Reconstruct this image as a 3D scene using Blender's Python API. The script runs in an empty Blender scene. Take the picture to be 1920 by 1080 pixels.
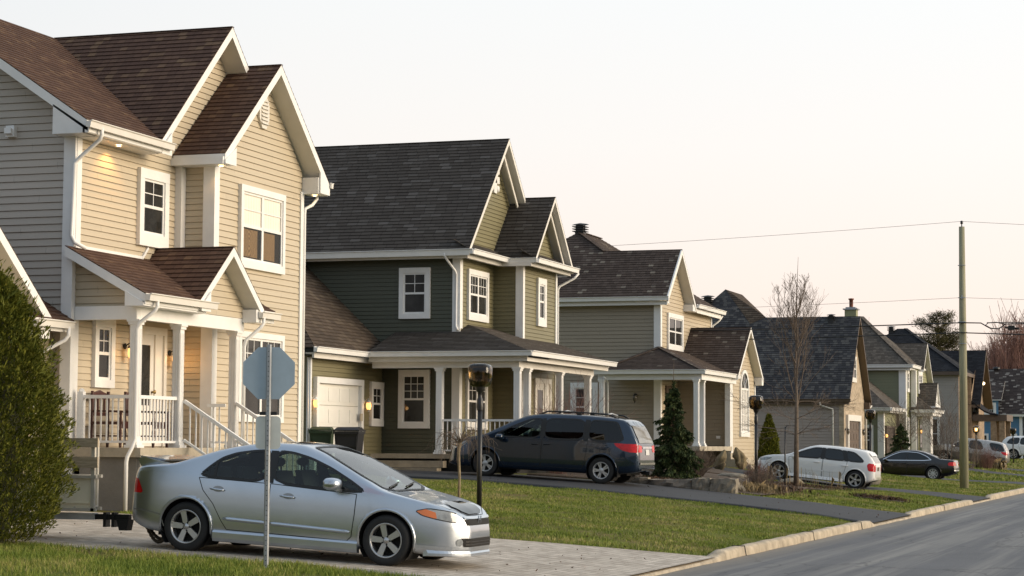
import bpy, bmesh, math, random
import numpy as np
from mathutils import Vector, Matrix
from mathutils.bvhtree import BVHTree
random.seed(7)
RNG = np.random.default_rng(11)
R = math.radians
scene = bpy.context.scene
COL = scene.collection
OFF = {}

# ------------------------------------------------------------------ objects
def tag(o, label=None, cat=None, group=None, kind=None):
    if label: o['label'] = label
    if cat: o['category'] = cat
    if group: o['group'] = group
    if kind: o['kind'] = kind
    return o

def empty(name, loc, label, cat, group=None, rot=(0, 0, 0)):
    o = bpy.data.objects.new(name, None)
    o.empty_display_size = .3
    o.location = loc; o.rotation_euler = rot
    COL.objects.link(o)
    return tag(o, label, cat, group)

def root(name, loc, label, cat, group=None):
    """a thing whose parts are given in world coordinates"""
    o = empty(name, loc, label, cat, group)
    OFF[o.name] = Vector(loc)
    return o

def copy_tree(o, parent=None):
    c = o.copy(); COL.objects.link(c)
    if parent is not None: c.parent = parent
    for ch in list(o.children): copy_tree(ch, c)
    return c

class MB:
    def __init__(s): s.v = []; s.f = []; s.m = []; s.uv = []; s.sm = []; s.marks = []
    def add(s, pts, m=0, uv=None, sm=False):
        n = len(s.v); s.v.extend([tuple(p) for p in pts])
        s.f.append(tuple(range(n, n + len(pts)))); s.m.append(m); s.uv.append(uv); s.sm.append(sm)
    def mesh(s, verts, faces, m=0, sm=False):
        n = len(s.v); s.v.extend([tuple(p) for p in verts])
        for f in faces:
            s.f.append(tuple(i + n for i in f)); s.m.append(m); s.uv.append(None); s.sm.append(sm)
    def box(s, a, b, m=0):
        x0, x1 = sorted((a[0], b[0])); y0, y1 = sorted((a[1], b[1])); z0, z1 = sorted((a[2], b[2]))
        v = [(x0,y0,z0),(x1,y0,z0),(x1,y1,z0),(x0,y1,z0),(x0,y0,z1),(x1,y0,z1),(x1,y1,z1),(x0,y1,z1)]
        s.mesh(v, [(0,3,2,1),(4,5,6,7),(0,1,5,4),(1,2,6,5),(2,3,7,6),(3,0,4,7)], m)
    def prism(s, poly, d, m=0):
        """planar 3d polygon pushed along vector d"""
        p = [Vector(q) for q in poly]; d = Vector(d); n = len(p)
        s.mesh(p + [q + d for q in p], [tuple(range(n))[::-1], tuple(range(n, 2*n))] + [(i, (i+1) % n, n+(i+1) % n, n+i) for i in range(n)], m)
    def beam(s, a, b, w, h, m=0, up=(0,0,1)):
        a = Vector(a); b = Vector(b); t = (b-a).normalized(); u = Vector(up)
        r = t.cross(u)
        if r.length < 1e-4: r = t.cross(Vector((1,0,0)))
        r.normalize(); u = r.cross(t)
        r = r*w/2; u = u*h/2
        s.prism([a-r-u, a+r-u, a+r+u, a-r+u], b-a, m)
    def tube(s, path, rad, n=8, m=0, sm=True, caps=True, sx=1.0):
        P = [Vector(p) for p in path]
        if not isinstance(rad, (list, tuple)): rad = [rad]*len(P)
        t = (P[1]-P[0]).normalized()
        ref = Vector((0,0,1)) if abs(t.z) < .9 else Vector((1,0,0))
        r = t.cross(ref).normalized(); vs = []
        for i, p in enumerate(P):
            if i == 0: t = P[1]-P[0]
            elif i == len(P)-1: t = P[i]-P[i-1]
            else: t = (P[i+1]-P[i]).normalized() + (P[i]-P[i-1]).normalized()
            if t.length < 1e-9: t = P[i]-P[i-1]
            t.normalize(); r = (r - t*r.dot(t))
            if r.length < 1e-6: r = t.orthogonal()
            r.normalize(); b = t.cross(r)
            for k in range(n):
                a = 2*math.pi*(k+.5)/n
                vs.append(p + r*math.cos(a)*rad[i]*sx + b*math.sin(a)*rad[i])
        fs = []
        for i in range(len(P)-1):
            for k in range(n):
                fs.append((i*n+k, i*n+(k+1) % n, (i+1)*n+(k+1) % n, (i+1)*n+k))
        if caps: fs += [tuple(range(n))[::-1], tuple(range((len(P)-1)*n, len(P)*n))]
        s.mesh(vs, fs, m, sm)
    def lathe(s, prof, c, axis='z', n=24, m=0, sm=True, closed=False):
        """prof: (radius, height) list turned round an axis through c"""
        vs = []
        for r, h in prof:
            for k in range(n):
                a = 2*math.pi*k/n
                q = {'z': (r*math.cos(a), r*math.sin(a), h), 'y': (r*math.cos(a), h, r*math.sin(a)), 'x': (h, r*math.cos(a), r*math.sin(a))}[axis]
                vs.append((c[0]+q[0], c[1]+q[1], c[2]+q[2]))
        L = len(prof); fs = []
        for i in range(L if closed else L-1):
            j = (i+1) % L
            for k in range(n):
                fs.append((i*n+k, i*n+(k+1) % n, j*n+(k+1) % n, j*n+k))
        s.mesh(vs, fs, m, sm)
    def mark(s, key):
        if not s.marks or s.marks[-1][0] != key: s.marks.append((key, len(s.f)))
    def build_each(s, name, mats, parent=None):
        """one object for each marked run of faces"""
        ends = [k for _, k in s.marks[1:]]+[len(s.f)]
        for (_, a), b in zip(s.marks, ends):
            if b <= a: continue
            q = MB(); idx = {}
            for i in range(a, b):
                for j in s.f[i]:
                    if j not in idx: idx[j] = len(q.v); q.v.append(s.v[j])
                q.f.append(tuple(idx[j] for j in s.f[i]))
            q.m, q.uv, q.sm = s.m[a:b], s.uv[a:b], s.sm[a:b]
            q.build(name, mats, parent)
    def build(s, name, mats, parent=None, smooth=None, autos=None):
        if not isinstance(mats, (list, tuple)): mats = [mats]
        me = bpy.data.meshes.new(name)
        off = Vector((0,0,0))
        if parent is not None: off = OFF.get(parent.name, off)
        v = np.array(s.v, dtype=np.float64).reshape(-1, 3) - np.array(off)
        me.from_pydata(v.tolist(), [], s.f)
        for m in mats: me.materials.append(m)
        if s.f:
            me.polygons.foreach_set('material_index', s.m)
            me.polygons.foreach_set('use_smooth', [bool(x) if smooth is None else smooth for x in s.sm])
            ul = me.uv_layers.new(name='UVMap'); data = []
            wv = np.array(s.v)
            for f, uv in zip(s.f, s.uv):
                if uv is not None: data.extend(uv); continue
                p = wv[list(f)]
                a, b = p[1]-p[0], p[2]-p[1]
                nx, ny, nz = abs(a[1]*b[2]-a[2]*b[1]), abs(a[2]*b[0]-a[0]*b[2]), abs(a[0]*b[1]-a[1]*b[0])
                if nx >= ny and nx >= nz: data.extend([(q[1], q[2]) for q in p])
                elif ny >= nz: data.extend([(q[0], q[2]) for q in p])
                else: data.extend([(q[0], q[1]) for q in p])
            ul.data.foreach_set('uv', np.array(data, dtype=np.float32).ravel())
        me.validate(); me.update()
        o = bpy.data.objects.new(name, me); COL.objects.link(o)
        if parent is not None:
            o.parent = parent
            if parent.name in OFF: OFF[o.name] = off
        return o

def np_mesh(name, V, F, mat, parent=None, smooth=False, off=None):
    """fast mesh from numpy verts (n,3) and faces (m,k)"""
    me = bpy.data.meshes.new(name)
    if parent is not None and parent.name in OFF: V = V - np.array(OFF[parent.name])
    k = F.shape[1]
    me.vertices.add(len(V)); me.vertices.foreach_set('co', V.astype(np.float32).ravel())
    me.loops.add(F.size); me.loops.foreach_set('vertex_index', F.astype(np.int32).ravel())
    me.polygons.add(len(F)); me.polygons.foreach_set('loop_start', np.arange(0, F.size, k, dtype=np.int32))
    me.polygons.foreach_set('loop_total', np.full(len(F), k, dtype=np.int32))
    me.materials.append(mat)
    if smooth: me.polygons.foreach_set('use_smooth', np.ones(len(F), dtype=bool))
    me.update(calc_edges=True); me.validate()
    o = bpy.data.objects.new(name, me); COL.objects.link(o)
    if parent is not None: o.parent = parent
    return o

# ------------------------------------------------------------------ polygons
def clip_half(poly, axis, val, keep_ge):
    out = []
    n = len(poly)
    for i in range(n):
        a, b = poly[i], poly[(i+1) % n]
        da, db = a[axis]-val, b[axis]-val
        if not keep_ge: da, db = -da, -db
        if da >= 0: out.append(a)
        if (da > 0 and db < 0) or (da < 0 and db > 0):
            t = da/(da-db); out.append((a[0]+(b[0]-a[0])*t, a[1]+(b[1]-a[1])*t))
    return out

def area2(p): return sum(p[i][0]*p[(i+1) % len(p)][1]-p[(i+1) % len(p)][0]*p[i][1] for i in range(len(p)))

def lap(mb, poly, O, U, V, N, e, t, m=0, base=0.0, g=0.0):
    """cover a flat polygon, given in (u,v) metres, with overlapping courses of exposure e and butt thickness t"""
    O, U, V, N = Vector(O), Vector(U), Vector(V), Vector(N)
    if area2(poly) < 0: poly = poly[::-1]
    flip = U.cross(V).dot(N) < 0
    v0, v1 = min(p[1] for p in poly), max(p[1] for p in poly)
    k = math.floor(v0/e)
    while k*e < v1-1e-6:
        lo, hi = k*e, (k+1)*e
        q0 = clip_half(clip_half(poly, 1, lo, True), 1, hi, False)
        q = clip_half(q0, 1, lo+g, True) if g else q0
        k += 1
        if len(q) < 3 or abs(area2(q)) < 1e-7: continue
        P = lambda p, h: O+U*p[0]+V*p[1]+N*h
        H = lambda p: base + t*(1-(p[1]-lo)/e)
        if flip: q = q[::-1]
        mb.add([P(p, H(p)) for p in q], m, list(q))
        for i in range(len(q)):
            a, b = q[i], q[(i+1) % len(q)]
            if abs(a[1]-lo-g) < 1e-5 and abs(b[1]-lo-g) < 1e-5 and abs(a[0]-b[0]) > 1e-5:
                d = base-.012 if g else base
                mb.add([P(a, H(a)), P(a, d), P(b, d), P(b, H(b))], m, [a, a, b, b])
                if g:   # the open joint below the butt
                    a2, b2 = (a[0], lo), (b[0], lo)
                    mb.add([P(a, d), P(a2, d), P(b2, d), P(b, d)], m, [a, a2, b2, b])
                    mb.add([P(a2, d), P(a2, base), P(b2, base), P(b2, d)], m, [a2, a2, b2, b2])

# ------------------------------------------------------------------ materials
def newmat(name):
    m = bpy.data.materials.new(name); m.use_nodes = True
    nt = m.node_tree; b = nt.nodes['Principled BSDF']
    return m, nt, b
def N_(nt, t, **k):
    n = nt.nodes.new(t)
    for a, v in k.items(): setattr(n, a, v)
    return n
def L_(nt, a, b): nt.links.new(a, b)
def noise(nt, vec, scale, detail=4, rough=.6, dist=0):
    n = N_(nt, 'ShaderNodeTexNoise'); n.inputs['Scale'].default_value = scale; n.inputs['Detail'].default_value = detail
    n.inputs['Roughness'].default_value = rough; n.inputs['Distortion'].default_value = dist
    if vec is not None: L_(nt, vec, n.inputs['Vector'])
    return n.outputs['Fac']
def ramp(nt, fac, stops, mode='LINEAR'):
    r = N_(nt, 'ShaderNodeValToRGB'); cr = r.color_ramp; cr.interpolation = mode
    while len(cr.elements) < len(stops): cr.elements.new(.5)
    for e, (p, c) in zip(cr.elements, stops):
        e.position = p; e.color = (*c, 1) if len(c) == 3 else c
    L_(nt, fac, r.inputs['Fac']); return r.outputs['Color']
def mixc(nt, f, a, b, mode='MIX'):
    n = N_(nt, 'ShaderNodeMix', data_type='RGBA', blend_type=mode)
    for s, v in ((n.inputs[0], f), (n.inputs[6], a), (n.inputs[7], b)):
        if hasattr(v, 'is_linked'): L_(nt, v, s)
        else: s.default_value = v if isinstance(v, (int, float)) else (*v, 1)
    return n.outputs[2]
def mth(nt, op, a, b=None, c=None):
    n = N_(nt, 'ShaderNodeMath', operation=op)
    for s, v in zip(n.inputs, (a, b, c)):
        if v is None: continue
        if hasattr(v, 'is_linked'): L_(nt, v, s)
        else: s.default_value = v
    return n.outputs[0]
def coords(nt, kind='Object', scale=None):
    t = N_(nt, 'ShaderNodeTexCoord').outputs[kind]
    if scale is None: return t
    mp = N_(nt, 'ShaderNodeMapping'); mp.inputs['Scale'].default_value = scale; L_(nt, t, mp.inputs['Vector'])
    return mp.outputs['Vector']
def bump(nt, b, h, strength=.3, dist=.02):
    n = N_(nt, 'ShaderNodeBump'); n.inputs['Strength'].default_value = strength; n.inputs['Distance'].default_value = dist
    L_(nt, h, n.inputs['Height']); L_(nt, n.outputs['Normal'], b.inputs['Normal'])
def flat(name, col, rough=.5, metal=0, coat=0, var=.12, scale=3.0, spec=.5, bmp=0):
    m, nt, b = newmat(name)
    f = noise(nt, coords(nt), scale, 5)
    c = ramp(nt, f, [(.25, [x*(1-var) for x in col]), (.75, [min(1, x*(1+var)) for x in col])])
    L_(nt, c, b.inputs['Base Color'])
    b.inputs['Roughness'].default_value = rough; b.inputs['Metallic'].default_value = metal
    b.inputs['Coat Weight'].default_value = coat; b.inputs['Specular IOR Level'].default_value = spec
    if coat: b.inputs['Coat Roughness'].default_value = .04
    if bmp: bump(nt, b, noise(nt, coords(nt), scale*8, 6), bmp, .02)
    return m
def emit(name, col, s):
    m, nt, b = newmat(name)
    b.inputs['Base Color'].default_value = (*col, 1); b.inputs['Emission Color'].default_value = (*col, 1)
    b.inputs['Emission Strength'].default_value = s
    return m
def siding(name, col, var=.1):
    """lapped vinyl boards: faint streaks along each board, per-course tone from the uv height"""
    m, nt, b = newmat(name)
    uv = coords(nt, 'UV')
    sx = N_(nt, 'ShaderNodeSeparateXYZ'); L_(nt, uv, sx.inputs[0])
    row = mth(nt, 'FLOOR', mth(nt, 'DIVIDE', sx.outputs[1], .115))
    seg = mth(nt, 'FLOOR', mth(nt, 'DIVIDE', mth(nt, 'ADD', sx.outputs[0], mth(nt, 'MULTIPLY', row, 1.37)), 3.6))
    cb = N_(nt, 'ShaderNodeCombineXYZ'); L_(nt, row, cb.inputs[0]); L_(nt, seg, cb.inputs[1])
    wn = N_(nt, 'ShaderNodeTexWhiteNoise', noise_dimensions='2D'); L_(nt, cb.outputs[0], wn.inputs['Vector'])
    f = noise(nt, coords(nt, 'UV', (.8, 6, 1)), 2.5, 5)
    big = noise(nt, coords(nt, 'UV', (.35, .5, 1)), 1.0, 4)
    f = mth(nt, 'ADD', mth(nt, 'MULTIPLY', f, .5), mth(nt, 'MULTIPLY', wn.outputs['Value'], .3))
    f = mth(nt, 'ADD', f, mth(nt, 'MULTIPLY', big, .35))
    c = ramp(nt, f, [(.2, [x*(1-var) for x in col]), (.9, [x*(1+var) for x in col])])
    jt = mth(nt, 'GREATER_THAN', mth(nt, 'FRACT', mth(nt, 'DIVIDE', mth(nt, 'ADD', sx.outputs[0], mth(nt, 'MULTIPLY', row, 1.37)), 3.6)), .9975)
    c = mixc(nt, mth(nt, 'MULTIPLY', jt, .5), c, [x*.35 for x in col])
    L_(nt, c, b.inputs['Base Color']); b.inputs['Roughness'].default_value = .5; b.inputs['Specular IOR Level'].default_value = .35
    bump(nt, b, noise(nt, coords(nt, 'UV', (3, 60, 1)), 3, 3), .12, .004)
    return m
def shingles(name, stops, w=.32, h=.143, grit=.25):
    m, nt, b = newmat(name)
    uv = coords(nt, 'UV')
    sx = N_(nt, 'ShaderNodeSeparateXYZ'); L_(nt, uv, sx.inputs[0])
    row = mth(nt, 'FLOOR', mth(nt, 'ADD', mth(nt, 'DIVIDE', sx.outputs[1], h), .001))
    w1 = N_(nt, 'ShaderNodeTexWhiteNoise', noise_dimensions='1D'); L_(nt, row, w1.inputs['W'])
    u = mth(nt, 'ADD', mth(nt, 'DIVIDE', sx.outputs[0], w), mth(nt, 'MULTIPLY', w1.outputs['Value'], 7.3))
    col = mth(nt, 'FLOOR', u)
    cb = N_(nt, 'ShaderNodeCombineXYZ'); L_(nt, row, cb.inputs[0]); L_(nt, col, cb.inputs[1])
    wn = N_(nt, 'ShaderNodeTexWhiteNoise', noise_dimensions='2D'); L_(nt, cb.outputs[0], wn.inputs['Vector'])
    c = ramp(nt, wn.outputs['Value'], stops)
    g = noise(nt, coords(nt, 'UV'), 60, 3, .8)
    big = noise(nt, coords(nt, 'UV'), .6, 4)
    v = mth(nt, 'ADD', mth(nt, 'MULTIPLY', g, grit*2), mth(nt, 'MULTIPLY', big, .5))
    v = mth(nt, 'ADD', v, .75-grit)
    # slot between tabs
    fr = mth(nt, 'FRACT', u)
    slot = mth(nt, 'GREATER_THAN', fr, .95)
    v = mth(nt, 'MULTIPLY', v, mth(nt, 'SUBTRACT', 1.0, mth(nt, 'MULTIPLY', slot, .55)))
    fv = mth(nt, 'FRACT', mth(nt, 'ADD', mth(nt, 'DIVIDE', sx.outputs[1], h), .001))
    v = mth(nt, 'MULTIPLY', v, mth(nt, 'SUBTRACT', 1.0, mth(nt, 'MULTIPLY', mth(nt, 'GREATER_THAN', fv, .86), .30)))
    cc = N_(nt, 'ShaderNodeMix', data_type='RGBA', blend_type='MULTIPLY'); cc.inputs[0].default_value = 1
    L_(nt, c, cc.inputs[6]); L_(nt, v, cc.inputs[7])
    L_(nt, cc.outputs[2], b.inputs['Base Color']); b.inputs['Roughness'].default_value = .9; b.inputs['Specular IOR Level'].default_value = .25
    hgt = mth(nt, 'SUBTRACT', mth(nt, 'ADD', g, mth(nt, 'MULTIPLY', wn.outputs['Value'], .6)), mth(nt, 'MULTIPLY', slot, 1.0))
    bump(nt, b, hgt, .5, .008)
    return m
def leafmat(name, stops, rough=.6, clump=2.5, cw=.8):
    m, nt, b = newmat(name)
    g = N_(nt, 'ShaderNodeNewGeometry')
    f = mth(nt, 'ADD', mth(nt, 'MULTIPLY', g.outputs['Random Per Island'], .6), mth(nt, 'MULTIPLY', noise(nt, coords(nt), clump, 3, .6), cw))
    c = ramp(nt, mth(nt, 'SUBTRACT', f, cw/2-.2), stops)
    L_(nt, c, b.inputs['Base Color']); b.inputs['Roughness'].default_value = rough; b.inputs['Specular IOR Level'].default_value = .2
    return m
def glassmat(name, tint=(.5, .6, .58), alpha=.35, rough=.02, ior=1.5):
    """clear glass: a fresnel mix of what lies behind and a mirror"""
    m = bpy.data.materials.new(name); m.use_nodes = True; nt = m.node_tree; nt.nodes.clear()
    o = N_(nt, 'ShaderNodeOutputMaterial'); mx = N_(nt, 'ShaderNodeMixShader')
    tr = N_(nt, 'ShaderNodeBsdfTransparent'); tr.inputs[0].default_value = (*tint, 1)
    gl = N_(nt, 'ShaderNodeBsdfGlossy'); gl.inputs['Roughness'].default_value = rough; gl.inputs[0].default_value = (1, 1, 1, 1)
    fr = N_(nt, 'ShaderNodeFresnel'); fr.inputs[0].default_value = ior
    L_(nt, fr.outputs[0], mx.inputs[0]); L_(nt, tr.outputs[0], mx.inputs[1]); L_(nt, gl.outputs[0], mx.inputs[2]); L_(nt, mx.outputs[0], o.inputs[0])
    return m

M = {}
M['white'] = flat('white_trim', (.78, .77, .75), .45, var=.06)
M['offwhite'] = flat('offwhite_trim', (.70, .67, .62), .5, var=.06)
M['soffit'] = flat('soffit_white', (.62, .60, .55), .55, var=.05)
M['tan'] = siding('tan_siding', (.51, .435, .32), .06)
M['tan_shaded'] = siding('tan_siding_shaded', (.47, .42, .36), .06)  # copy of the tan siding with the side wall's cool shade in its colour
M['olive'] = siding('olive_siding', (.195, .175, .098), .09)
M['green'] = siding('green_siding_shaded', (.076, .080, .055), .1)  # darker than the olive front: shade of the side wall put into the colour
M['beige'] = siding('beige_siding', (.48, .40, .285), .08)
M['sage'] = siding('sage_siding', (.27, .27, .15), .08)
M['taupe'] = siding('taupe_siding', (.33, .28, .25), .08)
M['grey'] = siding('grey_siding', (.33, .30, .27), .08)
M['blue'] = siding('blue_siding', (.085, .20, .33), .08)
M['roof_brown'] = shingles('brown_shingles', [(0, (.072, .040, .029)), (.55, (.090, .051, .036)), (.88, (.108, .063, .043)), (1, (.15, .095, .058))], w=.17)
M['roof_char'] = shingles('charcoal_shingles', [(0, (.056, .048, .042)), (.6, (.066, .057, .050)), (.88, (.082, .073, .066)), (1, (.105, .095, .088))], w=.32)
M['roof_tan'] = shingles('taupe_shingles', [(0, (.060, .045, .034)), (.6, (.082, .060, .044)), (1, (.11, .085, .062))], w=.32)
M['roof_fleck'] = shingles('flecked_shingles', [(0, (.056, .041, .034)), (.5, (.074, .054, .044)), (.935, (.086, .065, .055)), (.955, (.16, .135, .11)), (1, (.21, .18, .145))], w=.19)
M['roof_blue'] = shingles('slate_blue_shingles', [(0, (.036, .036, .040)), (.6, (.050, .051, .057)), (.72, (.070, .070, .071)), (1, (.10, .098, .096))], w=.2)
M['roof_grey'] = shingles('grey_shingles', [(0, (.085, .072, .060)), (.6, (.105, .09, .076)), (1, (.145, .125, .105))], w=.2)
M['roof_black'] = shingles('black_shingles', [(0, (.012, .013, .017)), (1, (.026, .028, .034))], w=.36)
M['pane'] = None
def panemat(name, col, rough=.03):
    m, nt, b = newmat(name)
    f = noise(nt, coords(nt, 'Object', (1, 1, 1)), 1.4, 3, .5, .8)
    c = ramp(nt, f, [(.35, [x*.6 for x in col]), (.65, [x*1.5 for x in col])])
    L_(nt, c, b.inputs['Base Color']); b.inputs['Roughness'].default_value = rough; b.inputs['Specular IOR Level'].default_value = .22
    bump(nt, b, noise(nt, coords(nt), 2.0, 1), .05, .01)
    return m
M['pane'] = panemat('window_pane', (.028, .028, .027))
M['pane_clear'] = glassmat('window_pane_clear', (1, 1, 1), ior=1.12)
M['concrete'] = flat('concrete', (.40, .35, .27), .85, var=.25, scale=2.2, bmp=.3)
M['concrete_d'] = flat('concrete_grey', (.20, .19, .175), .9, var=.25, scale=1.6, bmp=.3)
M['deck'] = flat('deck_boards', (.30, .25, .18), .8, var=.3, scale=3, bmp=.3)
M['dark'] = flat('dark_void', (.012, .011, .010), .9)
M['black'] = flat('black_metal', (.012, .012, .013), .4, var=.1)
M['brass'] = flat('brass', (.35, .25, .10), .35, metal=.8)
M['iron'] = flat('galvanised_steel', (.36, .38, .40), .42, metal=.75, var=.2, scale=9)
M['glow'] = emit('lit_lamp_glass', (1.0, .50, .15), 1.5)
M['glow_w'] = emit('lit_bulb', (1.0, .78, .45), 9.0)
M['mahog'] = flat('mahogany', (.055, .014, .009), .35, var=.3, scale=12)
M['brickbr'] = flat('brown_garage_panel', (.10, .068, .048), .5, var=.12)
M['gdoor'] = flat('garage_door_white', (.80, .78, .72), .45, var=.04)
def brickmat(name, a, b2, mortar, bw=.2, bh=.067):
    m, nt, b = newmat(name)
    t = N_(nt, 'ShaderNodeTexBrick'); t.inputs['Scale'].default_value = 1; t.inputs['Brick Width'].default_value = bw; t.inputs['Row Height'].default_value = bh
    t.inputs['Mortar Size'].default_value = .006; t.inputs['Color1'].default_value = (*a, 1); t.inputs['Color2'].default_value = (*b2, 1); t.inputs['Mortar'].default_value = (*mortar, 1)
    L_(nt, coords(nt, 'UV'), t.inputs['Vector'])
    f = noise(nt, coords(nt), 4, 5)
    c = mixc(nt, .55, t.outputs['Color'], ramp(nt, f, [(.3, [x*.6 for x in a]), (.7, [x*1.3 for x in b2])]))
    L_(nt, c, b.inputs['Base Color']); b.inputs['Roughness'].default_value = .85
    bump(nt, b, t.outputs['Fac'], .6, -.01)
    return m
M['stone'] = brickmat('tan_brick', (.30, .235, .16), (.46, .37, .27), (.50, .44, .36), .4, .14)
M['brick_dk'] = brickmat('brown_brick', (.22, .15, .10), (.36, .26, .17), (.35, .3, .24))
SUN_E, SUN_ANG = 3.0, 42
SUN_E0, SUN_A0 = 12, 10
SKY_S = .10; EXPO = 0.45
GLOW_DIR = (.35,.93,.05)
VEIL = [(0,(1.0,.82,.71)),(.07,(1.0,.86,.78)),(.14,(.97,.92,.88)),(.25,(.92,.95,.96)),(.5,(.86,.92,.96)),(1,(.80,.87,.95))]
SIDE = [(0,(.48,.54,.62)),(.35,(.50,.56,.63)),(.62,(.66,.70,.75)),(.85,(.93,.93,.93)),(1,(1,1,1))]
VEIL_S, VEIL_MIX = 8.9, .85
# ------------------------------------------------------------------ house parts
def wall(mb, plane, c, poly, e=.115, t=.017, m=0, G=.012):
    """boards on an axis-aligned plane; poly = (y,z) for 'X+', (x,z) for 'Y-' and 'Y+'"""
    mb.mark((plane, c))
    if plane == 'X+': lap(mb, poly, (c,0,0), (0,1,0), (0,0,1), (1,0,0), e, t, m, .0, G)
    elif plane == 'X-': lap(mb, poly, (c,0,0), (0,1,0), (0,0,1), (-1,0,0), e, t, m, .0, G)
    elif plane == 'Y-': lap(mb, poly, (0,c,0), (1,0,0), (0,0,1), (0,-1,0), e, t, m, .0, G)
    else: lap(mb, poly, (0,c,0), (1,0,0), (0,0,1), (0,1,0), e, t, m, .0, G)
def rect(a0, a1, z0, z1): return [(a0,z0),(a1,z0),(a1,z1),(a0,z1)]

def roofplane(mbS, mbF, pts, drop=.18, e=.143, t=.016, sides=None):
    """shingled plane plus the white boards hung below its edges"""
    P = [Vector(p) for p in pts]
    n = Vector((0,0,0))
    for i in range(len(P)): n += P[i].cross(P[(i+1) % len(P)])
    if n.z < 0: P = P[::-1]; n = -n
    n.normalize()
    U = Vector((0,0,1)).cross(n).normalized(); V = n.cross(U)
    O = min(P, key=lambda p: p.z)
    lap(mbS, [((p-O).dot(U), (p-O).dot(V)) for p in P], O, U, V, n, e, t, 0, .006)
    k = len(P); d = Vector((0,0,drop))
    for i in range(k):
        a, b = P[i], P[(i+1) % k]
        mbS.add([a, b, b+n*.012, a+n*.012])
        if drop and (sides is None or i in sides): mbF.add([a-d, b-d, b-n*.002, a-n*.002])
    if drop: mbF.add([p-d for p in P][::-1], 1)
def gable_x(mbS, mbF, xf, xb, yc, half, zr, ze, drop=.18, halfR=None, zeR=None):
    halfR = halfR or half; zeR = ze if zeR is None else zeR
    roofplane(mbS, mbF, [(xf,yc,zr),(xb,yc,zr),(xb,yc-half,ze),(xf,yc-half,ze)], drop)
    roofplane(mbS, mbF, [(xf,yc,zr),(xf,yc+halfR,zeR),(xb,yc+halfR,zeR),(xb,yc,zr)], drop)
    mbS.beam((xf+.01,yc,zr+.006),(xb,yc,zr+.006),.10,.012)

GPROF = [(0,0),(0,-.12),(.085,-.125),(.10,-.03),(.125,-.015),(.125,0),(.10,0),(.085,-.018),(.015,-.018),(.015,0)]
def gutter(mb, a, b, out, s=1.0):
    """K-style gutter from a to b (top back edge), out = horizontal unit vector away from the house"""
    a = Vector(a); b = Vector(b); o = Vector(out)
    mb.prism([a + o*p*s + Vector((0,0,q*s)) for p, q in GPROF], b-a)
def downspout(mb, path, w=.07): mb.tube(path, w/2, 8, 0, sm=True)

def pw(plane, c, a, z, d):
    return (c+d, a, z) if plane == 'X+' else (a, c-d, z) if plane == 'Y-' else None
def wbox(mb, plane, c, a0, a1, z0, z1, d0, d1, m=0):
    mb.box(pw(plane, c, a0, z0, d0), pw(plane, c, a1, z1, d1), m)

def window(h, plane, c, a0, a1, z0, z1, units=1, cols=2, rows=2, tw=.11, split=.5, trim='white', blind=None, label=None, single=False, foot=0):
    """hung window: casing (the part), with sash and pane as its pieces; grid only in the upper sash"""
    s = -1 if plane == 'Y-' else 1
    t = MB()
    wbox(t, plane, c, a0, a1, z1-tw*1.15, z1, .0, .085)
    wbox(t, plane, c, a0, a1, z0, z0+tw*(1.1+foot), .0, .085)
    wbox(t, plane, c, a0, a0+tw, z0+tw*(1.1+foot), z1-tw*1.15, .0, .082)
    wbox(t, plane, c, a1-tw, a1, z0+tw*(1.1+foot), z1-tw*1.15, .0, .082)
    w = t.build('window', M[trim], h)
    if label: w['label'] = label
    b0, b1, y0, y1 = a0+tw, a1-tw, z0+tw*(1.1+foot), z1-tw*1.15
    sm = MB(); gm = MB(); bm = MB()
    fw_ = .045
    step = (b1-b0)/units
    for i in range(units):
        p, q = b0+i*step, b0+(i+1)*step
        wbox(sm, plane, c, p, p+fw_, y0, y1, .0, .055); wbox(sm, plane, c, q-fw_, q, y0, y1, .0, .055)
        wbox(sm, plane, c, p+fw_, q-fw_, y0, y0+fw_, .0, .054); wbox(sm, plane, c, p+fw_, q-fw_, y1-fw_, y1, .0, .054)
        zm = y0+(y1-y0)*split
        if not single: wbox(sm, plane, c, p+fw_, q-fw_, zm-.028, zm+.028, .0, .058)
        gz0 = zm+.028 if not single else y0+fw_
        if single: zm = y0
        for k in range(1, cols):
            a = p+fw_+(q-p-2*fw_)*k/cols; wbox(sm, plane, c, a-.009, a+.009, gz0, y1-fw_, .038, .047)
        for k in range(1, rows):
            z = gz0+(y1-fw_-gz0)*k/rows; wbox(sm, plane, c, p+fw_, q-fw_, z-.009, z+.009, .038, .0465)
        P = [pw(plane, c, p+fw_, y0+fw_, .036), pw(plane, c, q-fw_, y0+fw_, .036), pw(plane, c, q-fw_, y1-fw_, .036), pw(plane, c, p+fw_, y1-fw_, .036)]
        gm.add(P)
        if blind:
            zb = zm if blind == 'upper' else y0
            for kk in range(7):
                aa = p+fw_+(q-p-2*fw_)*kk/7; ab = p+fw_+(q-p-2*fw_)*(kk+1)/7
                am = (aa+ab)/2
                bm.add([pw(plane, c, aa, zb, .025), pw(plane, c, am, zb, .030), pw(plane, c, am, y1-fw_, .030), pw(plane, c, aa, y1-fw_, .025)])
                bm.add([pw(plane, c, am, zb, .030), pw(plane, c, ab, zb, .025), pw(plane, c, ab, y1-fw_, .025), pw(plane, c, am, y1-fw_, .030)])
    sm.build('sash', M[trim], w)
    gm.build('pane', M['pane_clear'] if blind else M['pane'], w)
    if blind:
        bm.build('curtain', M['curtain'], w)
        d = MB()
        d.add([pw(plane, c, b0, y0, .022), pw(plane, c, b1, y0, .022), pw(plane, c, b1, y1, .022), pw(plane, c, b0, y1, .022)])
        d.build('dark_room', M['dark'], w)
    return w
M['curtain'] = flat('cream_curtain', (.86, .80, .70), .7, var=.04)
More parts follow.
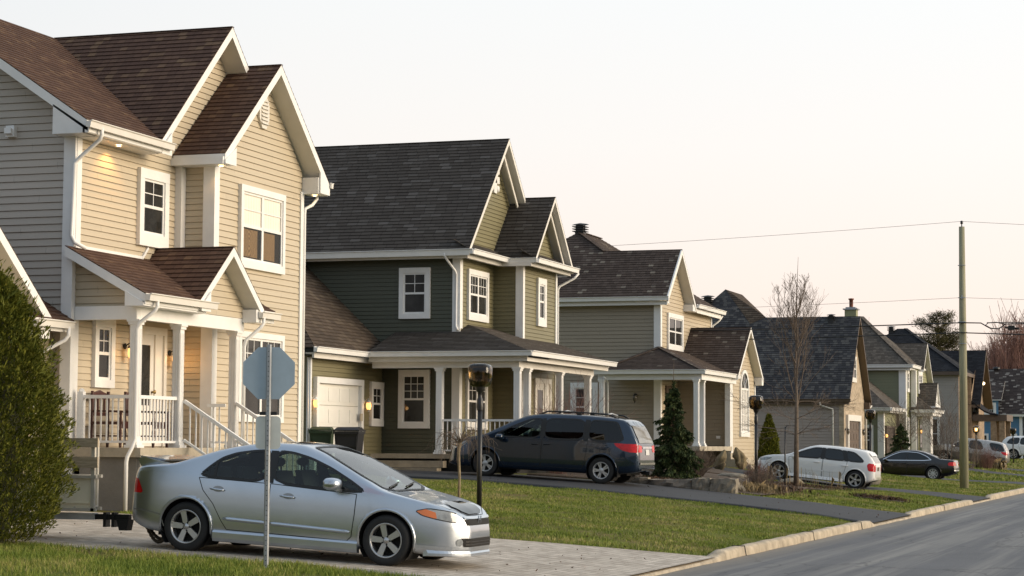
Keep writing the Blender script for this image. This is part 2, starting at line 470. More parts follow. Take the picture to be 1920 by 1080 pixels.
M['wood_screen'] = None

def garage_door(h, plane, c, a0, a1, z0, z1, mat='gdoor', trim='white', tw=.14, rows=4, cols=4, rec=.0):
    t = MB()
    wbox(t, plane, c, a0, a1, z1-tw, z1, 0, .13); wbox(t, plane, c, a0, a0+tw, z0, z1-tw, 0, .128); wbox(t, plane, c, a1-tw, a1, z0, z1-tw, 0, .128)
    t.build('door_frame', M[trim], h)
    g = MB(); b0, b1, y1 = a0+tw, a1-tw, z1-tw; hh = (y1-z0)/rows
    for r in range(rows):
        wbox(g, plane, c, b0, b1, z0+r*hh, z0+(r+1)*hh-.012, 0, .03)
        for k in range(cols):
            p, q = b0+(b1-b0)*(k+.12)/cols, b0+(b1-b0)*(k+.88)/cols
            wbox(g, plane, c, p, q, z0+r*hh+.1, z0+(r+1)*hh-.11, .03, .042)
    return g.build('garage_door', M[mat], h)

def post(h, x, y, z0, z1, w=.14, label=None):
    b = MB(); r = w/2
    b.box((x-r,y-r,z0),(x+r,y+r,z1))
    n = 3
    for k in range(n):   # fluting strips on the two seen faces
        p = -r+w*(k+.5)/n
        b.box((x+r,y+p-.012,z0+.2),(x+r+.007,y+p+.012,z1-.16)); b.box((x+p-.012,y-r-.007,z0+.2),(x+p+.012,y-r,z1-.16))
    for za, zb, k in ((z0,z0+.05,.05),(z0+.05,z0+.11,.025),(z1-.04,z1,.045),(z1-.09,z1-.04,.025)):
        b.box((x-r-k,y-r-k,za),(x+r+k,y+r+k,zb))
    o = b.build('porch_post', M['white'], h)
    return o
def railing(h, a, b, z0, z1, z0b=None, z1b=None, sp=.11):
    """balustrade from a to b (x,y); z0/z1 bottom and top rail heights, optionally sloping to z0b/z1b"""
    z0b = z0 if z0b is None else z0b; z1b = z1 if z1b is None else z1b
    m = MB(); A = Vector((*a,0)); B = Vector((*b,0)); L = (B-A).length; n = max(2, int(L/sp))
    m.beam(A+Vector((0,0,z1-.03)), B+Vector((0,0,z1b-.03)), .065, .06)
    m.beam(A+Vector((0,0,z0+.02)), B+Vector((0,0,z0b+.02)), .05, .04)
    for k in range(1, n):
        t = k/n; p = A.lerp(B, t)
        m.beam(p+Vector((0,0,z0+(z0b-z0)*t+.02)), p+Vector((0,0,z1+(z1b-z1)*t-.05)), .022, .022)
    return m.build('railing', M['white'], h)
def lantern(h, x, y, z, mat='black', lit=True, face='X+'):
    """coach lamp on a wall bracket: bracket (the part) and glass"""
    dx, dy = (1,0) if face == 'X+' else (0,-1)
    m = MB()
    m.lathe([(0,0),(.055,0),(.055,.015),(.03,.03),(0,.03)], (x,y,z+.12), 'x' if face == 'X+' else 'y', 12)
    m.tube([(x,y,z+.12),(x+dx*.07,y+dy*.07,z+.16),(x+dx*.14,y+dy*.14,z+.2),(x+dx*.14,y+dy*.14,z+.14)], .012, 6)
    c = (x+dx*.14, y+dy*.14, z)
    m.lathe([(0,.17),(.03,.15),(.075,.1),(.07,.085)], c, 'z', 12)
    m.lathe([(0,-.17),(.015,-.16),(.03,-.115),(.05,-.1)], c, 'z', 12)
    o = m.build('lantern', M[mat], h)
    g = MB(); g.lathe([(.045,-.1),(.068,-.03),(.07,.03),(.06,.085)], c, 'z', 12)
    g.build('lamp_glass', M['glow'] if lit else M['brassglass'], o)
    return o
M['brassglass'] = flat('smoked_lamp_glass', (.10, .085, .06), .15, spec=.6)
def potlight(h, x, y, z, r=.055):
    m = MB(); m.lathe([(r*1.35,0),(r*1.35,-.012),(r,-.015),(r,.0)], (x,y,z), 'z', 16)
    o = m.build('soffit_light', M['white'], h)
    g = MB(); g.lathe([(0,-.012),(r*.6,-.012),(r,-.004)], (x,y,z), 'z', 16)
    g.build('bulb', M['glow_w'], o)
def lamp(kind, loc, power, col=(1,.6,.25), rad=.05, spot=None, rot=None):
    l = bpy.data.lights.new('lamp_light', kind); l.energy = power; l.color = col; l.shadow_soft_size = rad
    if spot: l.spot_size = spot; l.spot_blend = .6
    o = bpy.data.objects.new('lamp_light', l); o.location = loc; COL.objects.link(o)
    if rot: o.rotation_euler = rot
    return o
def roof_vent(h, x, y, z, s=1.0, name='roof_vent'):
    m = MB(); m.box((x-.17*s,y-.17*s,z-.4*s),(x+.17*s,y+.17*s,z+.1*s))
    for k in range(3):
        zz = z+.1*s+k*.09*s
        m.prism([(x-.26*s,y-.26*s,zz),(x+.26*s,y-.26*s,zz),(x+.26*s,y+.26*s,zz),(x-.26*s,y+.26*s,zz)], (0,0,.025*s)); m.box((x-.15*s,y-.15*s,zz),(x+.15*s,y+.15*s,zz+.09*s))
    m.lathe([(.36*s,.37*s),(.26*s,.41*s),(0,.45*s)], (x,y,z), 'z', 4, sm=False)
    return m.build(name, M['black'], h)
def bodyfill(h, x0, x1, y0, y1, z0, z1, name='inner_wall'):
    m = MB(); m.box((x0,y0,z0),(x1,y1,z1)); return m.build(name, M['dark'], h)

def entry_door(h, c, y0, y1, z0, z1, trim='white', glass=True, side=0.0):
    """panel door with a tall glazed light in an X+ wall; side = width of a sidelight panel on the far side"""
    t = MB(); tw = .1
    wbox(t,'X+',c,y0-tw,y1+side+tw,z1,z1+tw*1.4,0,.07); wbox(t,'X+',c,y0-tw,y0,z0,z1,0,.068); wbox(t,'X+',c,y1+side,y1+side+tw,z0,z1,0,.068)
    if side: wbox(t,'X+',c,y1,y1+side,z0,z1,0,.03); wbox(t,'X+',c,y1,y1+.05,z0,z1,.03,.06)
    t.build('door_frame', M[trim], h)
    d = MB(); wbox(d,'X+',c,y0,y1,z0,z1,0,.03)
    w = y1-y0
    for a,b,e,f in ((y0+.16*w,y0+.84*w,z0+.9,z0+.93),(y0+.16*w,y0+.84*w,z1-.2,z1-.17),(y0+.16*w,y0+.2*w,z0+.93,z1-.2),(y0+.8*w,y0+.84*w,z0+.93,z1-.2)):
        wbox(d,'X+',c,a,b,e if glass else e,f,.03,.042)
    wbox(d,'X+',c,y0+.16*w,y0+.84*w,z0+.15,z0+.75,.03,.038)
    o = d.build('front_door', M[trim], h)
    if glass:
        g = MB(); g.add([pw('X+',c,a,z,.034) for a, z in rect(y0+.2*w,y0+.8*w,z0+.3 if glass=='full' else z0+.93,z1-.2)]); g.build('pane', M['pane'], o)
    k = MB(); k.lathe([(0,.0),(.02,.0),(.02,.04),(.035,.05),(.035,.075),(0,.08)],(c+.03,y1-.07*w/.9,z0+1.0),'x',12); k.build('handle', M['brass'], o)
    return o

def trimbox(h, boxes, name='corner_trim', mat='white'):
    for a, b in boxes:
        m = MB(); m.box(a, b); m.build(name, M[mat], h)

# ================================================================== HOUSE 1
def house1():
    h = root('house', (-20, 35, .4), 'two storey tan house with brown shingle roofs and a white railed front porch', 'house')
    W = MB()
    wall(W,'X+',-18.77,rect(31.9,39.75,.3,7.1)); wall(W,'X+',-18.77,[(34.3,7.1),(39.7,7.1),(37.0,9.75)])
    wall(W,'X+',-18.04,[(35.75,.3),(39.75,.3),(39.75,7.3),(37.85,9.1),(35.75,7.3)], .122, .018)
    wall(W,'Y-',35.75,rect(-18.77,-18.04,.3,7.2))
    wall(W,'Y+',39.75,rect(-25.83,-18.04,.3,7.1)); wall(W,'X-',-25.83,rect(31.9,39.75,.3,7.1))
    # porch gable fronts
    wall(W,'X+',-17.5,[(33.72,4.03),(36.0,4.03),(36.0,4.2),(34.87,5.2),(33.72,4.2)]); wall(W,'Y-',31.93,[(-18.75,4.02),(-17.3,4.02),(-17.3,4.14),(-18.75,4.95)], .127)
    # recessed wing to the left
    wall(W,'X+',-19.15,rect(24.5,31.9,.3,4.0)); wall(W,'X+',-19.12,[(25.3,3.7),(30.9,3.7),(28.1,6.1)]); wall(W,'Y-',24.5,rect(-26,-19.15,.3,4.0))
    W.build_each('wall', M['tan'], h)
    W = MB(); wall(W,'Y-',31.9,[(-25.83,.3),(-18.77,.3),(-18.77,7.4),(-22.3,9.72),(-25.83,7.4)], .127, .02); W.build_each('wall', M['tan_shaded'], h)
    S = MB(); F = MB()
    roofplane(S,F,[(-18.28,31.48,7.17),(-18.28,34.1,7.17),(-22.3,37.0,9.85),(-22.3,31.48,9.85)])
    roofplane(S,F,[(-22.3,31.48,9.85),(-22.3,40.1,9.85),(-26.3,40.1,7.17),(-26.3,31.48,7.17)])
    roofplane(S,F,[(-22.3,37.0,9.85),(-18.28,40.1,7.17),(-22.3,40.1,9.85)], 0)
    gable_x(S,F,-18.32,-22.3,37.0,2.88,9.86,7.17,.2)
    gable_x(S,F,-17.65,-18.74,37.85,2.43,9.22,7.12,.2)
    # porch roof
    roofplane(S,F,[(-17.2,31.6,4.2),(-17.2,33.62,4.2),(-18.77,34.66,5.05),(-18.77,31.6,5.05)],.17); roofplane(S,F,[(-17.2,36.14,4.2),(-17.2,36.75,4.2),(-18.04,36.75,4.65),(-18.04,36.14,4.65)],.1)
    gable_x(S,F,-17.17,-18.77,34.88,1.31,5.29,4.22,.17)
    # left wing roof
    gable_x(S,F,-18.65,-26,28.1,2.93,6.2,3.78,.2)
    roofplane(S,F,[(-18.65,30.5,3.76),(-18.65,31.75,3.76),(-19.9,31.75,4.5),(-19.9,30.5,4.5)],.15)
    S.build('roof', M['roof_brown'], h)
    # eave boxes, fascias, soffits
    F.prism([(-18.99,31.48,6.98),(-18.36,31.48,6.98),(-18.36,31.48,7.1),(-18.99,31.48,7.5)], (0,.42,0))
    F.box((-18.77,31.9,6.97),(-18.40,34.2,7.02)); F.box((-18.40,31.48,6.98),(-18.30,34.15,7.10))
    F.box((-18.77,35.36,6.92),(-17.67,35.74,7.06)); F.box((-18.03,39.76,6.86),(-17.67,40.26,7.2))
    F.prism([(-17.66,35.4,6.93),(-17.66,35.86,6.93),(-17.66,35.86,7.28),(-17.66,35.4,7.0)], (.03,0,0)); F.prism([(-17.66,39.8,6.87),(-17.66,40.28,6.87),(-17.66,40.28,7.0),(-17.66,39.8,7.3)], (.03,0,0))
    F.prism([(-18.31,34.12,6.97),(-18.31,34.5,6.97),(-18.31,34.5,7.4),(-18.31,34.12,7.05)], (.03,0,0))
    F.prism([(-17.58,31.58,4.0),(-17.23,31.58,4.0),(-17.23,31.58,4.06),(-17.58,31.58,4.26)], (0,.3,0))
    F.box((-17.5,31.88,4.0),(-17.3,33.95,4.05)); F.box((-17.3,31.6,4.0),(-17.22,33.9,4.08))
    F.box((-17.49,35.92,3.96),(-17.2,36.25,4.2)); F.prism([(-17.16,33.56,4.03),(-17.16,33.92,4.03),(-17.16,33.92,4.4),(-17.16,33.56,4.1)], (.025,0,0))
    F.box((-17.3,36.0,3.98),(-17.22,36.75,4.08))
    F.box((-19.1,30.3,3.42),(-18.68,31.02,3.7)); F.box((-18.72,30.5,3.56),(-18.66,31.7,3.66))
    F.build('fascia', [M['white'], M['soffit']], h)
    # beam of the porch
    trimbox(h, [((-18.72,31.86,3.79),(-17.5,31.98,4.02)), ((-17.62,31.98,3.79),(-17.498,36.02,4.03)), ((-18.75,31.95,4.03),(-17.6,36,4.06))], 'porch_beam')
    G = MB()
    gutter(G,(-18.27,31.36,7.18),(-18.27,34.42,7.18),(1,0,0)); G.build('gutter', M['offwhite'], h)
    G = MB(); gutter(G,(-17.19,31.58,4.21),(-17.19,34.12,4.21),(1,0,0)); G.build('gutter', M['offwhite'], h)
    G = MB(); gutter(G,(-17.19,36.0,4.17),(-17.19,36.8,4.17),(1,0,0)); G.build('gutter', M['offwhite'], h)
    G = MB(); gutter(G,(-18.64,30.45,3.74),(-18.64,31.6,3.74),(1,0,0)); G.build('gutter', M['offwhite'], h)
    G = MB(); gutter(G,(-18.3,40.3,7.15),(-17.6,40.3,7.15),(0,1,0)); G.build('gutter', M['offwhite'], h)
    for path in ([(-18.2,31.78,7.08),(-18.2,31.78,6.98),(-18.24,31.8,6.9),(-18.68,31.86,6.6),(-18.74,31.82,6.5),(-18.78,31.82,5.25),(-18.72,31.84,5.13),(-18.55,31.95,5.03)],
                 [(-17.13,31.9,4.1),(-17.13,31.9,4.0),(-17.16,31.88,3.93),(-17.42,31.82,3.72),(-17.47,31.83,3.62),(-17.47,31.83,1.75),(-17.5,31.78,1.6),(-17.55,31.72,1.45),(-17.57,31.72,1.36),(-17.57,31.72,.53)],
                 [(-17.13,36.1,4.06),(-17.13,36.1,3.95),(-17.17,36.05,3.86),(-17.4,35.9,3.62),(-17.42,35.88,3.5),(-17.42,35.88,1.7)],
                 [(-18.57,31.45,3.64),(-18.57,31.45,3.5),(-18.62,31.42,3.42),(-18.95,31.2,3.2),(-19.03,31.15,3.08),(-19.03,31.15,.5)],
                 [(-17.9,40.22,6.86),(-17.9,40.22,6.8),(-17.95,40.1,6.66),(-18.0,39.85,6.56),(-18.0,39.83,6.45),(-18.0,39.83,.5)]):
        m = MB(); downspout(m, path); m.build('downspout', M['white'], h)
    trimbox(h, [((-18.97,31.84,.4),(-18.745,31.9,6.98)),((-18.77,31.9,.4),(-18.735,32.06,6.98)),
                ((-18.77,35.56,1.6),(-18.63,35.74,7.0)),((-18.24,35.70,.4),(-18.0,35.75,6.95)),((-18.04,35.75,.4),(-18.005,35.92,6.95)),
                ((-18.04,39.66,.4),(-18.002,39.80,6.9)),((-18.90,31.74,1.6),(-18.70,31.84,5.0))])
    # flashing boards where the porch roof meets the wall
    trimbox(h, [((-18.77,31.95,5.04),(-18.73,34.3,5.1))], 'flashing')
    m = MB(); m.beam((-18.75,34.28,5.06),(-18.75,34.5,5.28),.05,.05); m.build('flashing', M['white'], h)
    window(h,'X+',-18.77,34.08,35.2,5.3,6.73, tw=.16, foot=.35)
    window(h,'X+',-18.77,32.57,33.27,2.65,3.87, tw=.13, cols=2, rows=2, split=.5)
    w = window(h,'X+',-18.04,36.78,38.82,5.1,6.72, units=2, cols=1, rows=2, tw=.11, split=.5, blind='upper', foot=.3)
    s = MB()   # wood grained screens seen in the lower halves
    for a, b in ((36.94,37.62),(37.86,38.42)):
        s.add([pw('X+',-18.04,q,z,.0265) for q, z in rect(a,b,5.33,5.87)])
    s.build('wood_panel', M['woodgrain'], w)
    window(h,'X+',-18.04,36.8,38.85,2.1,3.86, units=2, cols=3, rows=3, tw=.1, split=.45)
    # gable vent
    v = MB(); pts = []
    for k in range(8):
        a = math.pi/8+k*math.pi/4; pts.append((-18.03,37.8+.24*math.cos(a),8.28+.36*math.sin(a)))
    v.prism(pts,(.05,0,0))
    for k in range(7): v.prism([(-17.98,37.65,8.04+k*.075),(-17.94,37.65,8.03+k*.075),(-17.98,37.65,8.085+k*.075)],(0,.3,0))
    v.build('gable_vent', M['offwhite'], h)
    v = MB(); x0 = -20.02
    v.box((x0-.1,31.8,7.02),(x0+.07,31.9,7.22)); v.prism([(x0-.08,31.8,7.05),(x0+.05,31.8,7.05),(x0+.05,31.72,7.07),(x0-.08,31.72,7.07)],(0,0,.1)); v.build('wall_vent', M['white'], h)
    entry_door(h,-18.77,34.0,34.8,1.62,3.68,'offwhite',glass='full',side=.34)
    lantern(h,-18.75,33.72,3.3,'black',True); lantern(h,-18.75,35.42,3.25,'black',True)
    for p in ((-18.52,32.95,6.965),(-17.82,35.6,6.915),(-17.85,40.0,6.855)): potlight(h,*p)
    # porch: slab, base, posts, rails, steps
    P = MB(); P.box((-18.77,31.86,1.44),(-17.38,35.95,1.6)); P.box((-18.0,35.75,1.44),(-17.38,36.0,1.6)); P.build('porch_floor', M['concrete'], h)
    P = MB(); P.box((-18.75,31.95,.2),(-17.5,32.08,1.44)); P.box((-17.62,31.96,.2),(-17.44,32.22,1.44)); P.box((-17.7,33.55,.2),(-17.44,33.75,1.44)); P.box((-18.7,31.95,.2),(-18.6,35.7,1.44)); P.box((-17.6,35.7,.2),(-17.44,35.98,1.44))
    P.build('porch_base', M['concrete_d'], h)
    for y in (31.98,33.53,35.77): post(h,-17.57,y,1.6,3.79,.15)
    railing(h,(-17.57,32.06),(-17.57,33.46),1.68,2.5); railing(h,(-18.55,31.98),(-17.66,31.98),1.68,2.5)
    m = MB(); m.box((-18.66,31.93,1.6),(-18.55,32.03,2.56)); m.lathe([(.06,2.56),(.05,2.6),(0,2.62)],(-18.605,31.98,0),'z',4,sm=False); m.build('newel_post', M['white'], h)
    railing(h,(-17.48,33.62),(-15.95,33.62),1.72,2.46,.78,1.52); railing(h,(-17.48,35.7),(-15.95,35.7),1.72,2.46,.78,1.52)
    railing(h,(-18.0,35.55),(-17.66,35.62),1.68,2.42)
    P = MB()
    for k in range(6): P.box((-17.38+.24*k,33.6,.25),(-17.38+.24*(k+1),35.75,1.6-.183*(k+1)))
    P.build('steps', M['concrete'], h)
    for p in ((-15.9,33.62),(-15.9,35.7)):
        m = MB(); m.box((p[0]-.05,p[1]-.05,.35),(p[0]+.05,p[1]+.05,1.6)); m.build('newel_post', M['white'], h)
    bodyfill(h,-25.7,-18.85,32.0,39.65,.4,7.0); bodyfill(h,-24.0,-20.6,32.2,39.0,7.0,8.2)
    lamp('POINT',(-18.55,33.72,3.3),7,(1,.52,.17)); lamp('POINT',(-18.55,35.42,3.25),4.5,(1,.52,.17))
    lamp('SPOT',(-18.52,32.95,6.93),16,(1,.45,.10),.04,R(120),(0,R(12),0))
    lamp('SPOT',(-17.82,35.6,6.88),5,(1,.55,.2),.04,R(120),(0,0,0))
    return h

m_, nt_, b_ = newmat('wood_grain')
wv = N_(nt_,'ShaderNodeTexWave',wave_type='RINGS',rings_direction='SPHERICAL'); wv.inputs['Scale'].default_value = 5; wv.inputs['Distortion'].default_value = 6; wv.inputs['Detail'].default_value = 3
mp_ = N_(nt_,'ShaderNodeMapping'); mp_.inputs['Location'].default_value = (-37.25*1.4,-5.6*.7,0); mp_.inputs['Scale'].default_value = (1.4,.7,1)
L_(nt_, coords(nt_,'UV'), mp_.inputs['Vector']); L_(nt_, mp_.outputs[0], wv.inputs['Vector'])
L_(nt_, ramp(nt_, wv.outputs['Fac'], [(0,(.08,.04,.014)),(.5,(.19,.115,.045)),(1,(.24,.15,.062))]), b_.inputs['Base Color']); b_.inputs['Roughness'].default_value = .6
M['woodgrain'] = m_

# ================================================================== HOUSE 2
def house2():
    h = root('house', (-22, 57, .9), 'dark green two storey house with charcoal roof, wrap-around porch and attached garage', 'house')
    W = MB()
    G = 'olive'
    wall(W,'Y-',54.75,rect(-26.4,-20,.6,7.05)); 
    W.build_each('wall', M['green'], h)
    W = MB()
    wall(W,'X+',-20,rect(54.75,57.6,.6,7.05)); wall(W,'X+',-20,[(54.75,7.05),(60.6,7.05),(57.55,10.4)]); wall(W,'Y-',57.6,rect(-20,-19.1,.6,7.05))
    wall(W,'X+',-19.1,rect(57.6,60.8,.6,7.05)); wall(W,'X+',-19.1,[(57.6,7.05),(60.8,7.05),(59.22,8.9)]); wall(W,'Y+',60.8,rect(-26.4,-19.1,.6,7.05))
    wall(W,'X+',-22.3,rect(49.7,54.75,.6,3.95)); wall(W,'Y-',49.7,rect(-28,-22.3,.6,3.95)); wall(W,'X-',-26.4,rect(54.75,60.8,.6,7.05))
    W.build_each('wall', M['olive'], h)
    S = MB(); F = MB()
    gable_x(S,F,-19.52,-26.8,57.55,3.38,10.57,7.04,.16)
    gable_x(S,F,-18.63,-19.99,59.22,1.88,9.02,7.02,.14)
    roofplane(S,F,[(-19.5,54.2,7.03),(-19.5,57.35,7.03),(-20,57.35,7.32),(-20,54.2,7.32)],0)
    roofplane(S,F,[(-18.6,57.38,7.02),(-18.6,61.15,7.02),(-19.1,61.15,7.3),(-19.1,57.38,7.3)],0)
    roofplane(S,F,[(-21.9,52.72,4.15),(-17.28,52.72,4.15),(-20,55.44,5.03),(-21.9,55.44,5.03)],0)
    roofplane(S,F,[(-17.28,52.72,4.15),(-17.28,60.8,4.15),(-20,60.8,5.03),(-20,55.44,5.03)],0)
    S.build('roof', M['roof_char'], h)
    T = MB()
    roofplane(T,F,[(-21.95,49.3,4.14),(-21.95,54.74,4.14),(-25.3,54.74,7.32),(-25.3,52.65,7.32)],0)
    roofplane(T,F,[(-21.95,49.3,4.14),(-25.3,52.65,7.32),(-28.6,49.3,4.14)],0)
    T.build('garage_roof', M['roof_tan'], h)
    # gable rake second boards and vents
    for (xf,yc,half,zr,ze) in ((-19.72,57.55,3.1,10.2,7.2),(-18.83,59.22,1.6,8.7,7.25)):
        for s in (-1,1): F.beam((xf,yc,zr),(xf,yc+s*half,zr-half*1.06),.04,.1)
    # eaves
    F.box((-26.7,54.32,6.93),(-19.62,54.74,6.99)); F.box((-26.7,54.32,6.82),(-19.62,54.42,6.93))
    F.box((-20,54.74,6.93),(-19.62,57.59,6.99)); F.box((-19.72,54.42,6.82),(-19.62,57.2,6.93)); F.box((-19.62,57.2,6.82),(-18.72,57.3,6.93)); F.box((-19.7,57.3,6.93),(-18.72,57.6,6.99))
    F.box((-19.1,57.6,6.93),(-18.72,61.1,6.99)); F.box((-18.82,57.3,6.82),(-18.72,61.1,6.93))
    # porch soffit, fascia and frieze
    F.box((-21.9,52.82,4.0),(-17.38,54.74,4.05)); F.box((-21.9,52.82,3.9),(-17.38,52.9,4.0)); F.box((-20,52.9,4.0),(-17.38,60.7,4.05)); F.box((-17.46,52.9,3.9),(-17.38,60.6,4.0))
    F.box((-22.25,49.4,3.98),(-22.0,54.6,4.02)); F.box((-22.06,49.4,3.88),(-22.0,54.5,3.98))
    F.build('fascia', [M['offwhite'], M['soffit']], h)
    trimbox(h, [((-21.9,53.05,3.74),(-17.68,53.17,3.9)),((-17.80,53.17,3.74),(-17.68,60.1,3.9)),((-21.9,53.17,3.9),(-17.7,60.1,3.93)),((-21.95,52.9,3.9),(-17.55,53.06,4.0))], 'porch_beam', 'offwhite')
    for a,b,o in (((-26.8,54.28,7.06),(-19.42,54.28,7.06),(0,-1,0)),((-19.5,54.2,7.06),(-19.5,57.3,7.06),(1,0,0)),((-19.42,57.3,7.05),(-18.55,57.3,7.05),(0,-1,0)),((-18.6,57.25,7.05),(-18.6,61.25,7.05),(1,0,0)),
                  ((-21.9,52.72,4.17),(-17.2,52.72,4.17),(0,-1,0)),((-17.28,52.64,4.17),(-17.28,60.85,4.17),(1,0,0)),((-21.93,49.2,4.16),(-21.93,54.4,4.16),(1,0,0))):
        g = MB(); gutter(g,a,b,o,1.1); g.build('gutter', M['white'], h)
    for path in ([(-20.25,54.2,6.95),(-20.25,54.2,6.88),(-20.2,54.3,6.75),(-20.1,54.62,6.5),(-20.08,54.68,6.4),(-20.08,54.68,4.95),(-20.0,54.6,4.85)],[(-18.5,61.2,6.9),(-18.6,61.1,6.75),(-19.0,60.9,6.5),(-19.05,60.86,6.4),(-19.05,60.86,1.2)],[(-22.2,49.62,3.9),(-22.2,49.62,1)]):
        m = MB(); downspout(m,path); m.build('downspout', M['white'], h)
    trimbox(h, [((-20.2,54.70,4.8),(-19.97,54.75,6.85)),((-20,54.75,4.9),(-19.97,54.92,6.85)),((-20.2,54.70,1.42),(-19.97,54.75,4.0)),((-20,54.75,1.42),(-19.97,54.92,4.0)),
                ((-19.3,57.55,1.42),(-19.07,57.6,6.85)),((-19.1,57.6,1.42),(-19.07,57.72,6.85)),((-19.1,60.68,1.2),(-19.06,60.84,6.85)),((-22.3,49.62,.9),(-22.26,49.85,3.9))])
    window(h,'Y-',54.75,-21.79,-20.86,5.18,6.61,tw=.13)
    window(h,'Y-',54.75,-21.78,-20.85,2.12,3.75,tw=.13,cols=3,rows=3,split=.5)
    window(h,'X+',-20,55.3,57.0,5.17,6.61,units=2,cols=3,rows=2,tw=.13,foot=.3)
    window(h,'X+',-20,55.25,56.95,2.1,3.66,units=2,cols=2,rows=2,tw=.12,foot=.3)
    window(h,'X+',-19.1,58.84,59.65,5.18,6.61,tw=.16,cols=2,rows=2,foot=.3)
    window(h,'X+',-22.3,53.82,54.72,2.17,3.4,tw=.13,cols=2,rows=2,foot=.2)
    entry_door(h,-19.1,58.75,59.6,1.45,3.5,'offwhite',glass='full',side=.5)
    g = garage_door(h,'X+',-22.3,50.0,53.15,1.0,3.42,tw=.16)
    m = MB(); m.box((-22.17,52.85,2.3),(-22.14,53.0,2.5)); m.build('keypad', M['concrete'], g)
    lantern(h,-22.28,49.86,2.72,'white',True); lantern(h,-22.28,53.4,2.72,'white',True)
    # gable emblem vent, carved white
    v = MB(); v.box((-19.99,57.43,9.0),(-19.93,57.67,9.75)); v.box((-19.99,57.2,9.3),(-19.93,57.9,9.5))
    for dy, dz in ((-.25,9.15),(.25,9.15),(-.25,9.65),(.25,9.65)): v.lathe([(0,.07),(.09,.07),(.11,0)],(-19.99,57.55+dy,dz),'x',10)
    v.build('gable_vent', M['white'], h)
    # porch
    P = MB(); P.box((-21.9,53.0,1.3),(-17.6,54.75,1.42)); P.box((-20,54.75,1.3),(-17.6,60.3,1.42))
    P.box((-21.95,52.72,1.06),(-19.7,53.0,1.24)); P.box((-22,52.4,.86),(-19.75,52.72,1.05)); P.build('porch_floor', M['deck'], h)
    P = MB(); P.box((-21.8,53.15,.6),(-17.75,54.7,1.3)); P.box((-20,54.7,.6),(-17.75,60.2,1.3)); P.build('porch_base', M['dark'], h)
    for x,y in ((-19.95,53.12),(-17.75,53.14),(-17.75,53.95),(-17.75,56.9),(-17.75,59.7)): post(h,x,y,1.42,3.74,.17)
    railing(h,(-19.86,53.12),(-17.84,53.12),1.5,2.36,sp=.13); railing(h,(-17.75,54.05),(-17.75,56.8),1.5,2.36,sp=.13)
    bodyfill(h,-26.3,-20.1,54.85,60.7,.7,7.0); bodyfill(h,-27.8,-22.4,49.8,54.7,.7,3.9)
    lamp('POINT',(-22.05,49.86,2.7),1.0,(1,.55,.2)); lamp('POINT',(-22.05,53.4,2.7),1.0,(1,.55,.2))
    return h

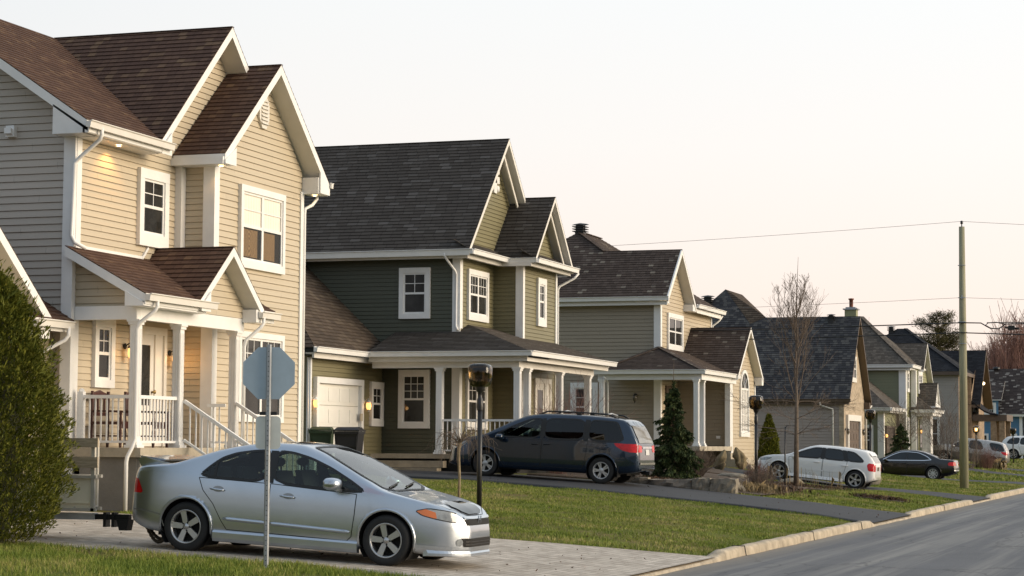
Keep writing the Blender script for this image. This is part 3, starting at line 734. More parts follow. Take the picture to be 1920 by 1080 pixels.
# ================================================================== HOUSE 3
def house3():
    h = root('house', (-21, 78, 1.0), 'beige house with flecked brown roof, corner porch and arched front window', 'house')
    W = MB()
    wall(W,'Y-',74.5,rect(-27.2,-19.4,.8,7.1),.14,.02); W.build_each('wall', M['beige_shaded'], h)
    W = MB()
    wall(W,'X+',-19.4,rect(74.5,82.6,.8,7.1),.14,.02); wall(W,'X+',-19.4,[(74.5,7.1),(78.3,7.1),(76.25,8.9)],.14,.02)
    wall(W,'X+',-17.35,[(77.1,.8),(81.3,.8),(81.3,4.35),(79.2,6.08),(77.1,4.35)],.14,.02)
    wall(W,'Y+',82.6,rect(-27.2,-19.4,.8,7.1),.14,.02); wall(W,'Y+',81.3,rect(-19.4,-17.35,.8,4.3),.14)
    W.build_each('wall', M['beige'], h)
    W = MB(); wall(W,'Y-',77.1,rect(-19.4,-17.35,.8,4.3),.14,.02); W.build_each('wall', M['beige_shaded'], h)
    S = MB(); F = MB()
    # hipped main roof with a front gable
    roofplane(S,F,[(-19,74.1,7.07),(-19,76.25,9.0),(-22,76.25,9.0),(-23.3,77.2,9.853),(-27.6,74.1,7.07)],0)
    roofplane(S,F,[(-19,76.25,9.0),(-19,78.55,6.93),(-22,78.55,6.93),(-22,76.25,9.0)],.16)
    roofplane(S,F,[(-19,78.4,7.07),(-19,83,7.07),(-23.3,80,9.87),(-23.3,77.2,9.87),(-22,76.25,9.02)],0)
    roofplane(S,F,[(-19,83,7.07),(-27.6,83,7.07),(-23.3,80,9.87)],0); roofplane(S,F,[(-27.6,83,7.07),(-27.6,74.1,7.07),(-23.3,77.2,9.87),(-23.3,80,9.87)],0)
    for a,b in (((-23.3,77.2,9.87),(-22,76.25,9.02)),((-23.3,77.2,9.87),(-23.3,80,9.88)),((-17.2,72,4.34),(-19.4,74.38,5.27)),((-19.4,74.38,5.27),(-21.1,72,4.34))): S.beam(a,b,.22,.03)
    # porch hip
    roofplane(S,F,[(-21.1,72,4.32),(-17.2,72,4.32),(-19.4,74.38,5.25)],0); roofplane(S,F,[(-17.2,72,4.32),(-17.2,77.7,4.32),(-19.4,77.7,5.25),(-19.4,74.38,5.25)],0); roofplane(S,F,[(-21.1,72,4.32),(-19.4,74.38,5.25),(-21.1,74.38,4.32)],0)
    gable_x(S,F,-17.02,-19.4,79.2,2.3,6.22,4.3,.16)
    S.build('roof', M['roof_fleck'], h)
    F.beam((-19.02,74.1,6.98),(-19.02,76.25,8.91),.05,.18); F.box((-27.5,74.16,6.86),(-19.05,74.5,6.95)); F.box((-19.38,78.4,6.86),(-19.05,82.9,6.95)); F.box((-19.1,78.4,6.78),(-19.04,83,6.9)); F.box((-19.4,78.0,6.8),(-19.02,78.52,7.05)); F.box((-27.5,74.15,6.8),(-19.05,74.22,6.9))
    F.box((-21.05,72.1,4.12),(-17.28,74.5,4.16)); F.box((-19.4,74.5,4.12),(-17.28,77.65,4.16)); F.box((-21.05,72.08,4.0),(-17.26,72.16,4.2)); F.box((-17.34,72.16,4.0),(-17.26,77.65,4.2)); F.box((-17.36,81.2,4.05),(-17.03,81.5,4.35))
    F.build('fascia', [M['white'], M['soffit']], h)
    for a,b,o in (((-27.6,74.1,7.1),(-18.95,74.1,7.1),(0,-1,0)),((-19,78.5,7.1),(-19,83.1,7.1),(1,0,0)),((-21.15,72,4.35),(-17.1,72,4.35),(0,-1,0)),((-17.2,71.9,4.35),(-17.2,77.7,4.35),(1,0,0))):
        g = MB(); gutter(g,a,b,o,1.2); g.build('gutter', M['white'], h)
    trimbox(h, [((-19.62,74.44,1.6),(-19.36,74.5,6.8)),((-19.4,74.5,1.6),(-19.36,74.65,6.8)),((-19.4,82.5,1),(-19.36,82.65,6.8)),((-17.52,77.04,1),(-17.32,77.1,4.2)),((-17.35,77.1,1),(-17.32,77.3,4.2)),((-17.35,81.2,.9),(-17.31,81.34,4.2))])
    window(h,'X+',-19.4,75.45,77.75,5.2,6.6,units=2,cols=1,rows=1,tw=.14,foot=.4)
    # arched window
    t = MB(); yc, zb, zs, r = 79.3, 2.2, 3.85, .62
    pts = lambda rr: [(-17.35, yc-rr*math.cos(math.pi*k/16), zs+rr*math.sin(math.pi*k/16)) for k in range(17)]
    o_, i_ = pts(r+.13), pts(r)
    for k in range(16): t.prism([o_[k],o_[k+1],i_[k+1],i_[k]],(.07,0,0))
    t.box((-17.35,yc-r-.13,zb),(-17.28,yc-r,zs)); t.box((-17.35,yc+r,zb),(-17.28,yc+r+.13,zs)); t.box((-17.35,yc-r-.18,zb-.17),(-17.26,yc+r+.18,zb))
    w = t.build('window', M['white'], h); w['label'] = 'tall arched front window'
    t = MB(); t.box((-17.35,yc-r,zs-.04),(-17.295,yc+r,zs+.04))
    for k in (-1,0,1): t.box((-17.34,yc+k*r/2-.02,zb),(-17.305,yc+k*r/2+.02,zs-.04)); t.box((-17.34,yc-r,zb+.5*(k+1)+.15),(-17.306,yc+r,zb+.5*(k+1)+.18))
    for k in (4,8,12): t.beam((-17.308,yc,zs),(-17.308,i_[k][1],i_[k][2]),.03,.02)
    t.box((-17.35,yc-r,zb),(-17.30,yc+r,zb+.05)); t.build('sash', M['white'], w)
    g = MB(); g.add([(-17.318,yc-r,zb),(-17.318,yc+r,zb)]+[(-17.318,p[1],p[2]) for p in i_[::-1]]); g.build('pane', M['pane_clear'], w)
    g = MB(); g.add([(-17.326,yc-r,zb),(-17.326,yc+r,zb),(-17.326,yc+r,zs),(-17.326,yc-r,zs)]); g.build('curtain', M['lace'], w)
    g = MB(); g.add([(-17.327,p[1],p[2]) for p in i_[::-1]]); g.build('dark_room', M['dark'], w)
    v = MB(); v.lathe([(0,.05),(.17,.05),(.2,.0)],(-19.39,76.3,8.1),'x',16); v.build('gable_vent', M['white'], h)
    v = MB(); v.lathe([(0,.05),(.12,.05),(.15,.0)],(-17.34,79.25,5.2),'x',14); v.build('gable_vent', M['white'], h)
    # side glazed door in the shaded wall
    window(h,'Y-',74.5,-22.8,-21.75,1.75,3.98,tw=.17,cols=2,rows=2,split=.62)
    lantern(h,-20.3,74.46,3.4,'black',False,'Y-')
    entry_door(h,-19.4,75.3,76.2,1.7,3.75,'brickbr',glass='full')
    P = MB(); P.box((-21,71.95,1.5),(-17.3,74.5,1.66)); P.box((-19.4,74.5,1.5),(-17.3,77.1,1.66)); P.build('porch_floor', M['concrete'], h)
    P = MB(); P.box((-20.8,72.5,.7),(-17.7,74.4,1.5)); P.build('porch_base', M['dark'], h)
    P = MB(); P.box((-17.3,75.3,.6),(-16.95,76.8,1.42)); P.box((-16.95,75.3,.6),(-16.6,76.8,1.2)); P.box((-16.6,75.3,.6),(-16.2,76.9,.98)); P.build('steps', M['concrete'], h)
    for x,y in ((-20.9,72.08),(-17.45,72.08),(-17.45,72.95)): post(h,x,y,1.66,4.02,.17)
    trimbox(h,[((-17.52,76.85,1.66),(-17.32,77.05,4.02))],'porch_post')
    m = MB(); m.box((-17.9,77.05,1.95),(-17.75,77.09,2.05)); m.build('outlet', M['white'], h)
    m = MB(); m.box((-17.36,77.1,.5),(-17.33,81.3,1.15)); m.build('foundation', M['concrete'], h)
    roof_vent(h,-23.3,77.3,9.78,1.0)
    m = MB(); downspout(m,[(-19.0,82.95,6.9),(-19.1,82.8,6.7),(-19.33,82.68,6.5),(-19.33,82.68,1)]); m.build('downspout', M['white'], h)
    m = MB(); downspout(m,[(-20.8,71.95,4.1),(-20.75,72.2,4.0),(-20.75,72.3,3.9),(-20.75,72.3,1)]); m.build('downspout', M['white'], h)
    bodyfill(h,-27,-19.5,74.6,82.5,.9,7.0)
    return h
M['beige_shaded'] = siding('beige_siding_shaded', (.31, .265, .20), .06)  # darkened beige siding, side-wall shade painted into the base colour
M['lace'] = flat('white_lace', (.62, .60, .56), .8, var=.25, scale=14)

# ================================================================== HOUSE 4
def house4():
    h = root('house', (-21, 106, 1.2), 'house with steep slate blue roof and a tan brick garage gable', 'house')
    W = MB(); wall(W,'Y-',102.7,rect(-29,-17.5,.5,4.0),.15,.02); W.build_each('wall', M['taupe'], h)
    W = MB(); W.mark(1); W.add([(-17.5,102.7,.5),(-17.5,109.1,.5),(-17.5,109.1,4.0),(-17.5,105.9,7.9),(-17.5,102.7,4.0)],0,[(102.7,.5),(109.1,.5),(109.1,4),(105.9,7.9),(102.7,4)])
    W.mark(2); W.box((-24,109.0,.5),(-17.55,109.1,4)); W.mark(3); W.box((-17.7,102.64,.5),(-17.46,102.72,3.8)); W.build_each('wall', M['stone'], h)
    S = MB(); F = MB()
    roofplane(S,F,[(-17.15,102.5,3.98),(-17.15,105.9,8.23),(-22.0,105.9,8.23),(-24.4,107.15,9.79),(-30,102.5,3.98)],.16)
    roofplane(S,F,[(-17.15,105.9,8.23),(-17.15,109.35,3.92),(-24.4,109.35,3.92),(-24.4,105.9,8.23)],.16)
    S.build('roof', M['roof_blue'], h)
    T = MB(); roofplane(T,F,[(-24.4,107.15,9.80),(-22.0,105.9,8.24),(-24.4,111.3,9.80)],0); roofplane(T,F,[(-24.4,107.17,9.83),(-22.0,105.9,8.26),(-22.75,105.62,7.90)],0)
    roofplane(T,F,[(-24.4,107.15,9.79),(-24.4,110.5,9.79),(-30,112,4),(-30,102.5,3.98)],0); T.build('roof', M['roof_tan'], h)
    F.box((-24,102.5,3.72),(-17.2,102.72,3.82)); F.box((-17.48,108.9,3.6),(-17.2,109.4,3.95)); F.build('fascia', [M['brickbr'], M['brownsoffit']], h)
    g = MB(); gutter(g,(-29,102.5,4.0),(-17.1,102.5,4.0),(0,-1,0),1.2); g.build('gutter', M['brickbr'], h)
    for path in ([(-18.6,102.4,3.85),(-18.6,102.45,3.7),(-18.0,102.6,3.5),(-18.0,102.62,3.3),(-18.0,102.62,.9)],[(-17.15,109.3,3.8),(-17.3,109.2,3.6),(-17.42,109.15,3.4),(-17.42,109.15,.8)]):
        m = MB(); downspout(m,path,.09); m.build('downspout', M['offwhite'], h)
    garage_door(h,'X+',-17.5,103.4,107.4,.9,3.25,'brickbr','offwhite',.3)
    window(h,'X+',-17.5,104.3,106.3,4.9,6.2,tw=.12,cols=2,rows=2,trim='offwhite',foot=.5)
    lantern(h,-17.48,103.1,2.4,'black',False); lantern(h,-17.48,107.8,2.4,'black',False)
    roof_vent(h,-25.2,106.6,9.0,1.1); roof_vent(h,-18.6,105.7,8.05,.7)
    bodyfill(h,-28.5,-17.7,102.9,108.9,.5,3.9)
    return h
M['brownsoffit'] = flat('brown_soffit', (.13, .095, .062), .6)

# ================================================================== HOUSE 5
def house5():
    h = root('house', (-20, 127, .9), 'sage green house with grey hipped roof and a small gabled porch', 'house')
    W = MB()
    wall(W,'Y-',124,rect(-27,-17.5,.6,6.4),.16,.02); wall(W,'Y-',118.8,rect(-24,-18,.6,3.7),.16,.02); W.build_each('wall', M['sageshade'], h)
    W = MB()
    wall(W,'X+',-17.5,rect(124,125.8,.6,6.4),.16,.02); wall(W,'X+',-17.15,rect(125.8,131,.6,6.3),.16,.02); wall(W,'X+',-17.15,[(126.9,6.3),(131,6.1),(128.8,7.7)],.16,.02); wall(W,'Y-',125.8,rect(-17.5,-17.15,.6,6.3),.16)
    wall(W,'X+',-18,rect(118.8,124,.6,3.7),.16,.02); W.build_each('wall', M['sage'], h)
    S = MB(); F = MB()
    roofplane(S,F,[(-17.1,123.6,6.45),(-20.5,127.0,9.5),(-24,127.0,9.5),(-27.4,123.6,6.45)],.12)
    roofplane(S,F,[(-17.1,123.6,6.45),(-17.1,130.4,6.45),(-20.5,127.0,9.5)],.12)
    roofplane(S,F,[(-27.4,123.6,6.45),(-24,127,9.5),(-27.4,130.4,6.45)],0)
    S.beam((-17.1,123.6,6.47),(-20.5,127.0,9.52),.3,.04)
    gable_x(S,F,-16.8,-21,128.8,1.75,7.95,6.3,.14,2.5,5.65)
    roofplane(S,F,[(-17.55,118.3,3.85),(-17.55,124,3.85),(-20.9,124,6.6),(-20.9,121.6,6.6)],.1); roofplane(S,F,[(-17.55,118.3,3.85),(-20.9,121.6,6.6),(-24.5,118.3,3.85)],.1)
    # porch
    roofplane(S,F,[(-16.1,125.5,3.85),(-16.1,129.7,3.85),(-17.15,129.7,4.65),(-17.15,126.4,4.65)],.1); roofplane(S,F,[(-16.1,125.5,3.85),(-17.15,126.4,4.65),(-17.4,126.4,4.65),(-17.4,125.5,3.85)],.1)
    gable_x(S,F,-16.05,-17.15,127.6,1.2,5.5,4.1,.12)
    S.build('roof', M['roof_grey'], h)
    F.box((-17.15,125.7,3.5),(-16.2,129.6,3.74)); F.box((-16.25,125.65,3.52),(-16.12,129.65,3.76)); F.box((-17.45,124,6.2),(-17.15,132,6.3)); F.box((-27,123.65,6.15),(-17.15,123.98,6.25)); F.box((-17.95,118.4,3.6),(-17.6,124,3.7)); F.box((-24,118.35,3.6),(-17.6,118.75,3.7))
    F.prism([(-16.2,126.6,4.2),(-16.2,128.6,4.2),(-16.2,127.6,5.35)],(.05,0,0)); F.box((-16.2,126.5,4.05),(-16.06,128.75,4.2)); F.build('fascia', [M['white'], M['soffit']], h)
    for a,b,o in (((-27.4,123.6,6.48),(-17.0,123.6,6.48),(0,-1,0)),((-17.1,123.5,6.48),(-17.1,127,6.48),(1,0,0)),((-24.4,118.3,3.88),(-17.5,118.3,3.88),(0,-1,0)),((-17.55,118.2,3.88),(-17.55,123.9,3.88),(1,0,0)),((-16.1,125.4,3.88),(-16.1,129.7,3.88),(1,0,0)),((-17.15,125.5,3.88),(-16.0,125.5,3.88),(0,-1,0))):
        g = MB(); gutter(g,a,b,o,1.5); g.build('gutter', M['white'], h)
    trimbox(h,[((-17.85,123.9,.8),(-17.44,124.0,6.2)),((-17.5,124,.8),(-17.44,124.3,6.2)),((-17.4,125.7,.8),(-17.1,125.8,6.2)),((-17.15,125.8,.8),(-17.1,126.05,6.2)),((-18.3,118.7,.8),(-17.95,118.8,3.6)),((-18,118.8,.8),(-17.95,119,3.6))])
    window(h,'X+',-17.15,126.7,128.5,4.85,6.2,units=2,cols=2,rows=2,tw=.2); window(h,'X+',-17.5,124.5,125.4,4.9,6.2,tw=.15); window(h,'X+',-17.5,124.6,125.3,1.3,3.4,tw=.15)
    window(h,'Y-',118.8,-19.6,-18.55,1.2,2.9,tw=.12,cols=2,rows=3)
    garage_door(h,'X+',-18,119.3,122.6,.6,2.85,'brickbr','brickbr',.1)
    lantern(h,-17.98,119.05,2.3,'black',True); lantern(h,-17.98,122.9,2.3,'black',True)
    entry_door(h,-17.15,127.4,128.4,.9,3.2,'sagedoor',glass='full'); lantern(h,-17.1,127.1,2.6,'black',True); lantern(h,-17.1,129.0,2.6,'black',True)
    m = MB(); m.box((-16.8,126.0,.6),(-16.3,127.0,3.5)); m.build('porch_post', M['whitebrick'], h)
    # chimney
    m = MB(); m.box((-21.65,127.7,8.6),(-20.95,128.4,10.0)); o = m.build('chimney', M['sage'], h)
    m = MB(); m.box((-21.75,127.6,10.0),(-20.85,128.5,10.07)); m.box((-21.6,127.75,10.07),(-21.0,128.35,10.16)); m.build('cap', M['iron'], o)
    m = MB(); m.lathe([(.12,10.16),(.12,10.62),(.17,10.62),(.17,10.7),(0,10.72)],(-21.3,128.05,0),'z',12); m.build('flue', M['brick_flue'], o)
    bodyfill(h,-26.5,-17.7,124.2,131,.6,6.2)
    return h
M['brick_flue'] = flat('rusty_flue', (.20, .07, .04), .7)
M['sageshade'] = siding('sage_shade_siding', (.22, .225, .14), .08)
M['sagedoor'] = flat('green_door', (.05, .06, .035), .5)
M['whitebrick'] = brickmat('white_stone', (.55,.53,.5), (.7,.68,.65), (.35,.33,.3), .4, .2)

# ================================================================== HOUSE 6
def house6():
    h = root('house', (-20, 153, .9), 'grey sided house with black hipped roof, brick front gable and dark porch canopy', 'house')
    W = MB(); wall(W,'Y-',148,rect(-26,-17.2,.5,6.8),.18,.02); W.build_each('wall', M['grey'], h)
    W = MB(); W.mark(1); W.box((-17.3,148,.5),(-17.2,152.6,6.8)); W.mark(2); W.box((-16.95,152.6,.5),(-16.85,161,5.6)); W.add([(-16.84,152.6,5.6),(-16.84,161,5.6),(-16.84,156.8,8.3)],0,[(152.6,5.6),(161,5.6),(156.8,8.3)]); W.mark(3); W.box((-17.2,152.5,.5),(-16.85,152.6,6.8)); W.build_each('wall', M['brick_dk'], h)
    S = MB(); F = MB()
    roofplane(S,F,[(-16.8,147.6,6.9),(-21.4,152.2,10.15),(-22.0,152.2,10.15),(-26.6,147.6,6.9)],.25); roofplane(S,F,[(-16.8,147.6,6.9),(-16.8,156.8,6.9),(-21.4,152.2,10.15)],.25); roofplane(S,F,[(-26.6,147.6,6.9),(-22,152.2,10.15),(-26.6,156.8,6.9)],0); S.beam((-16.8,147.6,6.92),(-21.4,152.2,10.17),.3,.04)
    gable_x(S,F,-16.2,-21.5,156.8,4.3,8.75,4.7,.2)
    S.build('roof', M['roof_black'], h); F.build('fascia', [M['brickbr'], M['brownsoffit']], h)
    C = MB()   # canopy over the entrance: flared roof on a deep beam and two pairs of columns
    prof = [(-16.8,5.0),(-16.4,4.6),(-15.95,4.28),(-15.5,4.1),(-15.0,4.03)]
    for (a,za),(b,zb) in zip(prof, prof[1:]): C.prism([(a,152.5,za),(b,152.5,zb),(b,152.5,zb-.12),(a,152.5,za-.12)],(0,5,0))
    C.build('canopy', M['roof_black2'], h)
    C = MB(); C.box((-16.8,152.7,3.55),(-14.4,157.3,4.0)); C.build('porch_beam', M['brickbr'], h)
    for x, y in ((-15.35,153.0),(-14.75,153.0),(-15.35,157.0),(-14.75,157.0)):
        m = MB(); m.box((x-.2,y-.2,.6),(x+.2,y+.2,3.55)); m.box((x-.27,y-.27,.6),(x+.27,y+.27,1.8)); m.build('porch_post', M['brick_dk'], h)
    window(h,'Y-',148,-19.6,-18.5,1.4,3.8,tw=.14,cols=1,rows=1); window(h,'X+',-17.2,149.2,151.6,4.4,6.5,units=2,tw=.25); window(h,'X+',-17.2,149.2,151.6,1.3,3.8,units=2,tw=.25); window(h,'X+',-16.85,153.6,155.0,4.2,5.2,tw=.14)
    for p in ((-16.3,155.5,6.3),): 
        m = MB(); m.lathe([(0,-.12),(.1,-.06),(.1,.06),(0,.1)],p,'z',10); m.build('soffit_light', M['glow_w'], h)
    lantern(h,-16.83,153.2,2.9,'black',True); lantern(h,-16.83,154.4,2.9,'black',True)
    roof_vent(h,-22.4,151.9,9.9,1.0)
    bodyfill(h,-25.8,-17.4,148.2,156,.5,6.7)
    return h
M['roof_black2'] = flat('black_metal_roof', (.02, .02, .024), .85, var=.2, spec=.1)

# ================================================================== HOUSE 7
def house7():
    h = root('house', (-19, 190, .6), 'blue house with speckled dark roof and white framed dormer at the end of the street', 'house')
    W = MB(); wall(W,'Y-',185,rect(-30,-16.3,.3,4.4),.2,.02); wall(W,'Y-',184.5,rect(-22,-18.1,4.3,5.7),.2,.02); W.mark(9); W.box((-16.3,185,.3),(-16.2,194,4.4)); W.build_each('wall', M['blue'], h)
    W = MB(); W.mark(1); W.box((-16.15,186,.3),(-11,195,4.6)); W.build_each('wall', M['grey'], h)
    S = MB(); F = MB()
    roofplane(S,F,[(-30.5,184.6,4.5),(-11,184.6,4.5),(-11,190.5,8.6),(-30.5,190.5,8.6)],.15,.25); roofplane(S,F,[(-30.5,190.5,8.6),(-11,190.5,8.6),(-11,196,4.5),(-30.5,196,4.5)],.15,.25)
    roofplane(S,F,[(-22.4,184.2,5.75),(-17.8,184.2,5.75),(-17.8,187.6,7.4),(-22.4,187.6,7.4)],.06,.25)
    S.build('roof', M['roof_fleck2'], h); F.build('fascia', [M['white'], M['soffit']], h)
    g = MB(); gutter(g,(-30.5,184.6,4.5),(-15.9,184.6,4.5),(0,-1,0),1.5); g.build('gutter', M['white'], h)
    window(h,'Y-',184.5,-19.75,-18.3,4.45,5.5,units=2,cols=3,rows=3,tw=.18,single=True)
    garage_door(h,'Y-',185,-18.6,-16.6,.4,2.85,'dark','white',.16); garage_door(h,'Y-',185,-21.6,-19.0,.4,2.85,'dark','white',.16)
    trimbox(h,[((-16.4,184.9,.4),(-16.15,185.0,4.3))])
    m = MB(); m.lathe([(.3,8.6),(.3,8.75),(0,8.8)],(-18.8,190.3,0),'z',10); m.build('roof_vent', M['black'], h)
    return h
M['roof_fleck2'] = shingles('speckled_shingles', [(0,(.028,.022,.022)),(.88,(.05,.04,.038)),(.91,(.17,.16,.145)),(1,(.22,.205,.19))], w=.32, h=.2)
# ------------------------------------------------------------------ cars
def pchip(xs, ys):
    xs = np.array(xs, float); ys = np.array(ys, float); h = np.diff(xs); d = np.diff(ys)/h
    m = np.zeros_like(ys)
    for i in range(1, len(xs)-1):
        if d[i-1]*d[i] > 0:
            w1 = 2*h[i]+h[i-1]; w2 = h[i]+2*h[i-1]; m[i] = (w1+w2)/(w1/d[i-1]+w2/d[i])
    m[0] = d[0]; m[-1] = d[-1]
    def f(x):
        i = int(np.clip(np.searchsorted(xs, x)-1, 0, len(xs)-2)); t = (x-xs[i])/h[i]
        return ((1+2*t)*(1-t)**2*ys[i] + t*(1-t)**2*h[i]*m[i] + t*t*(3-2*t)*ys[i+1] + t*t*(t-1)*h[i]*m[i+1])
    return f
def in_poly(p, poly):
    x, y = p; c = False; n = len(poly)
    for i in range(n):
        a, b = poly[i], poly[i-1]
        if (a[1] > y) != (b[1] > y) and x < (b[0]-a[0])*(y-a[1])/(b[1]-a[1])+a[0]: c = not c
    return c
def chaikin(P, it=2):
    for _ in range(it):
        Q = [P[0]]
        for a, b in zip(P, P[1:]):
            Q.append((a[0]*.75+b[0]*.25, a[1]*.75+b[1]*.25)); Q.append((a[0]*.25+b[0]*.75, a[1]*.25+b[1]*.75))
        Q.append(P[-1]); P = Q
    return P
def smooth_poly(poly, it=2):
    for _ in range(it):
        Q = []
        for i in range(len(poly)):
            a, b = poly[i], poly[(i+1) % len(poly)]
            Q.append((a[0]*.85+b[0]*.15, a[1]*.85+b[1]*.15)); Q.append((a[0]*.15+b[0]*.85, a[1]*.15+b[1]*.85))
        poly = Q
    return poly

class Car:
    """c: dict of curves; x forward, z up from the ground, wheels at +-wb/2"""
    def __init__(s, c, root_o, dx=.03):
        s.c = c; s.o = root_o; s.zs = c.get('zs', 1.0)
        zt, zb, w, zl = (pchip(*zip(*c[k])) for k in ('top', 'bot', 'wid', 'belt'))
        s.x0, s.x1 = c['top'][0][0], c['top'][-1][0]
        s.tum = c.get('tumble', .42)
        def section(x):
            T, B, W, L = zt(x), zb(x), w(x), zl(x)
            L = min(L, T-.025); h = T-L; d = L-B
            wb_ = W*.965; k = min(1, h/.25)
            we = wb_ - s.tum*h*.93
            P = [(W*.55, B), (W*.86, B), (W*.955, B+.03), (W*.99, B+.20*d), (W*1.0, B+.45*d), (W*.995, B+.72*d), (W*.985, B+.86*d), (wb_, L)]
            P += [(wb_+(we-wb_)*.35, L+.36*h), (wb_+(we-wb_)*.75, L+.74*h), (we-.03, L+h*.95), (we*.80, T-.012*k), (we*.45, T-.004), (0, T)]
            return chaikin(P, 3)
        s.section = section
        n = int((s.x1-s.x0)/dx)
        # finer near both ends, where the plan curves in
        xs = [s.x0+(s.x1-s.x0)*(.5-.5*math.cos(math.pi*(i/n)))*.35+(s.x1-s.x0)*(i/n)*.65 for i in range(n+1)]
        secs = [section(x) for x in xs]; m = len(secs[0])
        V = []
        for x, sc in zip(xs, secs):
            V += [(x, -y, z) for y, z in sc] + [(x, y, z) for y, z in sc[-2::-1]]
        k = 2*m-1; Fc = []
        for i in range(len(xs)-1):
            for j in range(k-1): Fc.append((i*k+j, (i+1)*k+j, (i+1)*k+j+1, i*k+j+1))
        Fc.append(tuple(range(k))); Fc.append(tuple(range((len(xs)-1)*k, len(xs)*k))[::-1])
        s.V, s.F, s.k, s.xs = [Vector(v) for v in V], Fc, k, xs
        s.bvh = BVHTree.FromPolygons(s.V, [tuple(f) for f in Fc])
    def cast(s, p, mode):
        a, b = p
        if mode != 'T': b *= s.zs
        if mode == 'R': o, d = (a, -3, b), (0, 1, 0)
        elif mode == 'L': o, d = (a, 3, b), (0, -1, 0)
        elif mode == 'T': o, d = (a, b, 4), (0, 0, -1)
        elif mode == 'F': o, d = (5, a, b), (-1, 0, 0)
        else: o, d = (-5, a, b), (1, 0, 0)
        h = s.bvh.ray_cast(Vector(o), Vector(d))
        if h[0] is None: return None, None
        n = h[1]
        if n.dot(Vector(d)) > 0: n = -n
        return h[0], n
    def decal(s, mb, poly, mode, off=.003, cell=.06, m=0):
        """the polygon, cut by a grid and laid onto the body"""
        a0, a1 = min(p[0] for p in poly), max(p[0] for p in poly); b0, b1 = min(p[1] for p in poly), max(p[1] for p in poly)
        if area2(poly) < 0: poly = poly[::-1]
        na, nb = max(1, math.ceil((a1-a0)/cell)), max(1, math.ceil((b1-b0)/cell)); cache = {}
        def P(p):
            k = (round(p[0], 5), round(p[1], 5))
            if k not in cache:
                q, n = s.cast(p, mode); cache[k] = None if q is None else q+n*off
            return cache[k]
        vi = {}; vs = []; fs = []
        for i in range(na):
            c1 = clip_half(clip_half(poly, 0, a0+(a1-a0)*i/na, True), 0, a0+(a1-a0)*(i+1)/na, False)
            if len(c1) < 3: continue
            for j in range(nb):
                q = clip_half(clip_half(c1, 1, b0+(b1-b0)*j/nb, True), 1, b0+(b1-b0)*(j+1)/nb, False)
                if len(q) < 3 or abs(area2(q)) < 1e-7: continue
                ids = []
                for p in q:
                    w = P(p)
                    if w is None: ids = None; break
                    k = (round(p[0], 4), round(p[1], 4))
                    if k not in vi: vi[k] = len(vs); vs.append(w)
                    if vi[k] not in ids: ids.append(vi[k])
                if ids and len(ids) > 2: fs.append(tuple(ids) if mode in 'RTB' else tuple(ids[::-1]))
        mb.mesh(vs, fs, m, True)
    def ribbon(s, mb, path, mode, width=.012, off=.003, m=0, step=.05, closed=False):
        if closed: path = list(path)+[path[0]]
        pts = []
        for a, b in zip(path, path[1:]):
            L = math.hypot(b[0]-a[0], b[1]-a[1]); n = max(1, int(L/step))
            for k in range(n): pts.append((a[0]+(b[0]-a[0])*k/n, a[1]+(b[1]-a[1])*k/n))
        pts.append(path[-1]); out = []
        for p in pts:
            q, n = s.cast(p, mode)
            if q is not None: out.append((q+n*off, n))
        for i in range(len(out)-1):
            (a, na), (b, nb) = out[i], out[i+1]; t = b-a
            if t.length < 1e-6 or t.length > .3: continue
            ra = t.cross(na).normalized()*width/2; rb = t.cross(nb).normalized()*width/2
            mb.add([a-ra, a+ra, b+rb, b-rb], m)
    def rail(s, mb, path, mode, r=.018, off=.004, m=0, step=.06):
        pts = []
        for a, b in zip(path, path[1:]):
            n = max(1, int(math.hypot(b[0]-a[0], b[1]-a[1])/step))
            for k in range(n): pts.append((a[0]+(b[0]-a[0])*k/n, a[1]+(b[1]-a[1])*k/n))
        pts.append(path[-1]); P = []
        for p in pts:
            q, n = s.cast(p, mode)
            if q is not None: P.append(q+n*off)
        if len(P) > 2: mb.tube(P, [r*.5]+[r]*(len(P)-2)+[r*.5], 8, m)
    def body(s, paint):
        c = s.c; wb2 = c['wb']/2; ra = c['arch']; zc = c['R']+c.get('archz', 0)
        V = [v.copy() for v in s.V]
        holes = c.get('holes')
        side = [smooth_poly(p, 1) for p in c['windows']] if holes else []
        tops = [c['shield'], c['rearglass']] if holes else []
        keep = []; K = s.k; h = .024
        for v in V:
            if abs(v.y) > .42:
                for cx in (-wb2, wb2):
                    dx, dz = v.x-cx, v.z-zc; r = math.hypot(dx, dz)
                    if ra-h < r < ra+h and v.z < zc+ra+.05: v.x, v.z = cx+dx*ra/r, zc+dz*ra/r
        for f in s.F:
            if len(f) > 4: keep.append(f); continue
            p = (V[f[0]]+V[f[1]]+V[f[2]]+V[f[3]])/4; drop = False
            if abs(p.y) > .42:
                for cx in (-wb2, wb2):
                    if math.hypot(p.x-cx, p.z-zc) < ra-.004: drop = True
                if not drop: drop = any(in_poly((p.x, p.z/s.zs), q) for q in side)
            if not drop and p.z > .8 and abs(p.y) < .8 and tops:
                if any(in_poly((p.x, p.y), q) for q in tops): drop = True
            if not drop: keep.append(f)
        mb = MB(); mb.mesh(V, keep, 0, True)
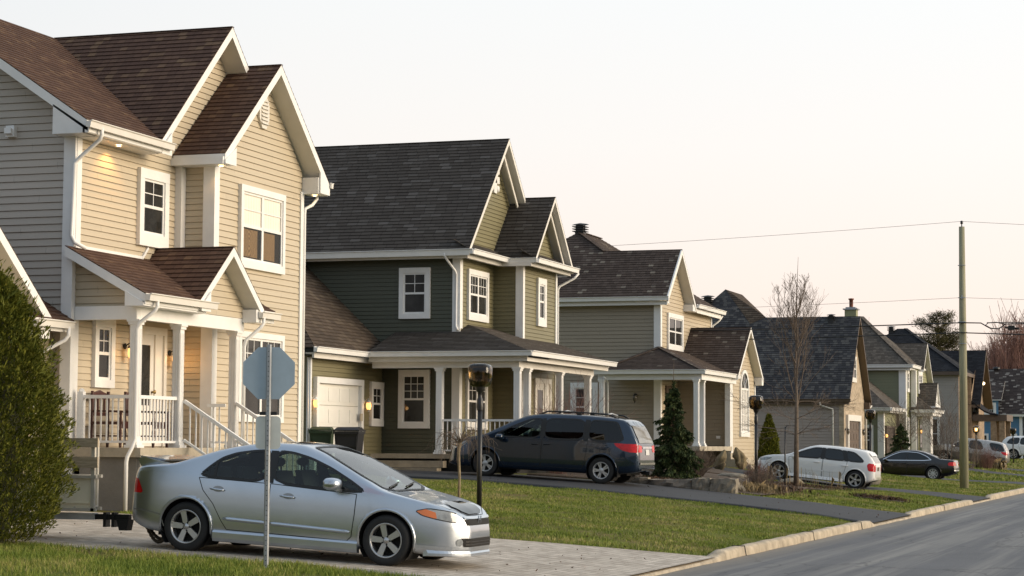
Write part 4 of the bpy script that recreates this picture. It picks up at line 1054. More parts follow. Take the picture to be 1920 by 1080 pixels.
        # wheel wells
        for cx in (-wb2, wb2):
            for sy in (-1, 1):
                W = pchip(*zip(*c['wid']))(cx)
                y0, y1 = sy*(W-.012), sy*(W-.38); n = 24; vs = []
                for k in range(n+1):
                    a = math.pi*(-.22+1.44*k/n); vs += [(cx+(ra+.004)*math.cos(a), y0, zc+(ra+.004)*math.sin(a)), (cx+(ra+.004)*math.cos(a), y1, zc+(ra+.004)*math.sin(a))]
                mb.mesh(vs, [(2*k, 2*k+1, 2*k+3, 2*k+2) for k in range(n)], 1)
                mb.mesh([vs[2*k+1] for k in range(n+1)], [tuple(range(n+1))], 1)
                # rolled arch lip
                lip = []
                for k in range(n+1):
                    a = math.pi*(-.16+1.32*k/n); x, z = cx+(ra+.006)*math.cos(a), zc+(ra+.006)*math.sin(a)
                    q, nn = s.cast((x, z/s.zs), 'R' if sy < 0 else 'L')
                    if q is not None: lip.append(q+nn*.006)
                if len(lip) > 3: mb.tube(lip, .019, 8, 0)
        # underside
        zu = min(b for _, b in c['bot'])+.02
        mb.box((s.x0+.35, -.6, zu), (s.x1-.4, .6, zu+.12), 1)
        return mb.build('body', [paint, M['dark']], s.o)

def wheel(o, x, y, R_, wid, style, rimr=.215, n=5, out=-1, mat='alloy'):
    """tyre (the part) with its rim; out = side the face looks to"""
    t = MB(); hw = wid/2
    t.lathe([(rimr,-hw*.9),(rimr+.015,-hw),(R_-.03,-hw),(R_-.008,-hw*.8),(R_,-hw*.5),(R_,hw*.5),(R_-.008,hw*.8),(R_-.03,hw),(rimr+.015,hw),(rimr,hw*.9)], (x,y,R_), 'y', 40, 0)
    t.lathe([(0,out*(hw-.10)),(rimr+.003,out*(hw-.10))], (x,y,R_), 'y', 32, 1)
    tyre = t.build('wheel', [M['tyre'], M['dark']], o)
    r = MB(); f = out*(hw-.012)
    r.lathe([(rimr+.004,f-out*.1),(rimr+.004,f),(rimr-.004,f+out*.006),(rimr-.018,f-out*.002),(rimr-.026,f-out*.03),(rimr-.03,f-out*.09)], (x,y,R_), 'y', 40)
    def rad(a, rr, d, dy): return (x+rr*math.cos(a)-d*math.sin(a), y+dy, R_+rr*math.sin(a)+d*math.cos(a))
    def spoke(a, w0, w1, r0=.03, r1=None, tilt=0.0):
        r1 = r1 or rimr-.018
        q = [rad(a, r0, -w0/2, f-out*.012), rad(a, r0, w0/2, f-out*.012), rad(a+tilt, r1, w1/2, f-out*.006), rad(a+tilt, r1, -w1/2, f-out*.006)]
        r.prism(q, (0, -out*.03, 0))
    if style == 'five':
        for k in range(5): spoke(math.pi/2+.25+k*2*math.pi/5, .062, .078)
        r.lathe([(0,f+out*.0),(.03,f+out*.0),(.034,f-out*.01),(.06,f-out*.016),(.062,f-out*.03)], (x,y,R_), 'y', 20)
        for k in range(5): r.lathe([(0,f-out*.004),(.010,f-out*.004),(.011,f-out*.02)], rad(math.pi/2+.25+math.pi/5+k*2*math.pi/5,.052,0,0), 'y', 8, 1)
    elif style == 'twin':
        for k in range(n):
            a = k*2*math.pi/n
            spoke(a-.13, .03, .035, tilt=-.03); spoke(a+.13, .03, .035, tilt=.03)
        r.lathe([(0,f),(.05,f-out*.004),(.07,f-out*.016),(.07,f-out*.03)], (x,y,R_), 'y', 20)
    else:
        for k in range(n): spoke(k*2*math.pi/n+.1, .05, .05)
        r.lathe([(0,f),(.045,f-out*.004),(.065,f-out*.016),(.065,f-out*.03)], (x,y,R_), 'y', 20)
    r.build('rim', [M[mat], M['dark']], tyre)

def paintmat(name, col, metal, rough, coat=1, flake=.0):
    m, nt, b = newmat(name)
    c = ramp(nt, noise(nt, coords(nt), 1.6, 3), [(.3, [x*.94 for x in col]), (.7, [min(1, x*1.05) for x in col])])
    L_(nt, c, b.inputs['Base Color']); b.inputs['Metallic'].default_value = metal; b.inputs['Roughness'].default_value = rough
    b.inputs['Coat Weight'].default_value = coat; b.inputs['Coat Roughness'].default_value = .03
    if flake: bump(nt, b, noise(nt, coords(nt), 900, 2), flake, .001)
    return m
M['silver'] = paintmat('silver_paint', (.49,.535,.59), .9, .29, .85, .05)
M['navy'] = paintmat('dark_blue_paint', (.007,.022,.048), .55, .22, 1)
M['whitecar'] = paintmat('white_paint', (.78,.78,.77), 0, .35, .8)
M['blackcar'] = paintmat('black_paint', (.003,.003,.004), 0, .2, .6)
M['pewter'] = paintmat('pewter_paint', (.42,.41,.39), .6, .35, .8)
M['cladding'] = paintmat('taupe_cladding', (.11,.10,.085), .2, .5, .2)
M['tyre'] = flat('tyre_rubber', (.014,.014,.014), .75, var=.25, scale=20)
M['alloy'] = flat('alloy', (.50,.50,.50), .33, metal=.85, var=.06)
M['hubcap'] = flat('silver_hubcap', (.52,.53,.54), .38, metal=.55, var=.06)
M['chrome'] = flat('chrome', (.7,.7,.7), .12, metal=1, var=.03)
M['rubber'] = flat('black_rubber', (.010,.010,.010), .5, var=.1)
M['carglass'] = glassmat('car_glass', (.34,.44,.42))
M['shieldglass'] = glassmat('windscreen_glass', (.62,.72,.70))
M['tint'] = flat('tinted_glass', (.006,.010,.012), .03, var=.3, spec=.6)
M['tail'] = flat('tail_lamp_red', (.55,.006,.010), .2, coat=.25, var=.3, scale=14, spec=.35)
M['headl'] = flat('head_lamp_lens', (.26,.275,.28), .12, metal=.0, coat=1, var=.5, scale=9)
M['amber'] = flat('amber_lens', (.65,.16,.02), .15, coat=1)
M['plate'] = flat('blank_plate', (.60,.60,.58), .5)
M['seat'] = flat('grey_seat_cloth', (.16,.15,.14), .85, var=.15)
M['cabin'] = flat('dark_cabin', (.03,.03,.03), .8)

def gap(car, paths, mode='R', w=.009):
    mb = MB()
    for p in paths: car.ribbon(mb, p, mode, w, .0022)
    return mb
def interior(o, fx, rx, zf, ztop, w=.62):
    """cabin floor, dash, seats and steering wheel seen through the glass"""
    m = MB(); m.box((rx-.55,-w,zf-.45),(fx+.75,w,zf-.35)); m.box((fx+.45,-w,zf-.35),(fx+.85,w,zf+.05)); m.build('cabin', M['cabin'], o)
    for x in (fx, rx):
        for y in ((-.36,.36) if x == fx else (-.38,.38)):
            s = MB()
            def rb(a, b):   # soft block
                x0,y0,z0 = a; x1,y1,z1 = b; r = .04
                s.prism([(x0,y0+r,z0),(x0,y1-r,z0),(x0+r,y1,z0),(x1-r,y1,z0),(x1,y1-r,z0),(x1,y0+r,z0),(x1-r,y0,z0),(x0+r,y0,z0)],(0,0,z1-z0))
            rb((x-.25,y-.25,zf-.36),(x+.25,y+.25,zf-.2))
            s.prism([(x-.22,y-.24,zf-.25),(x-.12,y-.24,zf-.25),(x-.27,y-.2,zf+.2),(x-.36,y-.2,zf+.2)],(0,.46,0))
            s.lathe([(0,-.09),(.05,-.08),(.062,0),(.05,.08),(0,.09)],(x-.34,y,zf+.31),'y',12)
            s.tube([(x-.33,y-.05,zf+.15),(x-.34,y-.05,zf+.3)],.012,6); s.tube([(x-.33,y+.05,zf+.15),(x-.34,y+.05,zf+.3)],.012,6)
            s.build('seat', M['seat'], o)
    m = MB(); n = 20; cx, cy, cz = fx+.36, .36, zf+.05
    m.tube([(cx+.17*math.cos(2*math.pi*k/n)*.35, cy+.18*math.sin(2*math.pi*k/n), cz+.17*math.cos(2*math.pi*k/n)) for k in range(n+1)], .016, 6); m.tube([(cx,cy,cz),(cx+.3,cy,cz-.12)],.03,6)
    m.build('steering_wheel', M['cabin'], o)

def side_glass(car, polys, name='side_window', mat='carglass', strip=.03, sides='RL', smooth=1):
    out = []
    for poly in polys:
        pl = smooth_poly(poly, smooth+1) if smooth else poly
        for sd in sides:
            g = MB(); car.decal(g, pl, sd, .004, .07); o = g.build(name, M[mat], car.o)
            f = MB(); car.ribbon(f, pl, sd, strip, .007, closed=True, step=.04); f.build('weatherstrip', M['rubber'], o); out.append(o)
    return out
def doors(car, polys, handles, paint, handle_mat=None, sides='R', seam=.010):
    for poly, hp in zip(polys, handles):
        for sd in sides:
            d = MB(); car.decal(d, poly, sd, .0018, .06); o = d.build('door', M[paint], car.o)
            g = MB(); car.ribbon(g, poly, sd, seam, .0028, closed=True, step=.04); g.build('door_gap', M['rubber'], o)
            if hp:
                x, z = hp; a, n = car.cast((x, z), sd); z *= car.zs; h = MB(); sg = -1 if sd == 'R' else 1
                h.tube([(x-.10,a.y+sg*.005,z+.006),(x-.07,a.y+sg*.035,z+.004),(x+.07,a.y+sg*.035,z-.004),(x+.10,a.y+sg*.005,z-.006)],[.010,.014,.014,.010],8)
                h.build('door_handle', M[handle_mat or paint], o)
def mirror(car, x, z, paint, sides='RL', s=1.0, out=.16):
    for sd in sides:
        a, n = car.cast((x, z-.05), sd); sg = -1 if sd == 'R' else 1; m = MB(); z *= car.zs
        m.tube([(x+.03,a.y-sg*.03,z-.06),(x+.0,a.y+sg*.06,z-.04),(x-.02,a.y+sg*.11,z-.01)],[.03,.028,.035],8)
        c = Vector((x-.03, a.y+sg*out, z+.03)); vs = []; n1, n2 = 10, 14
        for i in range(n1+1):
            for k in range(n2):
                u = math.pi*i/n1; t = 2*math.pi*k/n2
                p = Vector((math.cos(u), math.sin(u)*math.cos(t), math.sin(u)*math.sin(t)))
                p = Vector((math.copysign(abs(p.x)**.75,p.x)*.098*(1 if p.x > 0 else .75), abs(p.y)**.8*math.copysign(1,p.y)*.11, math.copysign(abs(p.z)**.7,p.z)*.062))*s
                vs.append(c+p)
        m.mesh(vs, [(i*n2+k, i*n2+(k+1) % n2, (i+1)*n2+(k+1) % n2, (i+1)*n2+k) for i in range(n1) for k in range(n2)], 0, True)
        m.build('mirror', M[paint], car.o)
def lampset(car, polys, name, mat, modes='RL', off=.004):
    for poly in polys:
        for md in modes:
            m = MB(); car.decal(m, smooth_poly(poly,1), md, off, .04); o = m.build(name, M[mat], car.o)
    return o
def four_wheels(car, R_, wid, ytrack, style, **k):
    for x in (-car.c['wb']/2, car.c['wb']/2):
        for sy in (-1, 1): wheel(car.o, x, sy*ytrack, R_, wid, style, out=sy, **k)
def mirror_poly(p): return [(-x, z) for x, z in p]
def symm(half):   # plan polygon from its right half
    return half + [(x, -y) for x, y in half[::-1]]

def slope_place(o, fx, fz, rx, rz, y):
    """put the car so that its two axles stand on the given ground points"""
    th = math.atan2(fz-rz, abs(fx-rx)); yaw = 0 if fx > rx else math.pi
    o.location = ((fx+rx)/2, y, (fz+rz)/2); o.rotation_euler = (0, -th, yaw)

def silver_sedan():
    o = empty('parked_car', (0,0,0), 'silver four door sedan parked on the paver driveway beside the back of the stop sign', 'car', 'cars parked on the driveways')
    c = dict(wb=2.70, R=.312, arch=.355, archz=.01, tumble=.44, holes=True,
        top=[(-2.21,.55),(-2.195,.80),(-2.15,1.0),(-2.05,1.045),(-1.85,1.07),(-1.62,1.10),(-1.35,1.19),(-1.0,1.31),(-.6,1.395),(-.2,1.428),(.05,1.42),(.3,1.36),(.7,1.19),(1.05,1.02),(1.28,.91),(1.5,.86),(1.8,.80),(2.05,.73),(2.17,.65),(2.24,.57),(2.265,.45)],
        bot=[(-2.21,.33),(-1.95,.24),(-1.6,.2),(1.6,.17),(2.0,.15),(2.18,.16),(2.265,.2)],
        wid=[(-2.21,.66),(-2.17,.74),(-2.07,.81),(-1.85,.855),(-1.3,.872),(-.4,.877),(.6,.875),(1.3,.865),(1.7,.825),(1.93,.745),(2.08,.645),(2.19,.51),(2.265,.36)],
        belt=[(-2.21,.50),(-2.13,.93),(-1.9,.975),(-1.4,.97),(-.8,.945),(0,.915),(.7,.885),(1.1,.86),(1.5,.80),(1.9,.70),(2.16,.58),(2.265,.42)])
    rear = [(-1.20,.955),(-1.06,1.09),(-.93,1.19),(-.76,1.255),(-.5,1.30),(-.31,1.312),(-.29,.928)]
    front = [(-.185,.92),(-.20,1.312),(.0,1.30),(.25,1.245),(.55,1.135),(.85,.99),(1.06,.868)]
    c['windows'] = [rear, front]
    c['shield'] = symm([(.22,.50),(.55,.60),(.95,.68),(1.22,.66),(1.3,.45)])
    c['rearglass'] = symm([(-.98,.50),(-1.25,.56),(-1.58,.60),(-1.62,.4)])
    car = Car(c, o, .025); car.body(M['silver'])
    side_glass(car, [rear, front], strip=.034, smooth=1)
    for nm, p in (('windscreen', c['shield']), ('rear_window', c['rearglass'])):
        g = MB(); car.decal(g, p, 'T', .004, .08); w = g.build(nm, M['shieldglass'], o)
        f = MB(); car.ribbon(f, p, 'T', .05, .007, closed=True); f.build('weatherstrip', M['rubber'], w)
    for sd in 'RL':   # B pillar and the small quarter dividers, black
        m = MB(); car.decal(m, [(-.31,.925),(-.185,.918),(-.20,1.313),(-.30,1.313)], sd, .006, .05); m.build('window_pillar', M['rubber'], o)
        m = MB(); car.ribbon(m, [(-.985,.965),(-.995,1.155)], sd, .035, .008); m.build('window_pillar', M['rubber'], o)
        m = MB(); car.ribbon(m, [(.70,1.07),(.73,.90)], sd, .03, .008); m.build('window_pillar', M['rubber'], o)
    interior(o, .0, -.85, .86, 1.3)
    dr = [(-.235,.91),(-.235,.30),(-.78,.31),(-.86,.42),(-.98,.62),(-1.13,.78),(-1.2,.935)]
    df = [(-.215,.91),(-.215,.30),(.84,.275),(.90,.33),(.93,.60),(.94,.845)]
    doors(car, [dr, df], [(-.93,.80),(.03,.765)], 'silver', sides='RL')
    for x, z in ((-.92,.81),(.04,.775)):
        m = MB(); pts = [(x+.075*math.cos(2*math.pi*k/14), z-.004+.038*math.sin(2*math.pi*k/14)) for k in range(14)]; car.decal(m, pts, 'R', .0035, .05); m.build('handle_recess', M['silver_d'], o)
    # body side mouldings and sill skirt
    for sd in 'RL':
        m = MB(); car.rail(m, [(-.83,.445),(-.24,.425)], sd, .024); car.rail(m, [(-.205,.424),(.88,.385)], sd, .024); m.build('side_moulding', M['silver'], o)
        m = MB(); sg = -1 if sd == 'R' else 1
        m.prism([(-.96,sg*.86,.2),(.98,sg*.86,.165),(.98,sg*.905,.185),(.98,sg*.895,.27),(-.96,sg*.895,.30),(-.96,sg*.905,.22)][0:0] or [(-.96,sg*.80,.15),(-.96,sg*.868,.16),(-.96,sg*.884,.20),(-.96,sg*.888,.27),(-.96,sg*.872,.295),(-.96,sg*.80,.30)], (1.95,0,-.02)); m.build('side_skirt', M['silver'], o)
    hl = [(1.70,.69),(1.85,.725),(2.05,.70),(2.20,.645),(2.255,.575),(2.12,.565),(1.92,.605),(1.78,.64)]
    lampset(car, [hl], 'headlight', 'headl', 'RL')
    for sd in 'RL':
        m = MB(); car.ribbon(m, smooth_poly(hl,1), sd, .012, .006, closed=True); m.build('lamp_gap', M['rubber'], o)
    for sd in 'RL':
        m = MB(); car.decal(m, [(1.71,.688),(1.82,.715),(1.93,.68),(1.95,.61),(1.92,.61),(1.79,.643)], sd, .006, .04); m.build('indicator', M['amber'], o)
    tl = [(-2.15,.885),(-2.075,.87),(-1.985,.715),(-2.02,.695),(-2.18,.70)]
    lampset(car, [tl], 'taillight', 'tail', 'RL')
    m = MB(); car.decal(m, symm([(.33,.70),(.55,.72),(.60,.86),(.36,.90)][::1])[0:4], 'B', .005, .05); car.decal(m, [(-.33,.70),(-.55,.72),(-.60,.86),(-.36,.90)], 'B', .005, .05); m.build('taillight', M['tail'], o)
    # nose: grille, badge, intake, fog lamps, lip, stone guard on the bonnet
    m = MB(); car.decal(m, [(-.40,.53),(.40,.53),(.44,.60),(-.44,.60)], 'F', .006, .05); g = m.build('grille', M['dark'], o)
    m = MB(); car.ribbon(m, [(-.44,.622),(-.2,.612),(.2,.612),(.44,.622)], 'F', .035, .012); m.build('grille_bar', M['chrome'], g)
    m = MB(); q, _ = car.cast((0,.585), 'F'); x = q.x+.016
    m.box((x-.01,-.05,.555),(x,-.03,.64)); m.box((x-.01,.03,.555),(x,.05,.64)); m.box((x-.01,-.03,.587),(x,.03,.607)); m.build('emblem', M['chrome'], g)
    m = MB(); car.decal(m, [(-.46,.27),(.46,.27),(.50,.375),(-.50,.375)], 'F', .006, .05); n_ = m.build('air_intake', M['dark'], o)
    m = MB()
    for z in (.30,.335): car.ribbon(m, [(-.44,z),(.44,z)], 'F', .012, .012)
    m.build('slats', M['black'], n_)
    for sy in (-1,1):
        m = MB(); pts = [(sy*.52+.045*math.cos(k*.7), .325+.045*math.sin(k*.7)) for k in range(9)]; car.decal(m, pts, 'F', .007, .05); m.build('fog_lamp', M['headl'], o)
    m = MB(); prof = []
    for y in np.linspace(-.76,.76,49):
        q, _ = car.cast((float(y), .24), 'F'); prof.append((q.x if q else 1.7, float(y)))
    for (xa,ya),(xb,yb) in zip(prof, prof[1:]): m.prism([(xa-.05,ya,.15),(xa+.012,ya,.16),(xa+.012,ya,.19),(xa-.012,ya,.235),(xa-.05,ya,.25)], (xb-xa,yb-ya,0))
    m.build('front_lip', M['silver'], o)
    for sd in 'RL':
        m = MB(); car.ribbon(m, [(1.71,.25),(1.72,.28),(2.0,.265),(2.18,.25)], sd, .03, .012); m.build('bumper_moulding', M['silver'], o)
        m = MB(); car.ribbon(m, [(-2.12,.49),(-1.95,.485),(-1.71,.445)], sd, .018, .008); car.ribbon(m, [(-1.71,.45),(-1.66,.30)], sd, .012,.004); m.build('bumper_seam', M['silver_d'], o)
    m = MB(); car.decal(m, symm([(1.86,.30),(2.02,.42),(2.12,.34),(2.165,.20)]), 'T', .014, .04); m.build('bonnet_guard', M['tint'], o)
    m = MB(); car.ribbon(m, [(1.32,.62),(1.5,.72),(1.8,.70),(2.05,.58),(2.17,.3),(2.18,0),(2.17,-.3),(2.05,-.58),(1.8,-.70),(1.5,-.72),(1.32,-.62)], 'T', .008, .003); car.ribbon(m, [(-1.64,.62),(-1.64,-.62)], 'T', .01, .003); m.build('bonnet_gap', M['rubber'], o)
    m = MB(); car.decal(m, symm([(-.55,.32),(-.1,.34),(.02,.30)]), 'T', .005, .08); m.build('sunroof', M['tint'], o)
    for ya, yb in ((-.56,-.02),(.0,.52)):
        m = MB(); pts = []
        for k in range(7):
            q, n = car.cast((1.24-.10*k/6, ya+(yb-ya)*k/6), 'T'); pts.append(q+n*.022)
        m.tube(pts,.011,6); m.build('wiper', M['rubber'], o)
    mirror(car, .70, .93, 'silver', s=1.25, out=.17)
    # boot spoiler
    m = MB(); m.prism([(-1.80,-.60,1.125),(-2.02,-.68,1.15),(-2.14,-.68,1.16),(-2.12,-.68,1.125),(-1.86,-.60,1.10)], (0,1.3,0)); 
    for sy in (-1,1): m.prism([(-1.66,sy*.64,1.02),(-2.12,sy*.68,1.03),(-2.15,sy*.70,1.12),(-2.04,sy*.70,1.145),(-1.72,sy*.65,1.08)], (0,-sy*.06,0))
    m.build('spoiler', M['silver'], o)
    # tow bar and hanging safety chains
    m = MB(); m.box((-2.18,-.03,.30),(-1.9,.03,.36)); m.box((-2.14,-.6,.30),(-1.68,.5,.34)); m.tube([(-2.15,.0,.36),(-2.15,0,.43)],.025,8); h = m.build('tow_hitch', M['black'], o)
    m = MB(); n = 26
    for s0, y0 in ((0,-.52),(1,-.46)):
        for k in range(n):
            t = k/(n-1); px = -2.10+.42*t; pz = .30-.24*math.sin(math.pi*t)*(.8 if s0 else .95)
            a = math.atan2(-math.cos(math.pi*t)*.5, .42); rr = .027
            ring = []
            for j in range(9):
                u = 2*math.pi*j/8; lx, lz = rr*1.25*math.cos(u), rr*.6*math.sin(u)
                if k % 2: ring.append((px+lx*math.cos(a), y0+lz, pz+lx*math.sin(a)))
                else: ring.append((px+lx*math.cos(a)-lz*math.sin(a), y0, pz+lx*math.sin(a)+lz*math.cos(a)))
            m.tube(ring,.0085,5,0,True,False)
    m.build('safety_chain', M['chain'], h)
    four_wheels(car, .312, .2, .765, 'five', rimr=.212)
    slope_place(o, -9.634, .215, -12.319, .335, 24.62)
    return o
M['silver_d'] = paintmat('silver_shadow', (.30,.31,.32), .7, .4, .5)
M['chain'] = flat('rusty_chain', (.10,.075,.05), .6, metal=.5, var=.3, scale=20)

def minivan():
    o = empty('parked_car', (0,0,0), 'dark blue minivan with roof rack on the asphalt driveway of the green house', 'minivan', 'cars parked on the driveways')
    c = dict(wb=3.03, R=.335, arch=.385, archz=.015, tumble=.30, holes=True,
        top=[(-2.44,.50),(-2.42,.85),(-2.38,1.08),(-2.28,1.30),(-2.1,1.60),(-1.95,1.70),(-1.5,1.745),(-.8,1.765),(0,1.75),(.45,1.69),(.85,1.53),(1.25,1.31),(1.6,1.12),(1.8,1.06),(2.1,1.0),(2.35,.90),(2.52,.76),(2.6,.62),(2.63,.5)],
        bot=[(-2.44,.36),(-2.2,.30),(-1.6,.24),(1.7,.22),(2.3,.22),(2.63,.26)],
        wid=[(-2.44,.72),(-2.35,.84),(-2.15,.92),(-1.6,.965),(0,.98),(1.3,.97),(1.9,.93),(2.3,.82),(2.5,.68),(2.63,.5)],
        belt=[(-2.44,.48),(-2.38,.98),(-2.1,1.09),(-1.4,1.085),(-.4,1.06),(.6,1.03),(1.4,1.0),(1.9,.93),(2.4,.78),(2.63,.48)])
    w1 = [(.10,1.085),(.10,1.60),(.38,1.575),(.62,1.47),(1.0,1.285),(1.33,1.075)]
    w2 = [(-1.02,1.105),(-1.02,1.63),(.0,1.61),(.0,1.085)]
    w3 = [(-2.06,1.125),(-1.87,1.55),(-1.80,1.615),(-1.14,1.632),(-1.14,1.108)]
    c['windows'] = [w1, w2, w3]; c['shield'] = symm([(.52,.60),(1.0,.68),(1.5,.74),(1.64,.5)]); c['rearglass'] = [(-9,0),(-9,.1),(-9.1,.1)]
    c['zs'] = sc = 0.955
    c['top'] = [(x, z*sc) for x, z in c['top']]; c['belt'] = [(x, z*sc) for x, z in c['belt']]
    car = Car(c, o, .03); car.body(M['navy'])
    side_glass(car, [w1], smooth=1, strip=.035); side_glass(car, [w2, w3], mat='tintglass', smooth=1, strip=.04)
    g = MB(); car.decal(g, c['shield'], 'T', .004, .08); w = g.build('windscreen', M['shieldglass'], o)
    for sd in 'RL':
        m = MB(); car.decal(m, [(-1.14,1.10),(-1.02,1.095),(-1.02,1.635),(-1.14,1.635)], sd, .005, .06); m.build('window_pillar', M['rubber'], o); m = MB(); car.decal(m, [(.0,1.08),(.1,1.08),(.1,1.605),(.0,1.61)], sd, .005, .06); m.build('window_pillar', M['rubber'], o)
    interior(o, .75, -.35, 1.0, 1.6, .7)
    doors(car, [[(.06,1.06),(.06,.36),(1.02,.33),(1.10,.45),(1.28,.72),(1.36,1.0)], [(.04,1.06),(.04,.36),(-1.0,.36),(-1.08,.50),(-1.14,1.085)]], [(.22,.93),(-.09,.945)], 'navy', 'black', sides='RL')
    for sd in 'RL':
        m = MB(); car.ribbon(m, [(-1.05,.50),(0,.485),(1.05,.455)], sd, .05, .01); m.build('side_moulding', M['navy'], o)
        m = MB(); car.ribbon(m, [(-1.25,1.07),(-2.0,1.09)], sd, .012, .003); car.ribbon(m, [(-1.46,.90),(-1.70,.90),(-1.72,.76),(-1.46,.74)], sd, .006, .003, closed=True); m.build('panel_gap', M['rubber'], o)
    lampset(car, [[(-2.40,1.08),(-2.1,1.07),(-1.80,1.075),(-1.86,1.00),(-2.02,.90),(-2.2,.86),(-2.42,.86)]], 'taillight', 'tail', 'RL')
    m = MB(); car.decal(m, [(-.78,.87),(-.50,.87),(-.46,1.03),(-.74,1.06)], 'B', .006, .05); car.decal(m, [(.78,.87),(.50,.87),(.46,1.03),(.74,1.06)], 'B', .006, .05); m.build('taillight', M['tail'], o)
    m = MB(); car.decal(m, [(-.66,1.10),(.66,1.10),(.60,1.55),(-.60,1.55)], 'B', .014, .05); m.build('rear_window', M['rearlight_glass'], o)
    m = MB(); car.ribbon(m, [(-.44,.99),(.44,.99)], 'B', .05, .014); m.build('tailgate_bar', M['chrome'], o)
    m = MB(); car.decal(m, [(-.16,.80),(.16,.80),(.16,.94),(-.16,.94)], 'B', .01, .1); m.build('number_plate', M['plate'], o)
    m = MB(); car.ribbon(m, [(-.70,.58),(-.3,.575),(.3,.575),(.70,.58)], 'B', .05, .02); car.ribbon(m, [(-.64,.42),(.64,.42)], 'B', .03, .02); m.build('bumper_moulding', M['chrome'], o)
    for sd in 'RL':
        m = MB(); car.ribbon(m, [(-2.4,.62),(-2.1,.65),(-1.92,.63)], sd, .05, .012); car.ribbon(m, [(-1.9,.62),(-1.87,.30)], sd, .01, .003); m.build('bumper_seam', M['navy'], o)
    m = MB(); car.ribbon(m, [(-2.09,.70),(-2.11,.4),(-2.12,0),(-2.11,-.4),(-2.09,-.70)], 'T', .14, .012); m.build('spoiler', M['navy'], o)
    lampset(car, [[(1.98,.92),(2.2,.93),(2.42,.82),(2.50,.70),(2.36,.70),(2.12,.78)]], 'headlight', 'headl', 'RL')
    for y in (-.58,.58):
        m = MB(); pts = []
        for k in range(13):
            x = -1.75+1.95*k/12; q, n = car.cast((x, y), 'T'); pts.append((x, y, q.z+.05*min(1, min(k,12-k)/1.0)+.008))
        m.tube(pts,.02,8); 
        for k in (0,6,12): m.box((pts[k][0]-.06,y-.02,pts[k][2]-.06),(pts[k][0]+.06,y+.02,pts[k][2]))
        m.build('roof_rack', M['black'], o)
    for x in (-1.45,-.3):
        m = MB(); q, n = car.cast((x,0),'T'); m.tube([(x,-.58,q.z+.03),(x,0,q.z+.075),(x,.58,q.z+.03)],.018,6); m.build('roof_rack', M['hubcap'], o)
    mirror(car, 1.12, 1.08, 'navy', s=1.25)
    m = MB(); m.tube([(-2.3,-.25,.33),(-2.5,-.25,.31)],.03,8); m.build('exhaust', M['black'], o)
    m = MB(); m.box((-2.52,-.06,.28),(-2.3,.06,.36)); m.build('tow_hitch', M['black'], o)
    for sd in 'RL':
        sg = -1 if sd == 'R' else 1; m = MB(); m.box((-1.95,sg*.95,.2),(-1.93,sg*.70,.48)); m.build('mud_flap', M['rubber'], o)
    four_wheels(car, .335, .215, .835, 'twin', rimr=.21, n=5, mat='hubcap')
    slope_place(o, -17.523, .89, -14.503, .73, 50.8)
    return o
M['tintglass'] = glassmat('privacy_glass', (.008,.014,.018))

